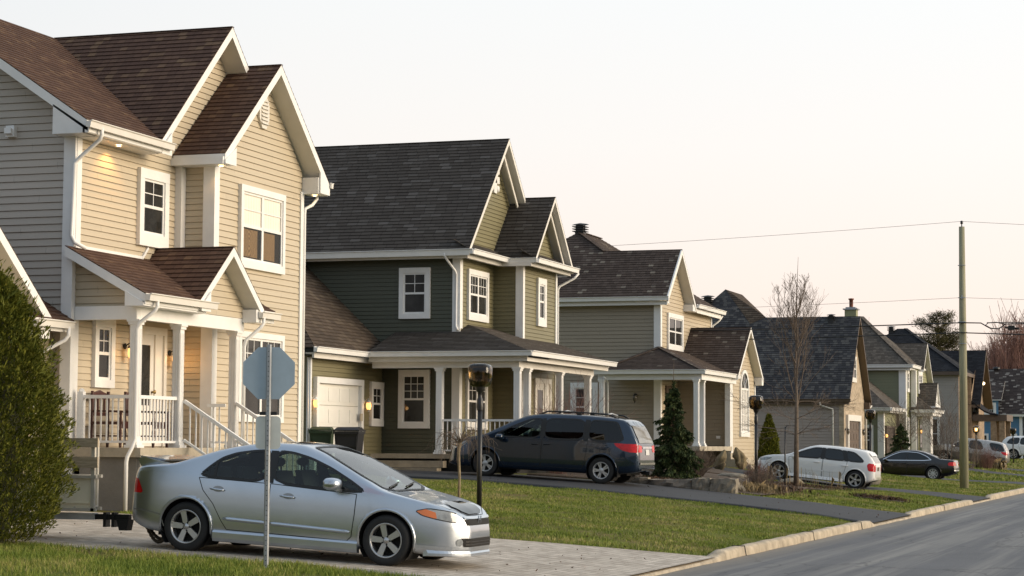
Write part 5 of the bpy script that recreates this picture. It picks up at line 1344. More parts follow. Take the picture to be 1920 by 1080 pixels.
def white_wagon():
    o = empty('parked_car', (0,0,0), 'small white hatchback wagon with five spoke wheels on the third driveway', 'car', 'cars parked on the driveways')
    c = dict(wb=2.61, R=.31, arch=.352, archz=.01, tumble=.40,
        top=[(-1.94,.50),(-1.93,.80),(-1.90,.98),(-1.80,1.16),(-1.66,1.34),(-1.60,1.40),(-1.3,1.445),(-.6,1.468),(0,1.45),(.3,1.38),(.7,1.18),(1.05,1.0),(1.2,.955),(1.6,.90),(1.95,.80),(2.12,.68),(2.16,.5)],
        bot=[(-1.94,.36),(-1.7,.26),(-1.4,.2),(1.5,.18),(2.0,.18),(2.16,.24)],
        wid=[(-1.94,.66),(-1.88,.75),(-1.7,.82),(-1.2,.85),(0,.855),(1.2,.845),(1.6,.80),(1.95,.68),(2.16,.45)],
        belt=[(-1.94,.48),(-1.9,.93),(-1.5,.97),(-.6,.95),(.5,.92),(1.2,.88),(1.7,.80),(2.16,.48)])
    c['zs'] = sc = 0.93
    c['top'] = [(x, z*sc) for x, z in c['top']]; c['belt'] = [(x, z*sc) for x, z in c['belt']]
    car = Car(c, o, .03); car.body(M['whitecar'])
    w1 = [(-.10,.965),(-.12,1.34),(.15,1.32),(.45,1.20),(1.0,.925)]; w2 = [(-.20,.97),(-.20,1.345),(-.8,1.34),(-.92,.975)]; w3 = [(-1.02,.98),(-.9,1.335),(-1.2,1.30),(-1.45,1.12),(-1.55,1.0)]
    side_glass(car, [w1, w2, w3], mat='tint', strip=.05)
    g = MB(); car.decal(g, symm([(.32,.5),(.7,.6),(1.08,.66)]), 'T', .004, .1); g.build('windscreen', M['tint'], o)
    g = MB(); car.decal(g, [(-.56,1.0),(.56,1.0),(.48,1.30),(-.48,1.30)], 'B', .005, .08); w = g.build('rear_window', M['rearlight_glass'], o)
    for sd in 'RL':
        for q in ([(-.22,.955),(-.08,.955),(-.10,1.36),(-.22,1.36)],[(-1.04,.965),(-.90,.965),(-.78,1.35),(-.92,1.345)]):
            m = MB(); car.decal(m, q, sd, .006, .06); m.build('window_pillar', M['rubber'], o)
    m = MB(); car.ribbon(m, [(-1.70,.6),(-1.70,-.6)], 'T', .16, .03); m.build('spoiler', M['whitecar'], o)
    doors(car, [[(-.16,.95),(-.16,.30),(.85,.28),(.95,.5),(1.0,.9)], [(-.18,.95),(-.18,.30),(-.75,.31),(-.92,.55),(-1.0,.96)]], [(.02,.82),(-.92,.80)], 'whitecar', sides='RL')
    for sd in 'RL':
        m = MB(); car.ribbon(m, [(-.86,.55),(-.18,.53),(.92,.50)], sd, .04, .01); car.ribbon(m, [(-1.38,.84),(-1.56,.84),(-1.57,.70),(-1.38,.70)], sd, .006, .003, closed=True); m.build('side_moulding', M['whitecar'], o)
    lampset(car, [[(-1.92,.96),(-1.72,.99),(-1.66,.90),(-1.72,.70),(-1.92,.70)]], 'taillight', 'tail', 'RL')
    m = MB(); car.decal(m, [(-.72,.70),(-.56,.70),(-.54,.95),(-.72,.93)], 'B', .006, .05); car.decal(m, [(.72,.70),(.56,.70),(.54,.95),(.72,.93)], 'B', .006, .05); m.build('taillight', M['tail'], o)
    m = MB(); car.decal(m, [(-.17,.72),(.17,.72),(.17,.86),(-.17,.86)], 'B', .01, .1); m.build('number_plate', M['plate_d'], o)
    lampset(car, [[(1.55,.80),(1.8,.79),(2.02,.72),(2.06,.64),(1.75,.68)]], 'headlight', 'headl', 'RL')
    for sd in 'RL':
        sg = -1 if sd == 'R' else 1; m = MB(); m.prism([(-.9,sg*.82,.17),(-.9,sg*.88,.2),(-.9,sg*.86,.28),(-.9,sg*.82,.3)],(1.85,0,0)); m.build('side_skirt', M['whitecar'], o)
    mirror(car, .82, .97, 'whitecar')
    four_wheels(car, .31, .2, .74, 'five', rimr=.215)
    slope_place(o, -14.29, .53, -11.803, .265, 71.75)
    return o
M['rearlight_glass'] = flat('pale_rear_glass', (.22,.21,.19), .05, var=.3, spec=.7)
M['plate_d'] = flat('dark_plate', (.10,.06,.04), .5)

def black_sedan():
    o = empty('parked_car', (0,0,0), 'black four door sedan with chrome window trim on the brick garage driveway', 'car', 'cars parked on the driveways')
    c = dict(wb=2.58, R=.315, arch=.36, archz=.01, tumble=.42,
        top=[(-2.27,.55),(-2.25,.85),(-2.2,1.0),(-2.0,1.03),(-1.65,1.05),(-1.2,1.24),(-.8,1.39),(-.3,1.455),(.1,1.44),(.4,1.36),(.8,1.15),(1.1,1.0),(1.3,.95),(1.7,.88),(2.05,.78),(2.2,.64),(2.26,.5)],
        bot=[(-2.27,.36),(-2.0,.26),(-1.5,.2),(1.5,.19),(2.0,.2),(2.26,.25)],
        wid=[(-2.27,.66),(-2.2,.74),(-2.0,.82),(-1.4,.87),(0,.88),(1.2,.87),(1.7,.82),(2.05,.7),(2.26,.45)],
        belt=[(-2.27,.5),(-2.2,.93),(-1.7,.96),(-1,.955),(0,.93),(.8,.9),(1.3,.87),(1.8,.77),(2.26,.48)])
    c['zs'] = sc = 0.93
    c['top'] = [(x, z*sc) for x, z in c['top']]; c['belt'] = [(x, z*sc) for x, z in c['belt']]
    car = Car(c, o, .03); car.body(M['blackcar'])
    w1 = [(-.06,.95),(-.08,1.325),(.2,1.30),(.5,1.18),(1.0,.925)]; w2 = [(-.12,.955),(-.14,1.33),(-.6,1.30),(-.95,1.15),(-1.2,.985)]
    side_glass(car, [w1, w2], mat='tint', strip=.03)
    m = MB()
    for sd in 'RL': car.ribbon(m, smooth_poly([(-1.24,.968),(1.04,.905),(.52,1.195),(.2,1.325),(-.1,1.352),(-.6,1.325),(-.98,1.17)],1), sd, .03, .01, closed=True)
    m.build('window_trim', M['chrome'], o)
    g = MB(); car.decal(g, symm([(.42,.5),(.8,.6),(1.15,.66)]), 'T', .004, .1); g.build('windscreen', M['tint'], o)
    g = MB(); car.decal(g, symm([(-1.05,.48),(-1.35,.55),(-1.58,.6)]), 'T', .004, .1); g.build('rear_window', M['tint'], o)
    doors(car, [[(-.1,.93),(-.1,.3),(.85,.29),(.95,.5),(1.0,.89)], [(-.12,.94),(-.12,.3),(-.7,.31),(-.92,.55),(-1.02,.95)]], [(.02,.80),(-.88,.82)], 'blackcar', sides='RL')
    lampset(car, [[(-2.24,.93),(-2.0,.91),(-1.93,.82),(-2.0,.74),(-2.24,.74)]], 'taillight', 'tail', 'RL')
    m = MB(); car.decal(m, [(-.7,.75),(-.45,.75),(-.43,.92),(-.7,.92)], 'B', .006, .05); car.decal(m, [(.7,.75),(.45,.75),(.43,.92),(.7,.92)], 'B', .006, .05); m.build('taillight', M['tail'], o)
    m = MB(); car.decal(m, [(-.26,.76),(.26,.76),(.26,.87),(-.26,.87)], 'B', .01, .1); m.build('number_plate', M['plate'], o)
    m = MB(); car.ribbon(m, [(-.72,.52),(0,.52),(.72,.52)], 'B', .05, .015); car.ribbon(m, [(-.66,.36),(.66,.36)], 'B', .025, .015); m.build('bumper_moulding', M['hubcap'], o)
    lampset(car, [[(1.62,.78),(1.85,.78),(2.1,.70),(2.12,.60),(1.8,.64)]], 'headlight', 'headl', 'RL')
    mirror(car, .84, .96, 'blackcar')
    four_wheels(car, .315, .2, .76, 'multi', rimr=.215, n=9, mat='hubcap')
    slope_place(o, -14.95, .24, -12.40, .17, 97.15)
    return o

def tan_suv():
    o = empty('parked_car', (0,0,0), 'pewter and taupe two tone sport utility vehicle behind the utility pole', 'suv', 'cars parked on the driveways')
    c = dict(wb=2.85, R=.355, arch=.41, archz=.01, tumble=.34,
        top=[(-2.28,.6),(-2.26,.95),(-2.2,1.15),(-2.05,1.45),(-1.92,1.66),(-1.5,1.735),(-.5,1.75),(.1,1.73),(.45,1.62),(.9,1.33),(1.15,1.2),(1.6,1.13),(2.1,1.0),(2.32,.8),(2.38,.6)],
        bot=[(-2.28,.45),(-2.0,.36),(-1.5,.29),(1.6,.28),(2.1,.3),(2.38,.36)],
        wid=[(-2.28,.74),(-2.15,.86),(-1.8,.92),(-1,.935),(1.3,.93),(1.9,.85),(2.2,.7),(2.38,.5)],
        belt=[(-2.28,.58),(-2.2,1.05),(-1.6,1.12),(0,1.09),(1.2,1.05),(1.9,.95),(2.38,.58)])
    c['zs'] = sc = 0.945
    c['top'] = [(x, z*sc) for x, z in c['top']]; c['belt'] = [(x, z*sc) for x, z in c['belt']]
    car = Car(c, o, .035); car.body(M['pewter'])
    w1 = [(.1,1.12),(.1,1.60),(.35,1.56),(.75,1.36),(1.1,1.10)]; w2 = [(0,1.12),(0,1.61),(-.62,1.61),(-.85,1.13)]; w3 = [(-1.35,1.15),(-1.12,1.60),(-1.85,1.56),(-2.08,1.16)]
    side_glass(car, [w1, w2, w3], mat='tint', strip=.045)
    for sd in 'RL':
        m = MB(); car.decal(m, [(-2.26,.40),(-1.9,.34),(1.9,.32),(2.3,.42),(2.3,.66),(1.5,.80),(-1.4,.80),(-2.24,.78)], sd, .004, .06)
        keep = [i for i, f in enumerate(m.f) if all(math.hypot(sum(m.v[j][0] for j in f)/len(f)-cx, sum(m.v[j][2] for j in f)/len(f)-.365) > .41 for cx in (-1.425,1.425))]
        m.f = [m.f[i] for i in keep]; m.m = [m.m[i] for i in keep]; m.uv = [m.uv[i] for i in keep]; m.sm = [m.sm[i] for i in keep]; m.build('cladding', M['cladding'], o)
    g = MB(); car.decal(g, symm([(.55,.5),(.9,.6),(1.12,.68)]), 'T', .004, .1); g.build('windscreen', M['tint'], o)
    g = MB(); car.decal(g, [(-.6,1.2),(.6,1.2),(.52,1.58),(-.52,1.58)], 'B', .005, .08); g.build('rear_window', M['rearlight_glass'], o)
    doors(car, [[(.05,1.08),(.05,.4),(1.0,.38),(1.12,.7),(1.15,1.05)], [(.03,1.08),(.03,.4),(-.7,.4),(-.95,.75),(-1.0,1.1)]], [(.2,.97),(-.75,.98)], 'pewter', sides='R')
    lampset(car, [[(-2.22,1.13),(-1.86,1.12),(-1.95,1.0),(-2.1,.93),(-2.26,.93)]], 'taillight', 'tail', 'RL')
    m = MB(); car.decal(m, [(-.76,.95),(-.55,.95),(-.5,1.1),(-.74,1.12)], 'B', .006, .05); car.decal(m, [(.76,.95),(.55,.95),(.5,1.1),(.74,1.12)], 'B', .006, .05); m.build('taillight', M['tail'], o)
    m = MB(); car.decal(m, [(-.85,.46),(.85,.46),(.85,.74),(-.85,.74)], 'B', .008, .08); m.build('bumper', M['cladding'], o)
    lampset(car, [[(1.8,1.0),(2.1,.96),(2.28,.82),(1.95,.82)]], 'headlight', 'headl', 'RL')
    mirror(car, .95, 1.16, 'pewter', s=1.2)
    four_wheels(car, .355, .225, .79, 'multi', rimr=.225, n=6)
    slope_place(o, -15.85, .75, -13.0, .41, 128.9)
    return o
def white_suv():
    o = empty('parked_car', (0,0,0), 'white sport utility vehicle in front of the blue house at the edge of the photo', 'suv', 'cars parked on the driveways')
    c = dict(wb=2.66, R=.345, arch=.40, archz=.01, tumble=.36,
        top=[(-2.2,.6),(-2.18,.95),(-2.1,1.2),(-1.9,1.5),(-1.7,1.63),(-1.2,1.68),(-.3,1.69),(.2,1.66),(.6,1.5),(1.0,1.24),(1.2,1.13),(1.7,1.05),(2.1,.9),(2.25,.6)],
        bot=[(-2.2,.42),(-1.9,.32),(-1.4,.27),(1.5,.26),(2.25,.34)], wid=[(-2.2,.7),(-2.05,.84),(-1.6,.9),(1.2,.9),(1.8,.82),(2.25,.5)],
        belt=[(-2.2,.58),(-2.1,1.0),(-1.4,1.07),(0,1.04),(1.2,1.0),(1.9,.88),(2.25,.58)])
    c['zs'] = sc = 0.95
    c['top'] = [(x, z*sc) for x, z in c['top']]; c['belt'] = [(x, z*sc) for x, z in c['belt']]
    car = Car(c, o, .04); car.body(M['whitecar'])
    side_glass(car, [[(.1,1.08),(.1,1.55),(.4,1.5),(.75,1.3),(1.0,1.07)],[(0,1.08),(0,1.56),(-.8,1.55),(-.9,1.09)],[(-1.0,1.1),(-.9,1.55),(-1.5,1.5),(-1.8,1.15)]], mat='tint', strip=.04)
    lampset(car, [[(-2.15,1.12),(-1.85,1.1),(-1.9,.95),(-2.18,.95)]], 'taillight', 'tail', 'RL')
    doors(car, [[(.05,1.04),(.05,.4),(1.0,.38),(1.1,1.0)], [(.03,1.05),(.03,.4),(-.8,.4),(-1.0,1.07)]], [(.2,.93),(-.75,.94)], 'whitecar', sides='R')
    four_wheels(car, .345, .22, .77, 'multi', rimr=.235, n=7)
    slope_place(o, -10.65, .86, -13.3, .86, 146.2)
    return o
# ------------------------------------------------------------------ terrain
TX = np.array([-400., -60, -22, -17.5, -14.5, -12., -9.6, -7.15])
TY = np.array([-60., 10, 24, 31, 40, 46, 50, 60, 71, 85, 97, 112, 128, 146, 185, 260, 700])
TZ = np.array([
 [.8,.8,.62,.50,.42,.32,.21,.045], [.8,.8,.62,.50,.42,.32,.21,.045], [.8,.8,.60,.50,.43,.32,.21,.045], [.9,.9,.62,.53,.45,.34,.21,.045],
 [1.1,1.1,.78,.66,.52,.38,.24,.045], [1.2,1.2,.95,.80,.63,.45,.27,.045], [1.2,1.2,1.0,.885,.725,.51,.30,.045], [1.2,1.2,1.05,.93,.72,.50,.30,.045],
 [1.2,1.2,1.1,.97,.60,.28,.17,.045], [1.2,1.2,1.1,.98,.72,.42,.22,.045], [1.2,1.2,1.05,.85,.36,.15,.10,.045], [1.2,1.2,1.0,.85,.55,.3,.16,.045],
 [1.1,1.1,.95,.85,.60,.33,.18,.045], [1.0,1.0,.95,.9,.88,.85,.72,.25], [.8,.8,.7,.7,.7,.65,.5,.3], [.8]*8, [.8]*8])
def ground_z(x, y):
    x = np.clip(np.asarray(x, float), TX[0], TX[-1]); y = np.clip(np.asarray(y, float), TY[0], TY[-1])
    i = np.clip(np.searchsorted(TX, x)-1, 0, len(TX)-2); j = np.clip(np.searchsorted(TY, y)-1, 0, len(TY)-2)
    u = (x-TX[i])/(TX[i+1]-TX[i]); v = (y-TY[j])/(TY[j+1]-TY[j]); u2 = u; v2 = v*v*(3-2*v)
    return (TZ[j,i]*(1-u2)+TZ[j,i+1]*u2)*(1-v2)+(TZ[j+1,i]*(1-u2)+TZ[j+1,i+1]*u2)*v2
gz = lambda x, y: float(ground_z(x, y))

def matlawn():
    m, nt, b = newmat('lawn')
    o = coords(nt)
    big = noise(nt, o, .35, 5, .6, .5); mid = noise(nt, o, 1.6, 5, .65); fine = noise(nt, o, 26, 5, .75)
    green = ramp(nt, fine, [(.25,(.085,.105,.018)),(.6,(.16,.185,.034)),(.85,(.24,.24,.055))])
    straw = ramp(nt, fine, [(.25,(.11,.088,.032)),(.75,(.25,.205,.085))])
    f = mth(nt, 'ADD', mth(nt, 'MULTIPLY', big, .55), mth(nt, 'MULTIPLY', mid, .55))
    k = ramp(nt, f, [(.46,(0,0,0)),(.66,(1,1,1))])
    L_(nt, mixc(nt, k, green, straw), b.inputs['Base Color']); b.inputs['Roughness'].default_value = .95; b.inputs['Specular IOR Level'].default_value = .1
    bump(nt, b, mth(nt,'ADD',fine,mth(nt,'MULTIPLY',mid,1.5)), .9, .05)
    return m
M['lawn'] = matlawn()
def matasphalt(name, a, c2, streak=None, scale=1.0, rough=.8):
    m, nt, b = newmat(name)
    o = coords(nt)
    fine = noise(nt, o, 55*scale, 3, .8); blot = noise(nt, o, .5, 5, .65, .6)
    col = ramp(nt, fine, [(.3,a),(.7,c2)])
    col = mixc(nt, 1, col, ramp(nt, blot, [(.3,(.86,.86,.86)),(.7,(1.12,1.12,1.12))]), 'MULTIPLY')
    if streak:
        st = noise(nt, coords(nt, 'Object', (1.1,.03,1)), 1.3, 5, .6); st2 = noise(nt, coords(nt,'Object',(5,.06,1)), 1.0, 4, .7)
        k = ramp(nt, mth(nt,'ADD',mth(nt,'MULTIPLY',st,.65),mth(nt,'MULTIPLY',st2,.35)), [(.46,(0,0,0)),(.66,(1,1,1))])
        col = mixc(nt, k, col, streak)
        sx = N_(nt, 'ShaderNodeSeparateXYZ'); L_(nt, o, sx.inputs[0])
        vo = N_(nt, 'ShaderNodeTexVoronoi', feature='DISTANCE_TO_EDGE'); vo.inputs['Scale'].default_value = .22
        dn = N_(nt, 'ShaderNodeTexNoise'); dn.inputs['Scale'].default_value = 1.2; dn.inputs['Detail'].default_value = 5; L_(nt, coords(nt,'Object',(1.6,.5,1)), dn.inputs['Vector'])
        av = N_(nt, 'ShaderNodeVectorMath', operation='MULTIPLY_ADD'); L_(nt, dn.outputs['Color'], av.inputs[0]); av.inputs[1].default_value = (1.6,1.6,0); L_(nt, coords(nt,'Object',(1.5,.55,1)), av.inputs[2]); L_(nt, av.outputs[0], vo.inputs['Vector'])
        crack = mth(nt, 'LESS_THAN', vo.outputs['Distance'], .006)
        col = mixc(nt, mth(nt,'MULTIPLY',crack,.4), col, (.025,.025,.027))
        grit = N_(nt, 'ShaderNodeMapRange'); grit.inputs['From Min'].default_value = -6.35; grit.inputs['From Max'].default_value = -7.05; L_(nt, sx.outputs[0], grit.inputs['Value'])
        col = mixc(nt, mth(nt,'MULTIPLY',grit.outputs[0],mth(nt,'MULTIPLY',noise(nt, coords(nt,'Object',(3,.5,1)), 2, 5, .7),1.3)), col, (.25,.21,.155))
    L_(nt, col, b.inputs['Base Color']); b.inputs['Roughness'].default_value = rough; b.inputs['Specular IOR Level'].default_value = .4
    bump(nt, b, fine, .35, .006)
    return m
M['road'] = matasphalt('road_asphalt', (.068,.070,.075), (.13,.133,.14), (.23,.222,.205))
M['drive'] = matasphalt('driveway_asphalt', (.026,.027,.030), (.05,.051,.055))
def matpaver():
    m, nt, b = newmat('pavers')
    t = N_(nt, 'ShaderNodeTexBrick'); t.inputs['Scale'].default_value = 1; t.inputs['Brick Width'].default_value = .23; t.inputs['Row Height'].default_value = .115
    t.inputs['Mortar Size'].default_value = .006; t.inputs['Color1'].default_value = (.38,.33,.275,1); t.inputs['Color2'].default_value = (.56,.50,.43,1); t.inputs['Mortar'].default_value = (.24,.205,.16,1)
    mp = N_(nt, 'ShaderNodeMapping'); mp.inputs['Rotation'].default_value = (0,0,R(90)); L_(nt, coords(nt), mp.inputs['Vector']); L_(nt, mp.outputs[0], t.inputs['Vector'])
    n1 = noise(nt, coords(nt), .8, 5, .7, .6); n2 = noise(nt, coords(nt,'Object',(.35,2.2,1)), 2.0, 5, .7)
    c = mixc(nt, 1, t.outputs['Color'], ramp(nt, mth(nt,'ADD',mth(nt,'MULTIPLY',n1,.5),mth(nt,'MULTIPLY',n2,.5)), [(.3,(.62,.60,.56)),(.7,(1.25,1.25,1.25))]), 'MULTIPLY')
    L_(nt, c, b.inputs['Base Color']); b.inputs['Roughness'].default_value = .8
    bump(nt, b, mth(nt,'SUBTRACT',noise(nt, coords(nt), 30, 4),mth(nt,'MULTIPLY',t.outputs['Fac'],1.2)), .7, .012)
    return m
M['paver'] = matpaver()
M['mulch'] = flat('mulch', (.085,.058,.038), .95, var=.6, scale=14, bmp=1)
M['kerb'] = flat('kerb_concrete', (.40,.335,.245), .9, var=.42, scale=3.2, bmp=.8)
M['rock'] = flat('boulder', (.22,.19,.145), .9, var=.4, scale=4, bmp=.8)
M['ashstone'] = brickmat('wall_stone', (.13,.115,.095), (.24,.20,.155), (.06,.05,.04), .38, .13)

# ground sheet: fine near the houses, coarse to the horizon
def grid_sheet(name, xs, ys, zf, mat, kind, label=None):
    X, Y = np.meshgrid(xs, ys); Z = zf(X, Y)
    V = np.stack([X, Y, Z], -1).reshape(-1, 3); nx, ny = len(xs), len(ys)
    i, j = np.meshgrid(np.arange(nx-1), np.arange(ny-1)); a = (j*nx+i).ravel()
    F = np.stack([a, a+1, a+nx+1, a+nx], -1)
    o = np_mesh(name, V, F, mat, smooth=True); tag(o, label, kind=kind); return o
D1 = ([(-7.1,21.6),(-7.6,22.4),(-8.9,22.85),(-13.4,23.1),(-19,23.2)], [(-7.1,30.6),(-8.2,30.5),(-10.6,30.3),(-15.5,30.5),(-19,30.9)])
D2 = ([(-7.1,45.0),(-8.6,46.3),(-11,47.0),(-14,47.4),(-18,47.9),(-22.2,48.2)], [(-7.1,51.6),(-8.3,51.6),(-11,51.9),(-14,52.2),(-18,52.4),(-22.2,53.6)])
D3 = ([(-7.1,64.2),(-9,67.2),(-11,69.2),(-14,70.3),(-17,70.6)], [(-7.1,70.0),(-9,72.2),(-11,73.4),(-14,73.8),(-17,74.2)])
D4 = ([(-7.1,90),(-9,94),(-12,95.6),(-17.4,103)], [(-7.1,98),(-9,99.5),(-12,100),(-17.4,107.6)])
D5 = ([(-7.1,107),(-9.5,111),(-13,116),(-18,119)], [(-7.1,113.5),(-9.5,116),(-13,121),(-18,123)])
D6 = ([(-7.1,119),(-9,125),(-13,127.2),(-17,128)], [(-7.1,126),(-9,130.5),(-13,131),(-17,132)])
def in_strip(x, y, d):
    near, far = d
    n = np.interp(-x, [-p[0] for p in near], [p[1] for p in near]); f = np.interp(-x, [-p[0] for p in far], [p[1] for p in far]); return (y > n-.02) & (y < f+.02) & (x < min(-7.1, near[0][0]+.05))
def zlawn(X, Y):
    Z = ground_z(X, Y)
    n = .018*np.sin(X*1.7+Y*.6)*np.sin(Y*1.3-X*.4)+.010*np.sin(X*4.1)*np.sin(Y*3.7)
    Z = Z+np.where((X < -8) & (Y < 100), n, 0)
    for d in (D1, D2, D3, D4, D5, D6): Z = Z-np.where(in_strip(X, Y, d), .05, 0)
    return np.where(X > -7.12, np.where(X < 2.6, -.06, .1), Z)
xs = np.unique(np.concatenate([np.linspace(-700,-60,12), np.linspace(-60,-24,20), np.arange(-24,-7.2,.3), [-7.14,-7.10,2.55,2.65], np.linspace(4,700,14)]))
ys = np.unique(np.concatenate([np.linspace(-500,10,12), np.arange(10,110,.5), np.arange(110,200,2), np.linspace(200,1500,16)]))
grid_sheet('ground', xs, ys, zlawn, M['lawn'], 'structure')
grid_sheet('road', np.linspace(-7.1,2.6,14), np.concatenate([np.linspace(-100,20,12), np.arange(21,100,2.), np.linspace(100,420,24)]),
           lambda X, Y: -.012+.045*(1-((X+2.2)/4.9)**2), M['road'], 'structure')
def strip(name, near, far, mat, kind, lift=.02, n=26, nv=10):
    """sheet between two edge polylines, lying on the terrain"""
    def res(P):
        P = np.array(P, float); d = np.concatenate([[0], np.cumsum(np.linalg.norm(np.diff(P, axis=0), axis=1))]); t = np.linspace(0, d[-1], n)
        return np.stack([np.interp(t, d, P[:,0]), np.interp(t, d, P[:,1])], -1)
    A, B = res(near), res(far); V = []
    for k in [-1]+list(range(nv+1))+[-2]:   # first and last rows hang down as edges
        Q = A if k == -1 else B if k == -2 else A+(B-A)*k/nv
        V.append(np.concatenate([Q, (ground_z(Q[:,0], Q[:,1])+(lift if k >= 0 else -.16))[:,None]], 1))
    nv += 2
    V = np.concatenate(V); i, j = np.meshgrid(np.arange(n-1), np.arange(nv)); a = (j*n+i).ravel()
    o = np_mesh(name, V, np.stack([a, a+1, a+n+1, a+n], -1), mat, smooth=True); tag(o, kind=kind); return o
strip('driveway', *D1, M['paver'], 'structure', .012, 40, 24)
for d in (D2, D3, D4, D5, D6): strip('driveway', *d, M['drive'], 'structure', .02)
# planting beds
BED = ([(-11.0,52.4),(-13.2,52.5),(-17.4,52.9)], [(-11.0,55.5),(-11.4,61),(-13,66.2),(-17.2,67)])
strip('flower_bed', *BED, M['mulch'], 'structure', .035)
strip('flower_bed', [(-10.9,60.4),(-13.6,60)], [(-10.8,64.8),(-13.6,66.4)], M['mulch'], 'structure', .03)
strip('flower_bed', [(-8.2,57.6),(-9.6,57.9)], [(-8.3,58.6),(-9.7,59.2)], M['mulch'], 'structure', .04)
strip('flower_bed', [(-17.2,66.9),(-14,67.2)], [(-17.2,71.6),(-15.2,69.6)], M['mulch'], 'structure', .05)

def kerb():
    m = MB()
    st = [(15,.03),(29.6,.03),(30.4,.05),(31.2,.13),(44.2,.135),(45.0,.12),(45.35,.03),(51.1,.03),(51.5,.12),(52.2,.13),(63.4,.13),(64.0,.12),(64.4,.03),(69.3,.03),(69.8,.13),(70.5,.15),(89,.15),(90,.03),(98,.03),(98.6,.14),(106,.14),(107,.03),(113,.03),(114,.14),(118.5,.14),(119,.03),(126,.03),(127,.14),(300,.14)]
    ys = sorted(set([y for y, _ in st]+[round(y,2) for y in np.arange(31.2,90,.35)]))
    def hh(y): return float(np.interp(y, [a for a,_ in st], [b for _,b in st]))
    rows = []
    for y in ys:
        w = .012*math.sin(y*2.3)+.008*math.sin(y*7.1); h = hh(y)+.006*math.sin(y*5.3); x0 = -7.06+w
        rows.append([(x0,y,-.03),(x0-.015,y,h*.75),(x0-.055,y,h*1.0),(x0-.16,y,h*1.02),(x0-.215,y,h*.95),(x0-.235,y,-.03)])
    k = len(rows[0]); vs = [p for r in rows for p in r]
    m.mesh(vs, [(i*k+j, i*k+j+1, (i+1)*k+j+1, (i+1)*k+j) for i in range(len(rows)-1) for j in range(k-1)], 0, True)
    for y in (32.4,38.2,43.6,57.3): m.beam((-7.048,y,-.02),(-7.075,y,hh(y)+.004),.012,.012,1); m.beam((-7.07,y,hh(y)+.008),(-7.28,y,hh(y)+.008),.014,.012,1)
    o = m.build('kerb', [M['kerb'], M['dark']]); tag(o, kind='structure')
kerb()

# ------------------------------------------------------------------ grass
def blades(name, n, xr, yr, h, w, mat, avoid=(), clump=0.0, dry=0):
    x = RNG.uniform(*xr, n); y = RNG.uniform(*yr, n)
    if clump:
        d = np.sin(x*1.9+1.3*np.sin(y*.9))*np.sin(y*2.3+x*.7)+.6*np.sin(x*5.1)*np.sin(y*4.3); keep = d > RNG.uniform(-1.4, 1.0, n)*clump; x, y = x[keep], y[keep]
    k = np.ones(len(x), bool)
    for a in avoid: k &= ~in_strip(x, y, a)
    x, y = x[k], y[k]; n = len(x); z = ground_z(x, y)-.01+.018*np.sin(x*1.7+y*.6)*np.sin(y*1.3-x*.4)+.010*np.sin(x*4.1)*np.sin(y*3.7)
    a = RNG.uniform(0, 6.283, n); hh = h*RNG.uniform(.5, 1.25, n); ww = w*RNG.uniform(.6, 1.3, n); lean = hh*RNG.uniform(.1, .8, n); b = RNG.uniform(0, 6.283, n)
    c, s = np.cos(a)*ww, np.sin(a)*ww
    V = np.stack([np.stack([x-c, y-s, z], -1), np.stack([x+c, y+s, z], -1), np.stack([x+np.cos(b)*lean, y+np.sin(b)*lean, z+hh], -1)], 1).reshape(-1, 3)
    o = np_mesh(name, V, np.arange(3*n).reshape(-1, 3), mat); return o
M['blade'] = leafmat('grass_blades', [(0,(.085,.13,.016)),(.4,(.15,.20,.026)),(.66,(.215,.25,.045)),(.82,(.31,.28,.085)),(1,(.42,.35,.16))], .6, .55, 2.0)
M['straw'] = leafmat('dead_grass', [(0,(.16,.115,.06)),(.5,(.26,.20,.11)),(1,(.36,.29,.17))], .8)
M['strawdk'] = leafmat('dead_stems', [(0,(.05,.03,.022)),(.5,(.10,.066,.045)),(1,(.17,.115,.08))], .85)
for nm, n, xr, yr, h, w in (('grass', 150000, (-17.5,-7.4), (18.5,23.25), .075, .006), ('grass', 190000, (-17.5,-7.3), (30.2,48.2), .05, .0075), ('grass', 100000, (-14,-7.3), (51.5,73), .055, .012), ('grass', 60000, (-14,-7.3), (72,100), .06, .016), ('grass', 30000, (-16,-7.3), (98,150), .09, .03)):
    o = blades(nm, n, xr, yr, h, w, M['blade'], (D1, D2, D3, D4, D5, D6, BED), 1.0)
    tag(o, 'short green and straw coloured lawn grass', kind='stuff')
def litter(n):
    x = RNG.uniform(-17,-7.3,n); y = RNG.uniform(21.5,70,n); z = ground_z(x,y)+.035; a = RNG.uniform(0,6.283,n); s = RNG.uniform(.010,.024,n); t = RNG.normal(0,.35,(n,2))
    c, d = np.cos(a)*s, np.sin(a)*s
    V = np.stack([np.stack([x-c,y-d,z-t[:,0]*s],-1), np.stack([x+d*.6,y-c*.6,z+t[:,1]*s],-1), np.stack([x+c,y+d,z+t[:,0]*s],-1), np.stack([x-d*.6,y+c*.6,z-t[:,1]*s],-1)],1).reshape(-1,3)
    o = np_mesh('fallen_leaves', V, np.arange(4*n).reshape(-1,4), M['strawdk']); tag(o, 'scattered dead leaves on the lawns and driveways', kind='stuff')
litter(900)
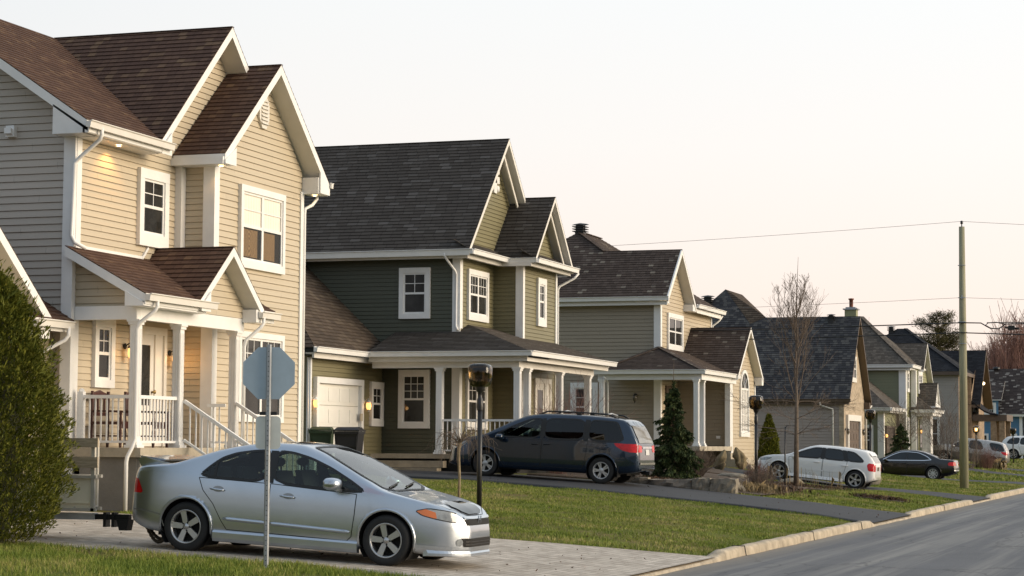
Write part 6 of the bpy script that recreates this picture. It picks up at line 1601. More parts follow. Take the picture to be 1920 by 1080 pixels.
# ------------------------------------------------------------------ twigs, shrubs, trees
def branchy(mb, p, d, L, r, depth, rnd, nseg=4, spread=.55, up=.15, kids=(2,4), shrink=.68, minr=.003, sides=5, wob=.12, m=0):
    """a limb that bends and forks"""
    path = [Vector(p)]; rad = [r]; d = Vector(d).normalized()
    for i in range(nseg):
        d = (d+Vector((rnd.gauss(0,wob),rnd.gauss(0,wob),rnd.gauss(0,wob)+up*.3))).normalized()
        path.append(path[-1]+d*L/nseg); rad.append(max(minr, r*(1-.55*(i+1)/nseg)))
    mb.tube(path, rad, sides if r > .012 else 3, m, True, False)
    if depth <= 0: return
    for _ in range(rnd.randint(*kids)):
        t = rnd.uniform(.3, 1.0); i = min(nseg-1, int(t*nseg)); q = path[i].lerp(path[i+1], t*nseg-i)
        ax = Vector((rnd.gauss(0,1),rnd.gauss(0,1),rnd.gauss(0,.5))); ax = (ax-d*ax.dot(d)).normalized()
        nd = (d+ax*spread*rnd.uniform(.6,1.4)+Vector((0,0,up))).normalized()
        branchy(mb, q, nd, L*shrink*rnd.uniform(.7,1.15), max(minr, rad[i]*.6), depth-1, rnd, max(2,nseg-1), spread, up, kids, shrink, minr, sides, wob, m)
M['bark'] = flat('grey_bark', (.14,.105,.075), .9, var=.35, scale=10, bmp=.5)
M['twig'] = flat('brown_twigs', (.14,.105,.08), .85, var=.3, scale=8)
M['redtwig'] = flat('red_brown_twigs', (.15,.075,.06), .85, var=.3, scale=8)
M['cedar'] = leafmat('cedar_sprays', [(0,(.040,.050,.008)),(.4,(.095,.108,.014)),(.75,(.17,.17,.024)),(1,(.28,.25,.045))], .6, 5)
M['spruce'] = leafmat('spruce_needles', [(0,(.016,.027,.010)),(.5,(.042,.062,.020)),(.85,(.08,.10,.028)),(1,(.13,.145,.042))], .65)
M['pine'] = leafmat('pine_needles', [(0,(.05,.045,.018)),(.6,(.10,.09,.035)),(1,(.17,.13,.06))], .7)
M['burlap'] = flat('burlap_cloth', (.20,.155,.085), .9, var=.35, scale=9, bmp=.6)

def sprays(P, D, L, W, rng, droop=0.0):
    """leaf-sized quads at points P pointing along D"""
    n = len(P); a = rng.normal(size=(n,3)); s = np.cross(D, a); s /= np.linalg.norm(s, axis=1)[:,None]+1e-9
    L = (L*rng.uniform(.6,1.4,n))[:,None]; W = (W*rng.uniform(.6,1.4,n))[:,None]
    tip = P+D*L; tip[:,2] -= droop*L[:,0]
    return np.stack([P-s*W*.25, P+D*L*.5-s*W, tip, P+D*L*.55+s*W], 1).reshape(-1,3), np.arange(4*n).reshape(-1,4)

def cedar_bush(x, y, h, r, label, n=125000, seed=3):
    z0 = gz(x, y); o = root('cedar_shrub', (x,y,z0), label, 'shrub'); rng = np.random.default_rng(seed)
    t = rng.uniform(0, 1, n)**.8; ang = rng.uniform(0, 2*np.pi, n)
    prof = np.interp(t, [0,.06,.2,.45,.7,.9,1], [.55,.80,.97,1,.72,.38,.05])
    lump = 1+.15*np.sin(ang*5+t*9)*np.sin(t*16+ang*3)+.13*np.sin(ang*11-t*23)*np.sin(t*31+ang*4)+.10*np.sin(ang*17+t*41)*np.sin(t*57-ang*9)
    rr = r*prof*lump*(1-.45*rng.uniform(0,1,n)**3.0)
    P = np.stack([x+rr*np.cos(ang), y+rr*np.sin(ang), z0+.03+t*h], -1)
    D = np.stack([np.cos(ang)*.8, np.sin(ang)*.8, np.full(n,.75)], -1)+rng.normal(size=(n,3))*.38; D /= np.linalg.norm(D,axis=1)[:,None]
    V, F = sprays(P, D, .050, .0075, rng); np_mesh('foliage', V, F, M['cedar'], o)
    # long stray shoots
    k = 900; t = rng.uniform(.05,1,k); ang = rng.uniform(0,2*np.pi,k); rr = r*np.interp(t,[0,.06,.2,.45,.7,.9,1],[.45,.78,.97,1,.8,.42,.06])
    P = np.stack([x+rr*np.cos(ang), y+rr*np.sin(ang), z0+.03+t*h], -1); D = np.stack([np.cos(ang)*.7,np.sin(ang)*.7,np.full(k,.9)],-1)+rng.normal(size=(k,3))*.3; D /= np.linalg.norm(D,axis=1)[:,None]
    PP = np.concatenate([P+D*s for s in (.02,.07,.12)]); V, F = sprays(PP, np.concatenate([D]*3)+rng.normal(size=(3*k,3))*.25, .08, .012, rng); np_mesh('shoots', V, F, M['cedar'], o)
    m = MB(); m.lathe([(.3*r,.0),(.55*r,.3*h),(.5*r,.6*h),(.08*r,.92*h)],(x,y,z0),'z',14); m.tube([(x,y,z0-.1),(x,y,z0+h*.8)],[.08,.02],8); m.build('stem', M['cedarcore'], o)
    return o
M['cedarcore'] = flat('cedar_inner_wood', (.022,.024,.010), .9, var=.4, scale=12)
def spruce_tree(x, y, h, r, label, tiers=17, seed=5, z0=None):
    z0 = gz(x, y) if z0 is None else z0; o = root('spruce_tree', (x,y,z0), label, 'tree'); rng = np.random.default_rng(seed); rnd = random.Random(seed)
    tr = MB(); tr.tube([(x,y,z0-.1),(x,y,z0+h*.5),(x,y,z0+h)],[h*.022,h*.012,.006],8)
    PP, DD = [], []
    nbr = tiers*9
    for k in range(nbr):
        t = ((k+rnd.random())/nbr)**1.15; zz = z0+h*(.03+.90*t); a = k*2.39996+rnd.gauss(0,.35)
        lump = 1+.22*math.sin(t*26+a)+.15*math.sin(t*61-2*a); L = max(.06, (r*(1-t)**.78*lump+.05)*rnd.uniform(.75,1.15)); d = Vector((math.cos(a),math.sin(a),-.12+.5*t))
        dr = rnd.uniform(.25,.55)
        pts = [Vector((x,y,zz))+d*L*s+Vector((0,0,-dr*L*s*s+.10*L*s**4)) for s in (0,.25,.5,.75,1)]
        tr.tube(pts,[.012,.009,.007,.005,.003],3,0,True,False)
        nn = int(30+120*L)
        for q in range(nn):
            s = rnd.random()**.62; i = min(3,int(s*4)); p = pts[i].lerp(pts[i+1], s*4-i); side = Vector((-d.y,d.x,0))*rnd.choice((-1,1))
            nd = (d*.7+side*rnd.uniform(.1,1.0)+Vector((0,0,rnd.uniform(-1.1,.05)))).normalized()
            PP.append(p); DD.append(nd)
            PP.append(p+nd*L*.2*(1-s*.5)); DD.append((nd+Vector((rnd.gauss(0,.35),rnd.gauss(0,.35),-.5))).normalized())
    k = int(260); 
    for q in range(k):
        t = rnd.random(); PP.append(Vector((x+rnd.gauss(0,.02),y+rnd.gauss(0,.02),z0+h*(.8+.19*t)))); a = rnd.uniform(0,6.28); DD.append(Vector((math.cos(a)*.6,math.sin(a)*.6,.7)).normalized())
    V, F = sprays(np.array(PP), np.array(DD), .10*max(.8,r), .017*max(.8,r), rng, .2); tr.build('trunk', M['bark'], o); np_mesh('crown', V, F, M['spruce'], o)
    return o
def bare_tree(x, y, label, h=6.85, seed=4, name='bare_tree'):
    z0 = gz(x,y); o = root(name, (x,y,z0), label, 'tree'); rnd = random.Random(seed)
    t = MB(); t.tube([(x,y,z0-.1),(x+.01,y,z0+1.2),(x+.03,y,z0+2.75)],[.085,.07,.045],10); t.build('trunk', M['bark'], o)
    c = MB()
    for zz, n, L, up in ((1.55,5,1.5,.2),(2.0,5,1.5,.25),(2.5,4,1.5,.35)):
        for k in range(n):
            a = 2*math.pi*(k+rnd.random()*.8)/n; branchy(c,(x,y,z0+zz),(math.cos(a),math.sin(a),.22),L*rnd.uniform(.7,1.1),.012,3,rnd,5,.6,.06,(2,4),.62,.0032)
    t2 = [(x+.03,y,z0+2.7),(x-.03,y+.02,z0+3.5),(x+.04,y,z0+4.4),(x+.02,y,z0+5.4),(x+.09,y,z0+h)]; c.tube(t2,[.045,.036,.026,.016,.004],7,0,True,False)
    stems = [[Vector(p) for p in t2]]
    for ld in range(9):
        a = ld*2.4+.3; zb = 2.2+.36*ld; L = (h-zb)*rnd.uniform(.62,.86); out = rnd.uniform(.42,.72)*min(1,L/2.4); base = Vector((x+.01,y,z0+zb)); pts = []; rr = []
        for k in range(8):
            t = k/7; pts.append(base+Vector((math.cos(a)*out*(1.5*t-.5*t*t)+rnd.gauss(0,.02)*t, math.sin(a)*out*(1.5*t-.5*t*t), L*(.75*t+.25*t*t)))); rr.append(.020*(1-t)**1.1+.0035)
        c.tube(pts, rr, 5, 0, True, False); stems.append(pts)
    for pts in stems:
        n_ = len(pts)-1; L = (pts[-1]-pts[0]).length
        for k in range(12):
            t = rnd.uniform(.12,.95); i = min(n_-1,int(t*n_)); p = pts[i].lerp(pts[i+1], t*n_-i); a = rnd.uniform(0,6.283)
            branchy(c, p, (math.cos(a)*.8,math.sin(a)*.8,1), min(.95, L*.4*(1.1-t))*rnd.uniform(.6,1.3)+.12, .0075*(1.2-t*.6), 2, rnd, 5, .6, .22, (2,4), .55, .0030, 4, .08)
    c.build('branches', M['twig'], o); return o
def twig_shrub(x, y, h, r, label, n=40, seed=1, mat='twig', name='bare_shrub', depth=2, up=.35, dry=False, group=None, z0=None):
    z0 = gz(x,y) if z0 is None else z0; o = MB(); rnd = random.Random(seed)
    for k in range(n):
        a = rnd.uniform(0,6.283); q = rnd.random()**.6; d = Vector((math.cos(a)*q*r/h*.9,math.sin(a)*q*r/h*.9,1))
        branchy(o,(x+math.cos(a)*q*r*.3,y+math.sin(a)*q*r*.3,z0-.03),d,h*rnd.uniform(.55,.95),.009*max(1,h*.6),depth,rnd,4,.55,up*.4,(2,4),.55,.0028*max(1,h*.5),4,.14)
    ob = o.build(name, M[mat]); tag(ob, label, 'shrub', group); return ob
def stalks(name, x, y, rx, ry, n, h, mat, label, seed=1, w=.006, kind=None, lean=.8, cat='plant'):
    rng = np.random.default_rng(seed); px = x+rng.normal(0,rx*.5,n); py = y+rng.normal(0,ry*.5,n); pz = ground_z(px,py)+.02
    a = rng.uniform(0,6.283,n); L = h*rng.uniform(.4,1.2,n); ln = lean*rng.uniform(.1,1,n)*L; b = rng.uniform(0,6.283,n)
    P0 = np.stack([px,py,pz],-1); P1 = P0+np.stack([np.cos(a)*ln*.35,np.sin(a)*ln*.35,L*.7],-1); P2 = P0+np.stack([np.cos(a)*ln,np.sin(a)*ln,L*rng.uniform(.55,1.0,n)],-1)
    s = np.stack([np.cos(b),np.sin(b),b*0],-1)*w
    V = np.stack([P0-s,P0+s,P1+s*.8,P2,P1-s*.8],1).reshape(-1,3)
    o = np_mesh(name, V, np.arange(5*n).reshape(-1,5), M[mat]); 
    if kind: tag(o, label, kind=kind)
    else: tag(o, label, cat)
    return o
# ================================================================== build the street
house1(); house2(); house3(); house4(); house5(); house6(); house7()
silver_sedan(); minivan(); white_wagon(); black_sedan(); tan_suv(); white_suv()

# ------------------------------------------------------------------ stop sign seen from behind
def stop_sign():
    x, y = -10.41, 22.1; z0 = gz(x,y); o = root('stop_sign', (x,y,z0), 'back of an octagonal stop sign on a perforated steel post with small plate', 'sign')
    d = Vector((.30,-.954,0)); s = Vector((.954,.30,0))   # towards the viewer, and along the sign
    B = Vector((x,y,0)); yaw = math.atan2(s.y, s.x)
    p = MB(); w, t = .030, .026
    base = B+d*.02
    prof = [(-w,0),(-w*.55,t),(w*.55,t),(w,0),(w*.75,0),(w*.4,t*.75),(-w*.4,t*.75),(-w*.75,0)]
    p.prism([base+s*a+d*b+Vector((0,0,z0-.3)) for a,b in prof], (0,0,2.83-z0+.3), 0)
    for k in range(96):
        zz = z0+.05+k*.0285
        if zz > 2.8: break
        if k % 2 == 0:
            c = base+d*(t+.0012)+Vector((0,0,zz)); p.add([c+s*.006*math.cos(j*math.pi/4)+Vector((0,0,.006*math.sin(j*math.pi/4))) for j in range(8)], 1)
    p.build('post', [M['iron'], M['dark']], o)
    R_ = .30/math.cos(math.pi/8); c = B+Vector((0,0,2.50)); q = MB()
    q.prism([c-d*.004+s*R_*math.cos(math.pi/8+k*math.pi/4)+Vector((0,0,R_*math.sin(math.pi/8+k*math.pi/4))) for k in range(8)], d*.004, 0)
    q.build('sign_panel', M['signback'], o)
    for zz in (.17,-.17):
        k_ = MB(); k_.prism([c+d*.028+Vector((0,0,zz))+s*.011*math.cos(j*math.pi/3)+Vector((0,0,.011*math.sin(j*math.pi/3))) for j in range(6)], d*.008); k_.build('bolt', M['iron'], o)
    q = MB(); q.prism([c-d*.0075+s*R_*.985*math.cos(math.pi/8+k*math.pi/4)+Vector((0,0,R_*.985*math.sin(math.pi/8+k*math.pi/4))) for k in range(8)], d*.003, 0); q.build('sign_face', M['tail'], o)
    q = MB(); c = B+Vector((0,0,1.815)); hw, hh, r = .145, .19, .05; pts = []
    for cx, cz, a0 in ((hw-r,hh-r,0),(-hw+r,hh-r,90),(-hw+r,-hh+r,180),(hw-r,-hh+r,270)):
        for k in range(5): a = R(a0+k*22.5); pts.append(c+s*(cx+r*math.cos(a))+Vector((0,0,cz+r*math.sin(a))))
    q.prism([v-d*.004 for v in pts], d*.004); q.build('small_plate', M['plateback'], o)
    q = MB(); c = B+d*.003+Vector((0,0,2.035)); q.prism([c+s*-.10+Vector((0,0,-.02)),c+s*.10+Vector((0,0,-.02)),c+s*.10+Vector((0,0,.02)),c+s*-.10+Vector((0,0,.02))], d*.012); q.build('bracket', M['black'], o)
M['signback'] = flat('painted_aluminium_back', (.36,.45,.53), .55, metal=.1, var=.08, scale=6)
M['plateback'] = flat('pale_plate_back', (.62,.64,.61), .5, var=.08, scale=5)
stop_sign()

# ------------------------------------------------------------------ lamp posts
def lamp_post(x, y, label, top, lit=False, z0=None):
    z0 = gz(x,y) if z0 is None else z0; o = root('lamp_post', (x,y,z0), label, 'lamp post', 'lamp posts along the front lawns')
    p = MB(); h = top-z0; p.tube([(x,y,z0-.1),(x,y,z0+h-.72)],.043,14); p.lathe([(.052,h-.80),(.058,h-.74),(.05,h-.60),(.036,h-.58),(.036,h-.50),(.065,h-.47),(.085,h-.40),(.085,h-.34),(.06,h-.30)],(x,y,z0),'z',18); p.build('pole', M['black'], o)
    g = MB(); rows = []; n = 28
    for zz, rr in ((-.40,.05),(-.395,.12),(-.36,.165),(-.28,.190),(-.12,.198),(-.06,.192),(-.02,.165),(0,.10),(.003,0)):
        row = []
        for k in range(n):
            a = 2*math.pi*k/n; e = 3.2; c, s = math.cos(a), math.sin(a); f = (abs(c)**e+abs(s)**e)**(-1/e); row.append((x+c*f*rr, y+s*f*rr, z0+h+zz))
        rows += row
    g.mesh(rows, [(i*n+k, i*n+(k+1) % n, (i+1)*n+(k+1) % n, (i+1)*n+k) for i in range(8) for k in range(n)], 0, True)
    gl = g.build('lamp_shade', M['smoke'], o)
    b = MB(); b.box((x-.06,y-.06,z0+h-.26),(x+.06,y+.06,z0+h-.13)); b.tube([(x,y,z0+h-.36),(x,y,z0+h-.24)],.05,10); b.build('bulb_holder', M['glow_w'] if lit else M['brassglass'], gl)
M['smoke'] = glassmat('smoked_globe', (.34,.27,.17), rough=.05)
lamp_post(-12.0,33.9,'near black lamp post with smoked square globe in front of the green house porch', 3.07)
lamp_post(-12.5,58.8,'black lamp post beside the white wagon in front of the house with the arched window', 3.12)
lamp_post(-13.0,82.5,'black lamp post behind the white wagon in front of the brick garage', 3.13)
lamp_post(-13.33,123,'black lamp post with pale lit globe in front of the pewter vehicle', 2.9, True, .35)
lamp_post(-12.64,138,'farthest black lamp post right of the pewter vehicle near the blue house', 2.92, False, .45)

# ------------------------------------------------------------------ utility pole and cables
M['thinwire'] = flat('aluminium_wire', (.22,.21,.20), .6)
def pole():
    x, y = -9.0, 78.9; z0 = gz(x,y); o = root('utility_pole', (x,y,z0), 'tall greenish wooden utility pole on the lawn', 'utility pole')
    p = MB(); p.tube([(x,y,z0-.3),(x,y,5),(x,y,9.85)],[.165,.14,.105],18); p.build('post', M['polewood'], o)
    m = MB(); m.tube([(x,y,9.8),(x,y,10.05)],.02,8); m.lathe([(.03,0),(.06,.03),(.045,.06),(.06,.09),(.03,.12),(0,.13)],(x,y,9.95),'z',12); m.build('insulator', M['black'], o)
    m = MB()
    for zz in (6.3,5.5,7.2,8.4): m.tube([(x-.14,y-.14,zz),(x+.14,y-.16,zz)],.016,6)
    m.box((x-.02,y-.16,7.15),(x+.02,y-.135,7.3)); m.build('bolts', M['iron'], o)
m_, nt_, b_ = newmat('pole_wood')
f_ = noise(nt_, coords(nt_,'Object',(14,14,.6)), 1.4, 6, .7); g_ = noise(nt_, coords(nt_), 2.0, 4)
L_(nt_, mixc(nt_, g_, ramp(nt_, f_, [(.3,(.22,.19,.12)),(.7,(.42,.38,.25))]), ramp(nt_, f_, [(.3,(.19,.19,.12)),(.7,(.36,.36,.245))])), b_.inputs['Base Color']); b_.inputs['Roughness'].default_value = .85; bump(nt_, b_, f_, .6, .02)
M['polewood'] = m_
pole()
def cable(name, a, b, sag, r, label, n=40, mat=None):
    mat = mat or ('thinwire' if r < .01 else 'black')
    a, b = Vector(a), Vector(b); pts = [a.lerp(b,k/n)-Vector((0,0,sag*4*(k/n)*(1-k/n))) for k in range(n+1)]
    m = MB(); m.tube(pts, r, 5, 0, True, False); o = m.build(name, M[mat]); tag(o, label, 'cable', 'overhead cables at the utility pole'); return pts
cable('overhead_cable',(-9,78.9,10.05),(-62,80.5,9.6),.55,.007,'thin topmost wire running from the pole top to the left')
cable('overhead_cable',(-9,78.9,10.05),(34,82,9.5),.7,.007,'thin topmost wire leaving the pole top to the right')
cable('overhead_cable',(-9,78.75,7.2),(-60,80.3,7.3),.45,.0065,'thin wire halfway up the pole left above the dark roofs')
cable('overhead_cable',(-9,78.75,7.2),(34,81.8,7.0),.45,.0065,'thin wire halfway up the pole on its right')
cable('overhead_cable',(-9,78.72,6.27),(-60,80.2,6.9),.45,.022,'thick upper telephone cable left of the pole')
cable('overhead_cable',(-9,78.72,5.9),(-60,80.2,6.3),.40,.020,'thick lower telephone cable left of the pole')
cable('overhead_cable',(-9,78.72,5.9),(34,81.8,5.6),.35,.022,'thick lower telephone cable right of the pole')
m = MB(); X = lambda px: -9+.0213*(px-1808)
def W_(px, z): return (X(px), 78.72, z)
m.tube([W_(1808,6.27),W_(1840,6.25),W_(1850,6.12),W_(1856,6.05),W_(1870,6.03),W_(1877,6.12),W_(1881,6.2),W_(1960,6.22)],.022,6); m.tube([W_(1881,6.2),W_(1866,6.27),W_(1852,6.25),W_(1848,6.17),W_(1856,6.06)],.02,6)
m.tube([W_(1850,6.26),W_(1960,6.25),(34,81.8,6.1)],.016,5)
o = m.build('overhead_cable', M['black']); tag(o,'looped telephone cable right of the pole carrying the splice box','cable','overhead cables at the utility pole')
m = MB(); m.box((X(1886),78.62,5.98),(X(1897),78.82,6.14)); m.tube([W_(1880,6.08),W_(1886,6.06)],.03,8); m.tube([W_(1897,6.04),W_(1905,6.03)],.04,8); o = m.build('splice_box', M['black']); tag(o,'black splice box hanging from the telephone cable','splice box')

# ------------------------------------------------------------------ bins
def wheelie_bin(x, y, label, mat, h=1.08, yaw=.2, w=.56):
    z0 = gz(x,y)+.02; o = empty('wheelie_bin', (x,y,z0), label, 'bin', 'wheeled bins at the garage door', (0,0,yaw))
    b = MB(); a, c = w/2*.78, w/2; d0, d1 = .25, .34
    q0 = [(-a,-d0,.06),(a,-d0,.06),(a,d0,.06),(-a,d0,.06)]; q1 = [(-c,-d1,h*.9),(c,-d1,h*.9),(c,d1,h*.9),(-c,d1,h*.9)]
    b.mesh(q0+q1,[(0,3,2,1),(0,1,5,4),(1,2,6,5),(2,3,7,6),(3,0,4,7),(4,5,6,7)])
    b.box((-c-.02,-d1-.02,h*.84),(c+.02,d1+.02,h*.9)); b.box((-c*.8,-d1*.93,h*.55),(c*.8,-d1*.9-.02,h*.8)); b.box((-c*.9,-d1-.012,h*.3),(-c*.84,-d1*.75,h*.8)); b.box((c*.84,-d1-.012,h*.3),(c*.9,-d1*.75,h*.8)); b.build('tub', M[mat], o)
    l = MB(); r = []; 
    l.prism([(-c-.03,-d1-.03,h*.905),(c+.03,-d1-.03,h*.905),(c+.03,d1+.05,h*.905),(-c-.03,d1+.05,h*.905)],(0,0,.03)); l.prism([(-c,-d1,h*.93),(c,-d1,h*.93),(c*.9,0,h*1.0),(-c*.9,0,h*1.0)],(0,.001,-.02)); 
    l.mesh([(-c,-d1,h*.932),(c,-d1,h*.932),(c,d1,h*.932),(-c,d1,h*.932),(-c*.85,-d1*.75,h*.985),(c*.85,-d1*.75,h*.985),(c*.85,d1*.7,h*.995),(-c*.85,d1*.7,h*.995)],[(0,1,5,4),(1,2,6,5),(2,3,7,6),(3,0,4,7),(4,5,6,7)])
    l.tube([(-c*.7,d1+.05,h*.9),(-c*.7,d1+.12,h*.93),(c*.7,d1+.12,h*.93),(c*.7,d1+.05,h*.9)],.018,6); l.build('lid', M[mat], o)
    for s in (-1,1):
        k = MB(); k.lathe([(0,-.03),(.1,-.03),(.1,.03),(0,.03)],(s*w*.42,d0+.02,.1),'x',16); k.build('wheel', M['rubber'], o)
M['binblack'] = flat('black_plastic', (.014,.014,.016), .45, var=.2); M['bingreen'] = flat('green_plastic', (.022,.045,.018), .5, var=.2)
wheelie_bin(-22.0,49.95,'dark green wheelie bin in front of the white garage door','bingreen',1.10,.3); wheelie_bin(-20.98,49.35,'black wheelie bin beside the green one','binblack',1.12,.15,.62)

# ------------------------------------------------------------------ trailer behind the silver car
def trailer():
    o = root('utility_trailer', (-15.5,24.9,.5), 'small utility trailer with wooden side boards and cream panel behind the silver car', 'trailer')
    x1, x0, ya, yb = -13.80, -16.9, 24.15, 24.72
    b = MB()
    for y in (ya,yb):
        for x in (x1-.05-(.28 if y == yb else 0),(x0+x1)/2,x0+.05): b.box((x-.025,y-.02,.8),(x+.025,y+.02,1.72))
        b.box((x0,y-.025,1.225),(x1-(.25 if y == yb else 0),y+.025,1.265)); b.box((x0,y-.02,.80),(x1-(.25 if y == yb else 0),y+.02,.84))
    for x in (x0,x1-.33): b.box((x,ya,.82),(x+.03,yb,.86)); b.box((x,ya,1.225),(x+.03,yb,1.265))
    b.build('frame', M['creammetal'], o)
    p = MB(); p.box((x0+.05,ya+.01,.84),(x1-.09,ya+.025,1.225)); p.box((x0+.05,ya-.006,.90),(x1-.1,ya+.01,.915)); p.box((x0+.05,yb-.02,.84),(x1-.35,yb-.01,1.225)); p.box((x0,ya,.80),(x1-.3,yb,.83)); p.build('side_panel', M['creampanel'], o)
    for za, zb, y in ((1.625,1.745,ya-.045),(1.36,1.50,ya-.045)):
        w = MB(); w.box((x0,y,za),(x1+.03,y+.03,zb)); w.build('side_board', M['oldwood'], o)
    t = MB(); t.box((-15.8,24.20,.69),(-13.85,24.30,.775)); t.build('drawbar', M['zinc'], o)
    t = MB(); t.box((-13.86,24.21,.695),(-13.36,24.29,.765)); t.box((-13.72,24.19,.60),(-13.68,24.31,.79)); t.box((-13.60,24.19,.60),(-13.56,24.31,.79)); t.prism([(-13.52,24.18,.70),(-13.34,24.18,.70),(-13.37,24.18,.56),(-13.48,24.18,.56)],(0,.14,0)); t.build('coupler', M['black'], o)
    for y in (ya-.12,yb+.14):
        k = MB(); k.lathe([(0,-.08),(.2,-.08),(.28,-.07),(.3,-.04),(.3,.04),(.28,.07),(0,.08)],(-15.7,y,.5+.3),'y',24); k.build('wheel', M['tyre'], o)
M['zinc'] = flat('dull_zinc', (.42,.42,.41), .55, var=.25, scale=6)
M['creammetal'] = flat('cream_painted_steel', (.52,.48,.40), .5, var=.2); M['creampanel'] = flat('cream_panel', (.86,.78,.60), .55, var=.1, scale=2)
m_, nt_, b_ = newmat('weathered_wood'); f_ = noise(nt_, coords(nt_,'Object',(2.5,25,34)), 2.2, 6, .7, .4)
L_(nt_, ramp(nt_, f_, [(.3,(.26,.20,.13)),(.55,(.48,.39,.27)),(.75,(.60,.50,.36))]), b_.inputs['Base Color']); b_.inputs['Roughness'].default_value = .85; bump(nt_, b_, f_, .5, .01); M['oldwood'] = m_
trailer()

# ------------------------------------------------------------------ porch bench
def porch_chair(x, y, label, w):
    o = root('porch_chair', (x,y,1.6), label, 'chair', 'dark wooden chairs on the porch'); z = 1.6
    for dx, dy in ((.28,-w/2),(.28,w/2),(-.28,-w/2),(-.28,w/2)):
        m = MB(); hh = .62 if dx > 0 else .98; m.lathe([(.022,0),(.03,.1),(.02,.14),(.032,.26),(.022,.32),(.03,.45),(.022,.55),(.03,hh)],(x+dx,y+dy,z),'z',10); m.build('leg', M['mahog'], o)
    m = MB(); m.box((x-.3,y-w/2-.03,z+.40),(x+.32,y+w/2+.03,z+.45)); m.build('seat', M['mahog'], o)
    m = MB(); m.prism([(x-.29,y-w/2,z+.84),(x-.29,y+w/2,z+.84),(x-.29,y+w/2,z+.93),(x-.29,y,z+1.0),(x-.29,y-w/2,z+.93)],(-.03,0,0)); m.box((x-.31,y-w/2,z+.55),(x-.285,y+w/2,z+.61))
    n = max(3,int(w/.1))
    for k in range(1,n): yy = y-w/2+w*k/n; m.box((x-.305,yy-.02,z+.61),(x-.288,yy+.02,z+.84))
    m.build('backrest', M['mahog'], o)
    for s in (-1,1):
        m = MB(); m.prism([(x-.3,y+s*w/2-.03,z+.62),(x+.30,y+s*w/2-.03,z+.60),(x+.36,y+s*w/2-.03,z+.615),(x+.30,y+s*w/2-.03,z+.64),(x-.3,y+s*w/2-.03,z+.65)],(0,.06,0)); m.tube([(x-.28,y+s*w/2,z+.2),(x+.28,y+s*w/2,z+.2)],.012,6); m.build('armrest', M['mahog'], o)
    m = MB(); m.box((x+.29,y-w/2,z+.33),(x+.315,y+w/2,z+.40)); m.build('apron', M['mahog'], o)
porch_chair(-18.28,32.55,'dark mahogany porch chair behind the railing near the narrow window',.55); porch_chair(-17.98,33.15,'dark mahogany porch chair closer to the front door',.5)

# ------------------------------------------------------------------ plants
cedar_bush(-14.56,22.7,3.4,.93,'large leafy cedar shrub at the left edge of the photo')
sp = spruce_tree(-14.2,56,2.75,.66,'slim dark green spruce tree behind the minivan in the planting bed',19,5)
m = MB(); m.tube([(-14.2,56,gz(-14.2,56)+2.6),(-14.19,56,gz(-14.2,56)+3.35)],[.012,.004],5); ob = m.build('leader', M['bark'], sp)
spruce_tree(-16.05,112,1.75,.75,'small young spruce beside the dark garage door of the sage house',9,8,z0=1.15)
bare_tree(-11.98,62,'slender leafless tree in front of the slate blue roof',6.85)
def stake():
    m = MB(); x, y = -12.28, 61.8; z = gz(x,y); m.tube([(x,y,z-.1),(x+.02,y,z+1.75)],.022,8); m.tube([(x+.02,y,z+1.70),(x+.06,y,z+1.78),(x+.3,y+.2,z+1.78)],.012,6); o = m.build('tree_stake', M['black']); tag(o,'black metal stake tied to the leafless tree','stake')
stake()
def weeping():
    x, y = -14.6, 40.0; z = gz(x,y); o = root('weeping_tree', (x,y,z), 'small leafless weeping tree on the lawn by the near lamp post', 'tree'); rnd = random.Random(9)
    t = MB(); t.tube([(x,y,z-.1),(x+.015,y,z+.5),(x-.01,y,z+1.0),(x+.02,y,z+1.22)],[.032,.026,.028,.045],8); t.build('trunk', M['palebark'], o)
    c = MB()
    for k in range(40):
        a = rnd.uniform(0,6.283); L = rnd.uniform(.25,.85); hh = rnd.uniform(.05,.36); dr = rnd.uniform(.35,1.05); p0 = Vector((x+.02,y,z+rnd.uniform(1.1,1.26))); pts = [p0]
        for s in (.2,.45,.7,.9,1.05):
            q = p0+Vector((math.cos(a)*L*s**.8,math.sin(a)*L*s**.8,hh*math.sin(min(1,s*1.25)*math.pi*.62)-dr*max(0,s-.45)**1.6)); pts.append(q+Vector((rnd.gauss(0,.025),rnd.gauss(0,.025),rnd.gauss(0,.02))))
        c.tube(pts,[.009,.007,.005,.004,.003,.002],4,0,True,False)
        for _ in range(1):
            i = rnd.randint(1,3); b = a+rnd.gauss(0,.9); p = pts[i]; c.tube([p,p+Vector((math.cos(b)*.14,math.sin(b)*.14,.02)),p+Vector((math.cos(b)*.2,math.sin(b)*.2,-.22)),p+Vector((math.cos(b)*.22,math.sin(b)*.22,-.45))],[.004,.0035,.003,.002],3,0,True,False)
    c.build('branches', M['twig'], o)
M['palebark'] = flat('pale_bark', (.27,.21,.13), .85, var=.35, scale=14)
weeping()
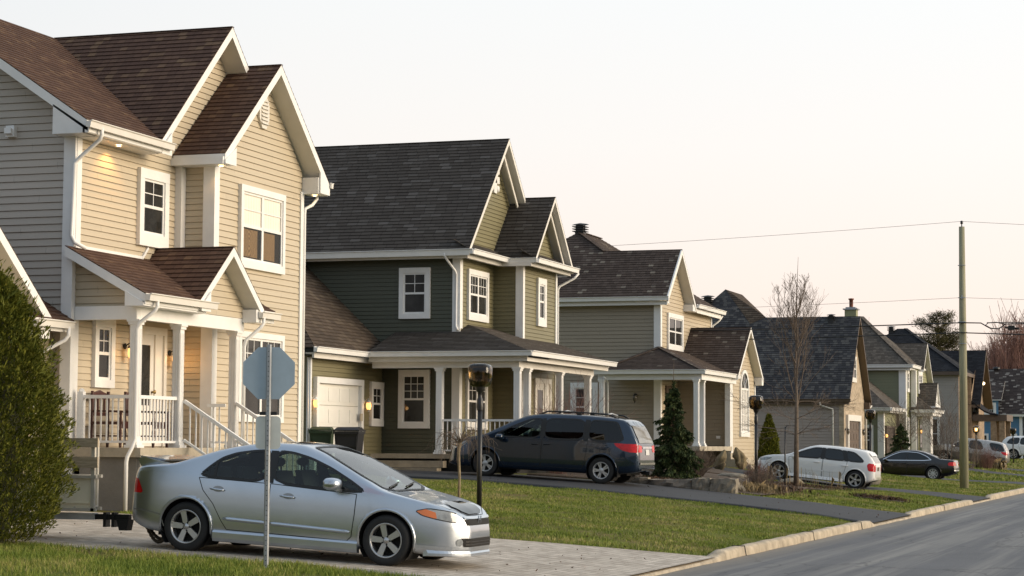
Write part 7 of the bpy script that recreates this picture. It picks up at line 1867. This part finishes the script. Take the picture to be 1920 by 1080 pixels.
def cone_cedar(x, y, h, r, label, n=9000):
    z0 = gz(x,y); o = root('cedar_shrub', (x,y,z0), label, 'shrub'); rng = np.random.default_rng(4)
    t = rng.uniform(0,1,n); a = rng.uniform(0,6.283,n); rr = r*np.interp(t,[0,.1,.5,1],[.8,1,.78,.05])*(1+.1*np.sin(a*4+t*11))*(1-.4*rng.uniform(0,1,n)**3)
    P = np.stack([x+rr*np.cos(a),y+rr*np.sin(a),z0+t*h],-1); D = np.stack([np.cos(a)*.5,np.sin(a)*.5,np.full(n,.9)],-1)+rng.normal(size=(n,3))*.3; D /= np.linalg.norm(D,axis=1)[:,None]
    V, F = sprays(P,D,.10,.022,rng); np_mesh('foliage',V,F,M['cedar'],o); m = MB(); m.lathe([(.5*r,0),(.6*r,.3*h),(.05*r,.9*h)],(x,y,z0),'z',10); m.build('stem',M['cedarcore'],o)
cone_cedar(-17.0,82.4,1.95,.42,'small conical cedar at the corner of the house with the arched window')
twig_shrub(-17.1,54.6,2.05,.85,'tangled bare shrub in front of the green house porch posts',46,21,'redtwig')
twig_shrub(-16.9,56.9,1.95,.7,'smaller bare shrub at the right end of the green house porch',34,22,'redtwig')
twig_shrub(-15.0,62,.72,.50,'rounded brown leafless shrub right of the spruce',130,23,'twig',depth=2)
twig_shrub(-12.0,57.2,.55,.55,'dark brown bush at the foot of the second lamp post',70,24,'twig')
twig_shrub(-12.75,60.0,.6,.4,'low purple brown bush beside the white wagon',50,25,'redtwig')
twig_shrub(-15.0,122,3.3,1.0,'tall bare brown shrub in front of the grey house',22,26,'twig',depth=3)
twig_shrub(-13.6,121.0,1.6,1.1,'low brown bush left of the pewter vehicle lamp post',70,27,'twig')
twig_shrub(-12.9,124.5,1.1,.8,'brown bush right of the utility pole around a lamp post',70,28,'redtwig')
twig_shrub(-16.8,117,2.6,.8,'thin bare shrub before the sage house garage',30,29,'twig',depth=3)
stalks('ornamental_grass',-11.5,54.2,.7,.9,600,.30,'straw','clump of dry straw coloured grass at the driveway edge',31,.0045)
stalks('ornamental_grass',-11.6,56.5,.8,1.6,900,.20,'strawdk','flattened brown grass clump beside the straw coloured one',32,.0045)
stalks('dead_foliage',-13.4,54.4,2.2,1.4,2600,.16,'strawdk','dead brown ground cover in the planting bed',33,.005,'stuff',1.3)
stalks('dead_foliage',-11.8,63,1.4,2.2,1300,.12,'strawdk','dead ground cover around the leafless tree',34,.005,'stuff',1.3)
stalks('dead_foliage',-11.8,62.6,1.0,1.6,50,.7,'straw','thin dry stems standing around the leafless tree',35,.006,'stuff',.3)
stalks('dead_foliage',-8.9,58.3,.7,.5,700,.13,'strawdk','dead ground cover in the small lawn bed',36,.009,'stuff',1.3)
stalks('ornamental_grass',-12.9,126.4,.8,.6,400,.6,'straw','faded grass tuft by the pewter vehicle wheel',37,.02)
def burlap(x, y, h, r, label, seed):
    rnd = random.Random(seed); z0 = gz(x,y); m = MB(); n = 22; rows = []; prof = [(0,.42),(.12,.62),(.28,.95),(.42,.72),(.55,.92),(.7,.78),(.82,.55),(.92,.30),(1,.10)]
    for t, k in prof:
        for j in range(n):
            a = 2*math.pi*j/n; f = 1+.24*math.sin(a*2+t*3+seed)+.17*math.sin(a*5-t*5)+.10*abs(math.sin(a*6.5+t*3))+rnd.gauss(0,.04); rows.append((x+math.cos(a)*r*k*f+.22*t*t*math.sin(seed),y+math.sin(a)*r*k*f,z0+h*t+rnd.gauss(0,.015)))
    m.mesh(rows,[(i*n+j,i*n+(j+1)%n,(i+1)*n+(j+1)%n,(i+1)*n+j) for i in range(len(prof)-1) for j in range(n)]+[tuple(range((len(prof)-1)*n,len(prof)*n))],0,True)
    m.tube([(x+math.cos(2*math.pi*j/n)*r*1.08,y+math.sin(2*math.pi*j/n)*r*1.08,z0+h*(.35+.18*math.sin(2*math.pi*j/n+1))) for j in range(n+1)],.012,5)
    o = m.build('wrapped_shrub', M['burlap']); tag(o,label,'shrub')
burlap(-16.45,71.3,.70,.21,'shrub wrapped in burlap standing left of the porch steps',2); burlap(-16.35,74.4,.78,.20,'burlap wrapped shrub right of the porch steps against the beige wall',5)
def rock(x, y, sx, sy, sz, label, seed, name='boulder', group=None):
    rnd = random.Random(seed); bm = bmesh.new(); bmesh.ops.create_icosphere(bm, subdivisions=3, radius=1)
    ax = [(Vector((rnd.gauss(0,1),rnd.gauss(0,1),rnd.gauss(0,1))).normalized(), rnd.uniform(.55,.9)) for _ in range(9)]
    for v in bm.verts:
        for a, d in ax:
            e = v.co.dot(a)-d
            if e > 0: v.co -= a*e*.85
        v.co = Vector((v.co.x*sx,v.co.y*sy,v.co.z*sz))+Vector((rnd.gauss(0,.008),)*3)
    me = bpy.data.meshes.new(name); bm.to_mesh(me); bm.free(); me.materials.append(M['rock']); o = bpy.data.objects.new(name, me); COL.objects.link(o); o.location = (x,y,gz(x,y)+sz*.35); tag(o,label,'rock',group)
def block_stone(name, x0, x1, y, zt, zb, label, seed, d=.4, mat='rock'):
    rnd = random.Random(seed); m = MB(); nx, nz = 7, 4; V = []
    for face in (0,1):
        for i in range(nx+1):
            for k in range(nz+1):
                e = (1 if i in (0,nx) or k in (0,nz) else 0); V.append((x0+(x1-x0)*i/nx+rnd.gauss(0,.012), y+face*d+(rnd.gauss(0,.02)-.0*e)*(1 if face == 0 else -1)+(.03 if e and face == 0 else 0), zb+(zt-zb)*k/nz+rnd.gauss(0,.010)))
    q = (nx+1)*(nz+1); I = lambda f,i,k: f*q+i*(nz+1)+k; F = []
    for i in range(nx):
        for k in range(nz): F += [(I(0,i,k),I(0,i+1,k),I(0,i+1,k+1),I(0,i,k+1)),(I(1,i,k),I(1,i,k+1),I(1,i+1,k+1),I(1,i+1,k))]
        F.append((I(0,i,nz),I(0,i+1,nz),I(1,i+1,nz),I(1,i,nz)))
    for k in range(nz): F += [(I(0,0,k),I(0,0,k+1),I(1,0,k+1),I(1,0,k)),(I(0,nx,k),I(1,nx,k),I(1,nx,k+1),I(0,nx,k+1))]
    m.mesh(V,F); o = m.build(name, M[mat]); tag(o,label,'stone block','stones of the low retaining wall'); return o
block_stone('retaining_stone',-12.25,-11.6,52.05,.86,.35,'tall pale retaining stone at the street end of the low wall',1); block_stone('retaining_stone',-12.72,-12.27,52.08,.87,.4,'second grey retaining stone next to the tall end stone',2)
block_stone('retaining_stone',-13.9,-12.74,52.12,.83,.45,'long low course of small wall blocks behind the two big stones',3,.35,'ashstone'); block_stone('retaining_stone',-15.4,-13.92,52.2,.87,.55,'flat capped wall course hidden behind the minivan bumper',4,.35)
rock(-12.0,53.5,.42,.3,.2,'flat pale stone lying on the mulch above the wall',6); rock(-13.0,66.5,.5,.4,.16,'low flat stepping stone before the porch steps',7); rock(-14.6,65.4,.6,.4,.14,'broad stepping stone at the foot of the porch',8)
rock(-12.05,76.0,.45,.4,.42,'brown boulder behind the white wagon bumper',9); rock(-12.35,126.8,.5,.5,.35,'grey boulder at the foot of the bush by the pewter vehicle',10)
# far fence piece and backdrop trees
def fence():
    o = root('wooden_fence', (-15,142,.6), 'short weathered wooden fence right of the pewter vehicle', 'fence')
    for k in range(7):
        m = MB(); x = -15.3+k*.24; m.box((x,141.95,.45),(x+.19,142,1.65)); m.build('picket', M['oldwood'], o)
    m = MB(); m.box((-15.4,142,.75),(-13.55,142.05,.85)); m.box((-15.4,142,1.35),(-13.55,142.05,1.45)); m.build('rail', M['oldwood'], o)
fence()
def pine(x, y, h, label):
    z0 = gz(x,y); o = root('pine_tree', (x,y,z0), label, 'tree'); rnd = random.Random(12); rng = np.random.default_rng(12)
    t = MB(); t.tube([(x,y,z0),(x+.1,y,z0+h*.5),(x,y,z0+h*.95)],[.3,.22,.05],8); PP, DD = [], []
    for k in range(84):
        tt = rnd.uniform(.16,.97); a = rnd.uniform(0,6.283); L = (4.3*(1-tt)**.8+.7)*rnd.uniform(.6,1.3); p = Vector((x,y,z0+h*tt)); d = Vector((math.cos(a),math.sin(a),rnd.uniform(-.05,.45)))
        pts = [p+d*L*s+Vector((0,0,.18*L*s*s)) for s in (0,.35,.7,1)]; t.tube(pts,[.07,.05,.03,.015],4,0,True,False)
        for q in range(330):
            s = rnd.uniform(.3,1.05); i = min(2,int(s*3)); c = pts[i].lerp(pts[i+1],min(1.2,s*3-i))+Vector((rnd.gauss(0,.28),rnd.gauss(0,.28),rnd.gauss(0,.17))); PP.append(c); DD.append(Vector((d.x*.6+rnd.gauss(0,.6),d.y*.6+rnd.gauss(0,.6),rnd.uniform(.1,1))).normalized())
    V, F = sprays(np.array(PP),np.array(DD),.32,.022,rng); t.build('trunk', M['bark'], o); np_mesh('crown',V,F,M['pine'],o)
pine(-26.6,212,14.4,'ragged pine tree behind the black roofed house')
def woods():
    rnd = random.Random(31); m = MB()
    for k in range(190):
        x = rnd.uniform(-36,-20); y = rnd.uniform(262,320); px = (x/y+.107)/.021; h = rnd.uniform(12.5,17)*(.62+.42*min(1,max(0,px+.25))); z = .5
        m.tube([(x,y,z),(x+rnd.gauss(0,.3),y,z+h*.5),(x+rnd.gauss(0,.5),y,z+h*.9)],[.14,.09,.03],4,0,True,False)
        for j in range(22):
            a = rnd.uniform(0,6.283); tt = rnd.uniform(.25,.9); branchy(m,(x,y,z+h*tt),(math.cos(a)*.55,math.sin(a)*.55,1),h*.22*rnd.uniform(.6,1.2),.045,1,rnd,3,.6,.25,(3,4),.6,.022,3,.1)
    o = m.build('woods', M['farwood']); tag(o,'reddish leafless woods beyond the blue house',kind='stuff')
M['farwood'] = flat('far_red_twigs', (.20,.105,.085), .9, var=.3, scale=.4)
woods()
for k,(x,y,h) in enumerate(((-31.5,205,13.0),(-36.5,200,12.2),(-30,236,15.5))):
    rnd = random.Random(50+k); o = root('bare_tree',(x,y,.8),('faint leafless tree left of the pine tree','faint leafless tree above the sage house roof','faint leafless tree rising behind the pine crown')[k],'tree'); t = MB(); t.tube([(x,y,.6),(x,y,h*.55)],[.14,.08],6); t.build('trunk', M['bark'], o); c = MB()
    for j in range(16): a = rnd.uniform(0,6.283); branchy(c,(x,y,h*rnd.uniform(.25,.55)),(math.cos(a)*.4,math.sin(a)*.4,1),h*.36*rnd.uniform(.6,1.1),.05,2,rnd,4,.45,.3,(3,4),.55,.010,3,.08)
    c.build('branches', M['farwood'], o)

# ------------------------------------------------------------------ light, sky and camera
SUN_EL, SUN_AZ = R(SUN_E0), R(SUN_A0)          # low sun across the street; azimuth measured from +X towards +Y
sd = Vector((math.cos(SUN_EL)*math.cos(SUN_AZ), math.cos(SUN_EL)*math.sin(SUN_AZ), math.sin(SUN_EL)))
l = bpy.data.lights.new('sun', 'SUN'); l.energy = SUN_E; l.color = (1.0,.83,.62); l.angle = R(SUN_ANG)
so = bpy.data.objects.new('sun', l); COL.objects.link(so); so.rotation_euler = (-sd).to_track_quat('-Z','Y').to_euler(); so.location = (30,40,20)
w = bpy.data.worlds.new('World'); scene.world = w; w.use_nodes = True; nt = w.node_tree; bg = nt.nodes['Background']
sky = N_(nt,'ShaderNodeTexSky'); sky.sky_type = 'NISHITA'; sky.sun_disc = False; sky.sun_elevation = SUN_EL; sky.sun_rotation = R(90)-SUN_AZ
sky.altitude = 50; sky.air_density = 1.0; sky.dust_density = 2.2; sky.ozone_density = 1.0
# a thin veil of evening cloud over the clear sky: bright on the side of the sunset, deep blue on the opposite side
tc = N_(nt,'ShaderNodeTexCoord'); sp_ = N_(nt,'ShaderNodeSeparateXYZ'); L_(nt, tc.outputs['Generated'], sp_.inputs[0])
dt = N_(nt,'ShaderNodeVectorMath',operation='DOT_PRODUCT'); L_(nt, tc.outputs['Generated'], dt.inputs[0]); dt.inputs[1].default_value = GLOW_DIR
near = ramp(nt, sp_.outputs[2], VEIL)
side = ramp(nt, mth(nt,'MULTIPLY_ADD', dt.outputs['Value'], .5, .5), SIDE)
vs_ = N_(nt,'ShaderNodeMix',data_type='RGBA',blend_type='MULTIPLY'); vs_.inputs[0].default_value = 1; L_(nt, near, vs_.inputs[6]); L_(nt, side, vs_.inputs[7])
vm = N_(nt,'ShaderNodeVectorMath',operation='SCALE'); L_(nt, vs_.outputs[2], vm.inputs[0]); vm.inputs['Scale'].default_value = VEIL_S
mx = N_(nt,'ShaderNodeMix',data_type='RGBA'); mx.inputs[0].default_value = VEIL_MIX; L_(nt, sky.outputs[0], mx.inputs[6]); L_(nt, vm.outputs[0], mx.inputs[7])
L_(nt, mx.outputs[2], bg.inputs['Color']); bg.inputs['Strength'].default_value = SKY_S
cam = bpy.data.cameras.new('camera'); co = bpy.data.objects.new('camera', cam); COL.objects.link(co); scene.camera = co
cam.sensor_width = 36; cam.sensor_fit = 'HORIZONTAL'; cam.lens = 3939.23/1920*36; cam.clip_start = .5; cam.clip_end = 4000
r_ = Vector((.94767857,.31917047,.00596137)); u_ = Vector((.01801429,-.07211392,.99723371)); f_ = Vector((-.31871745,.94494963,.07409045))
co.matrix_world = Matrix(((r_.x,u_.x,-f_.x,0),(r_.y,u_.y,-f_.y,0),(r_.z,u_.z,-f_.z,1.7),(0,0,0,1)))
vs = scene.view_settings; vs.view_transform = 'Standard'; vs.look = 'None'; vs.gamma = 1; vs.use_curve_mapping = False; vs.exposure = EXPO
scene.cycles.max_bounces = 6; scene.cycles.transparent_max_bounces = 12; scene.cycles.caustics_reflective = False; scene.cycles.caustics_refractive = False
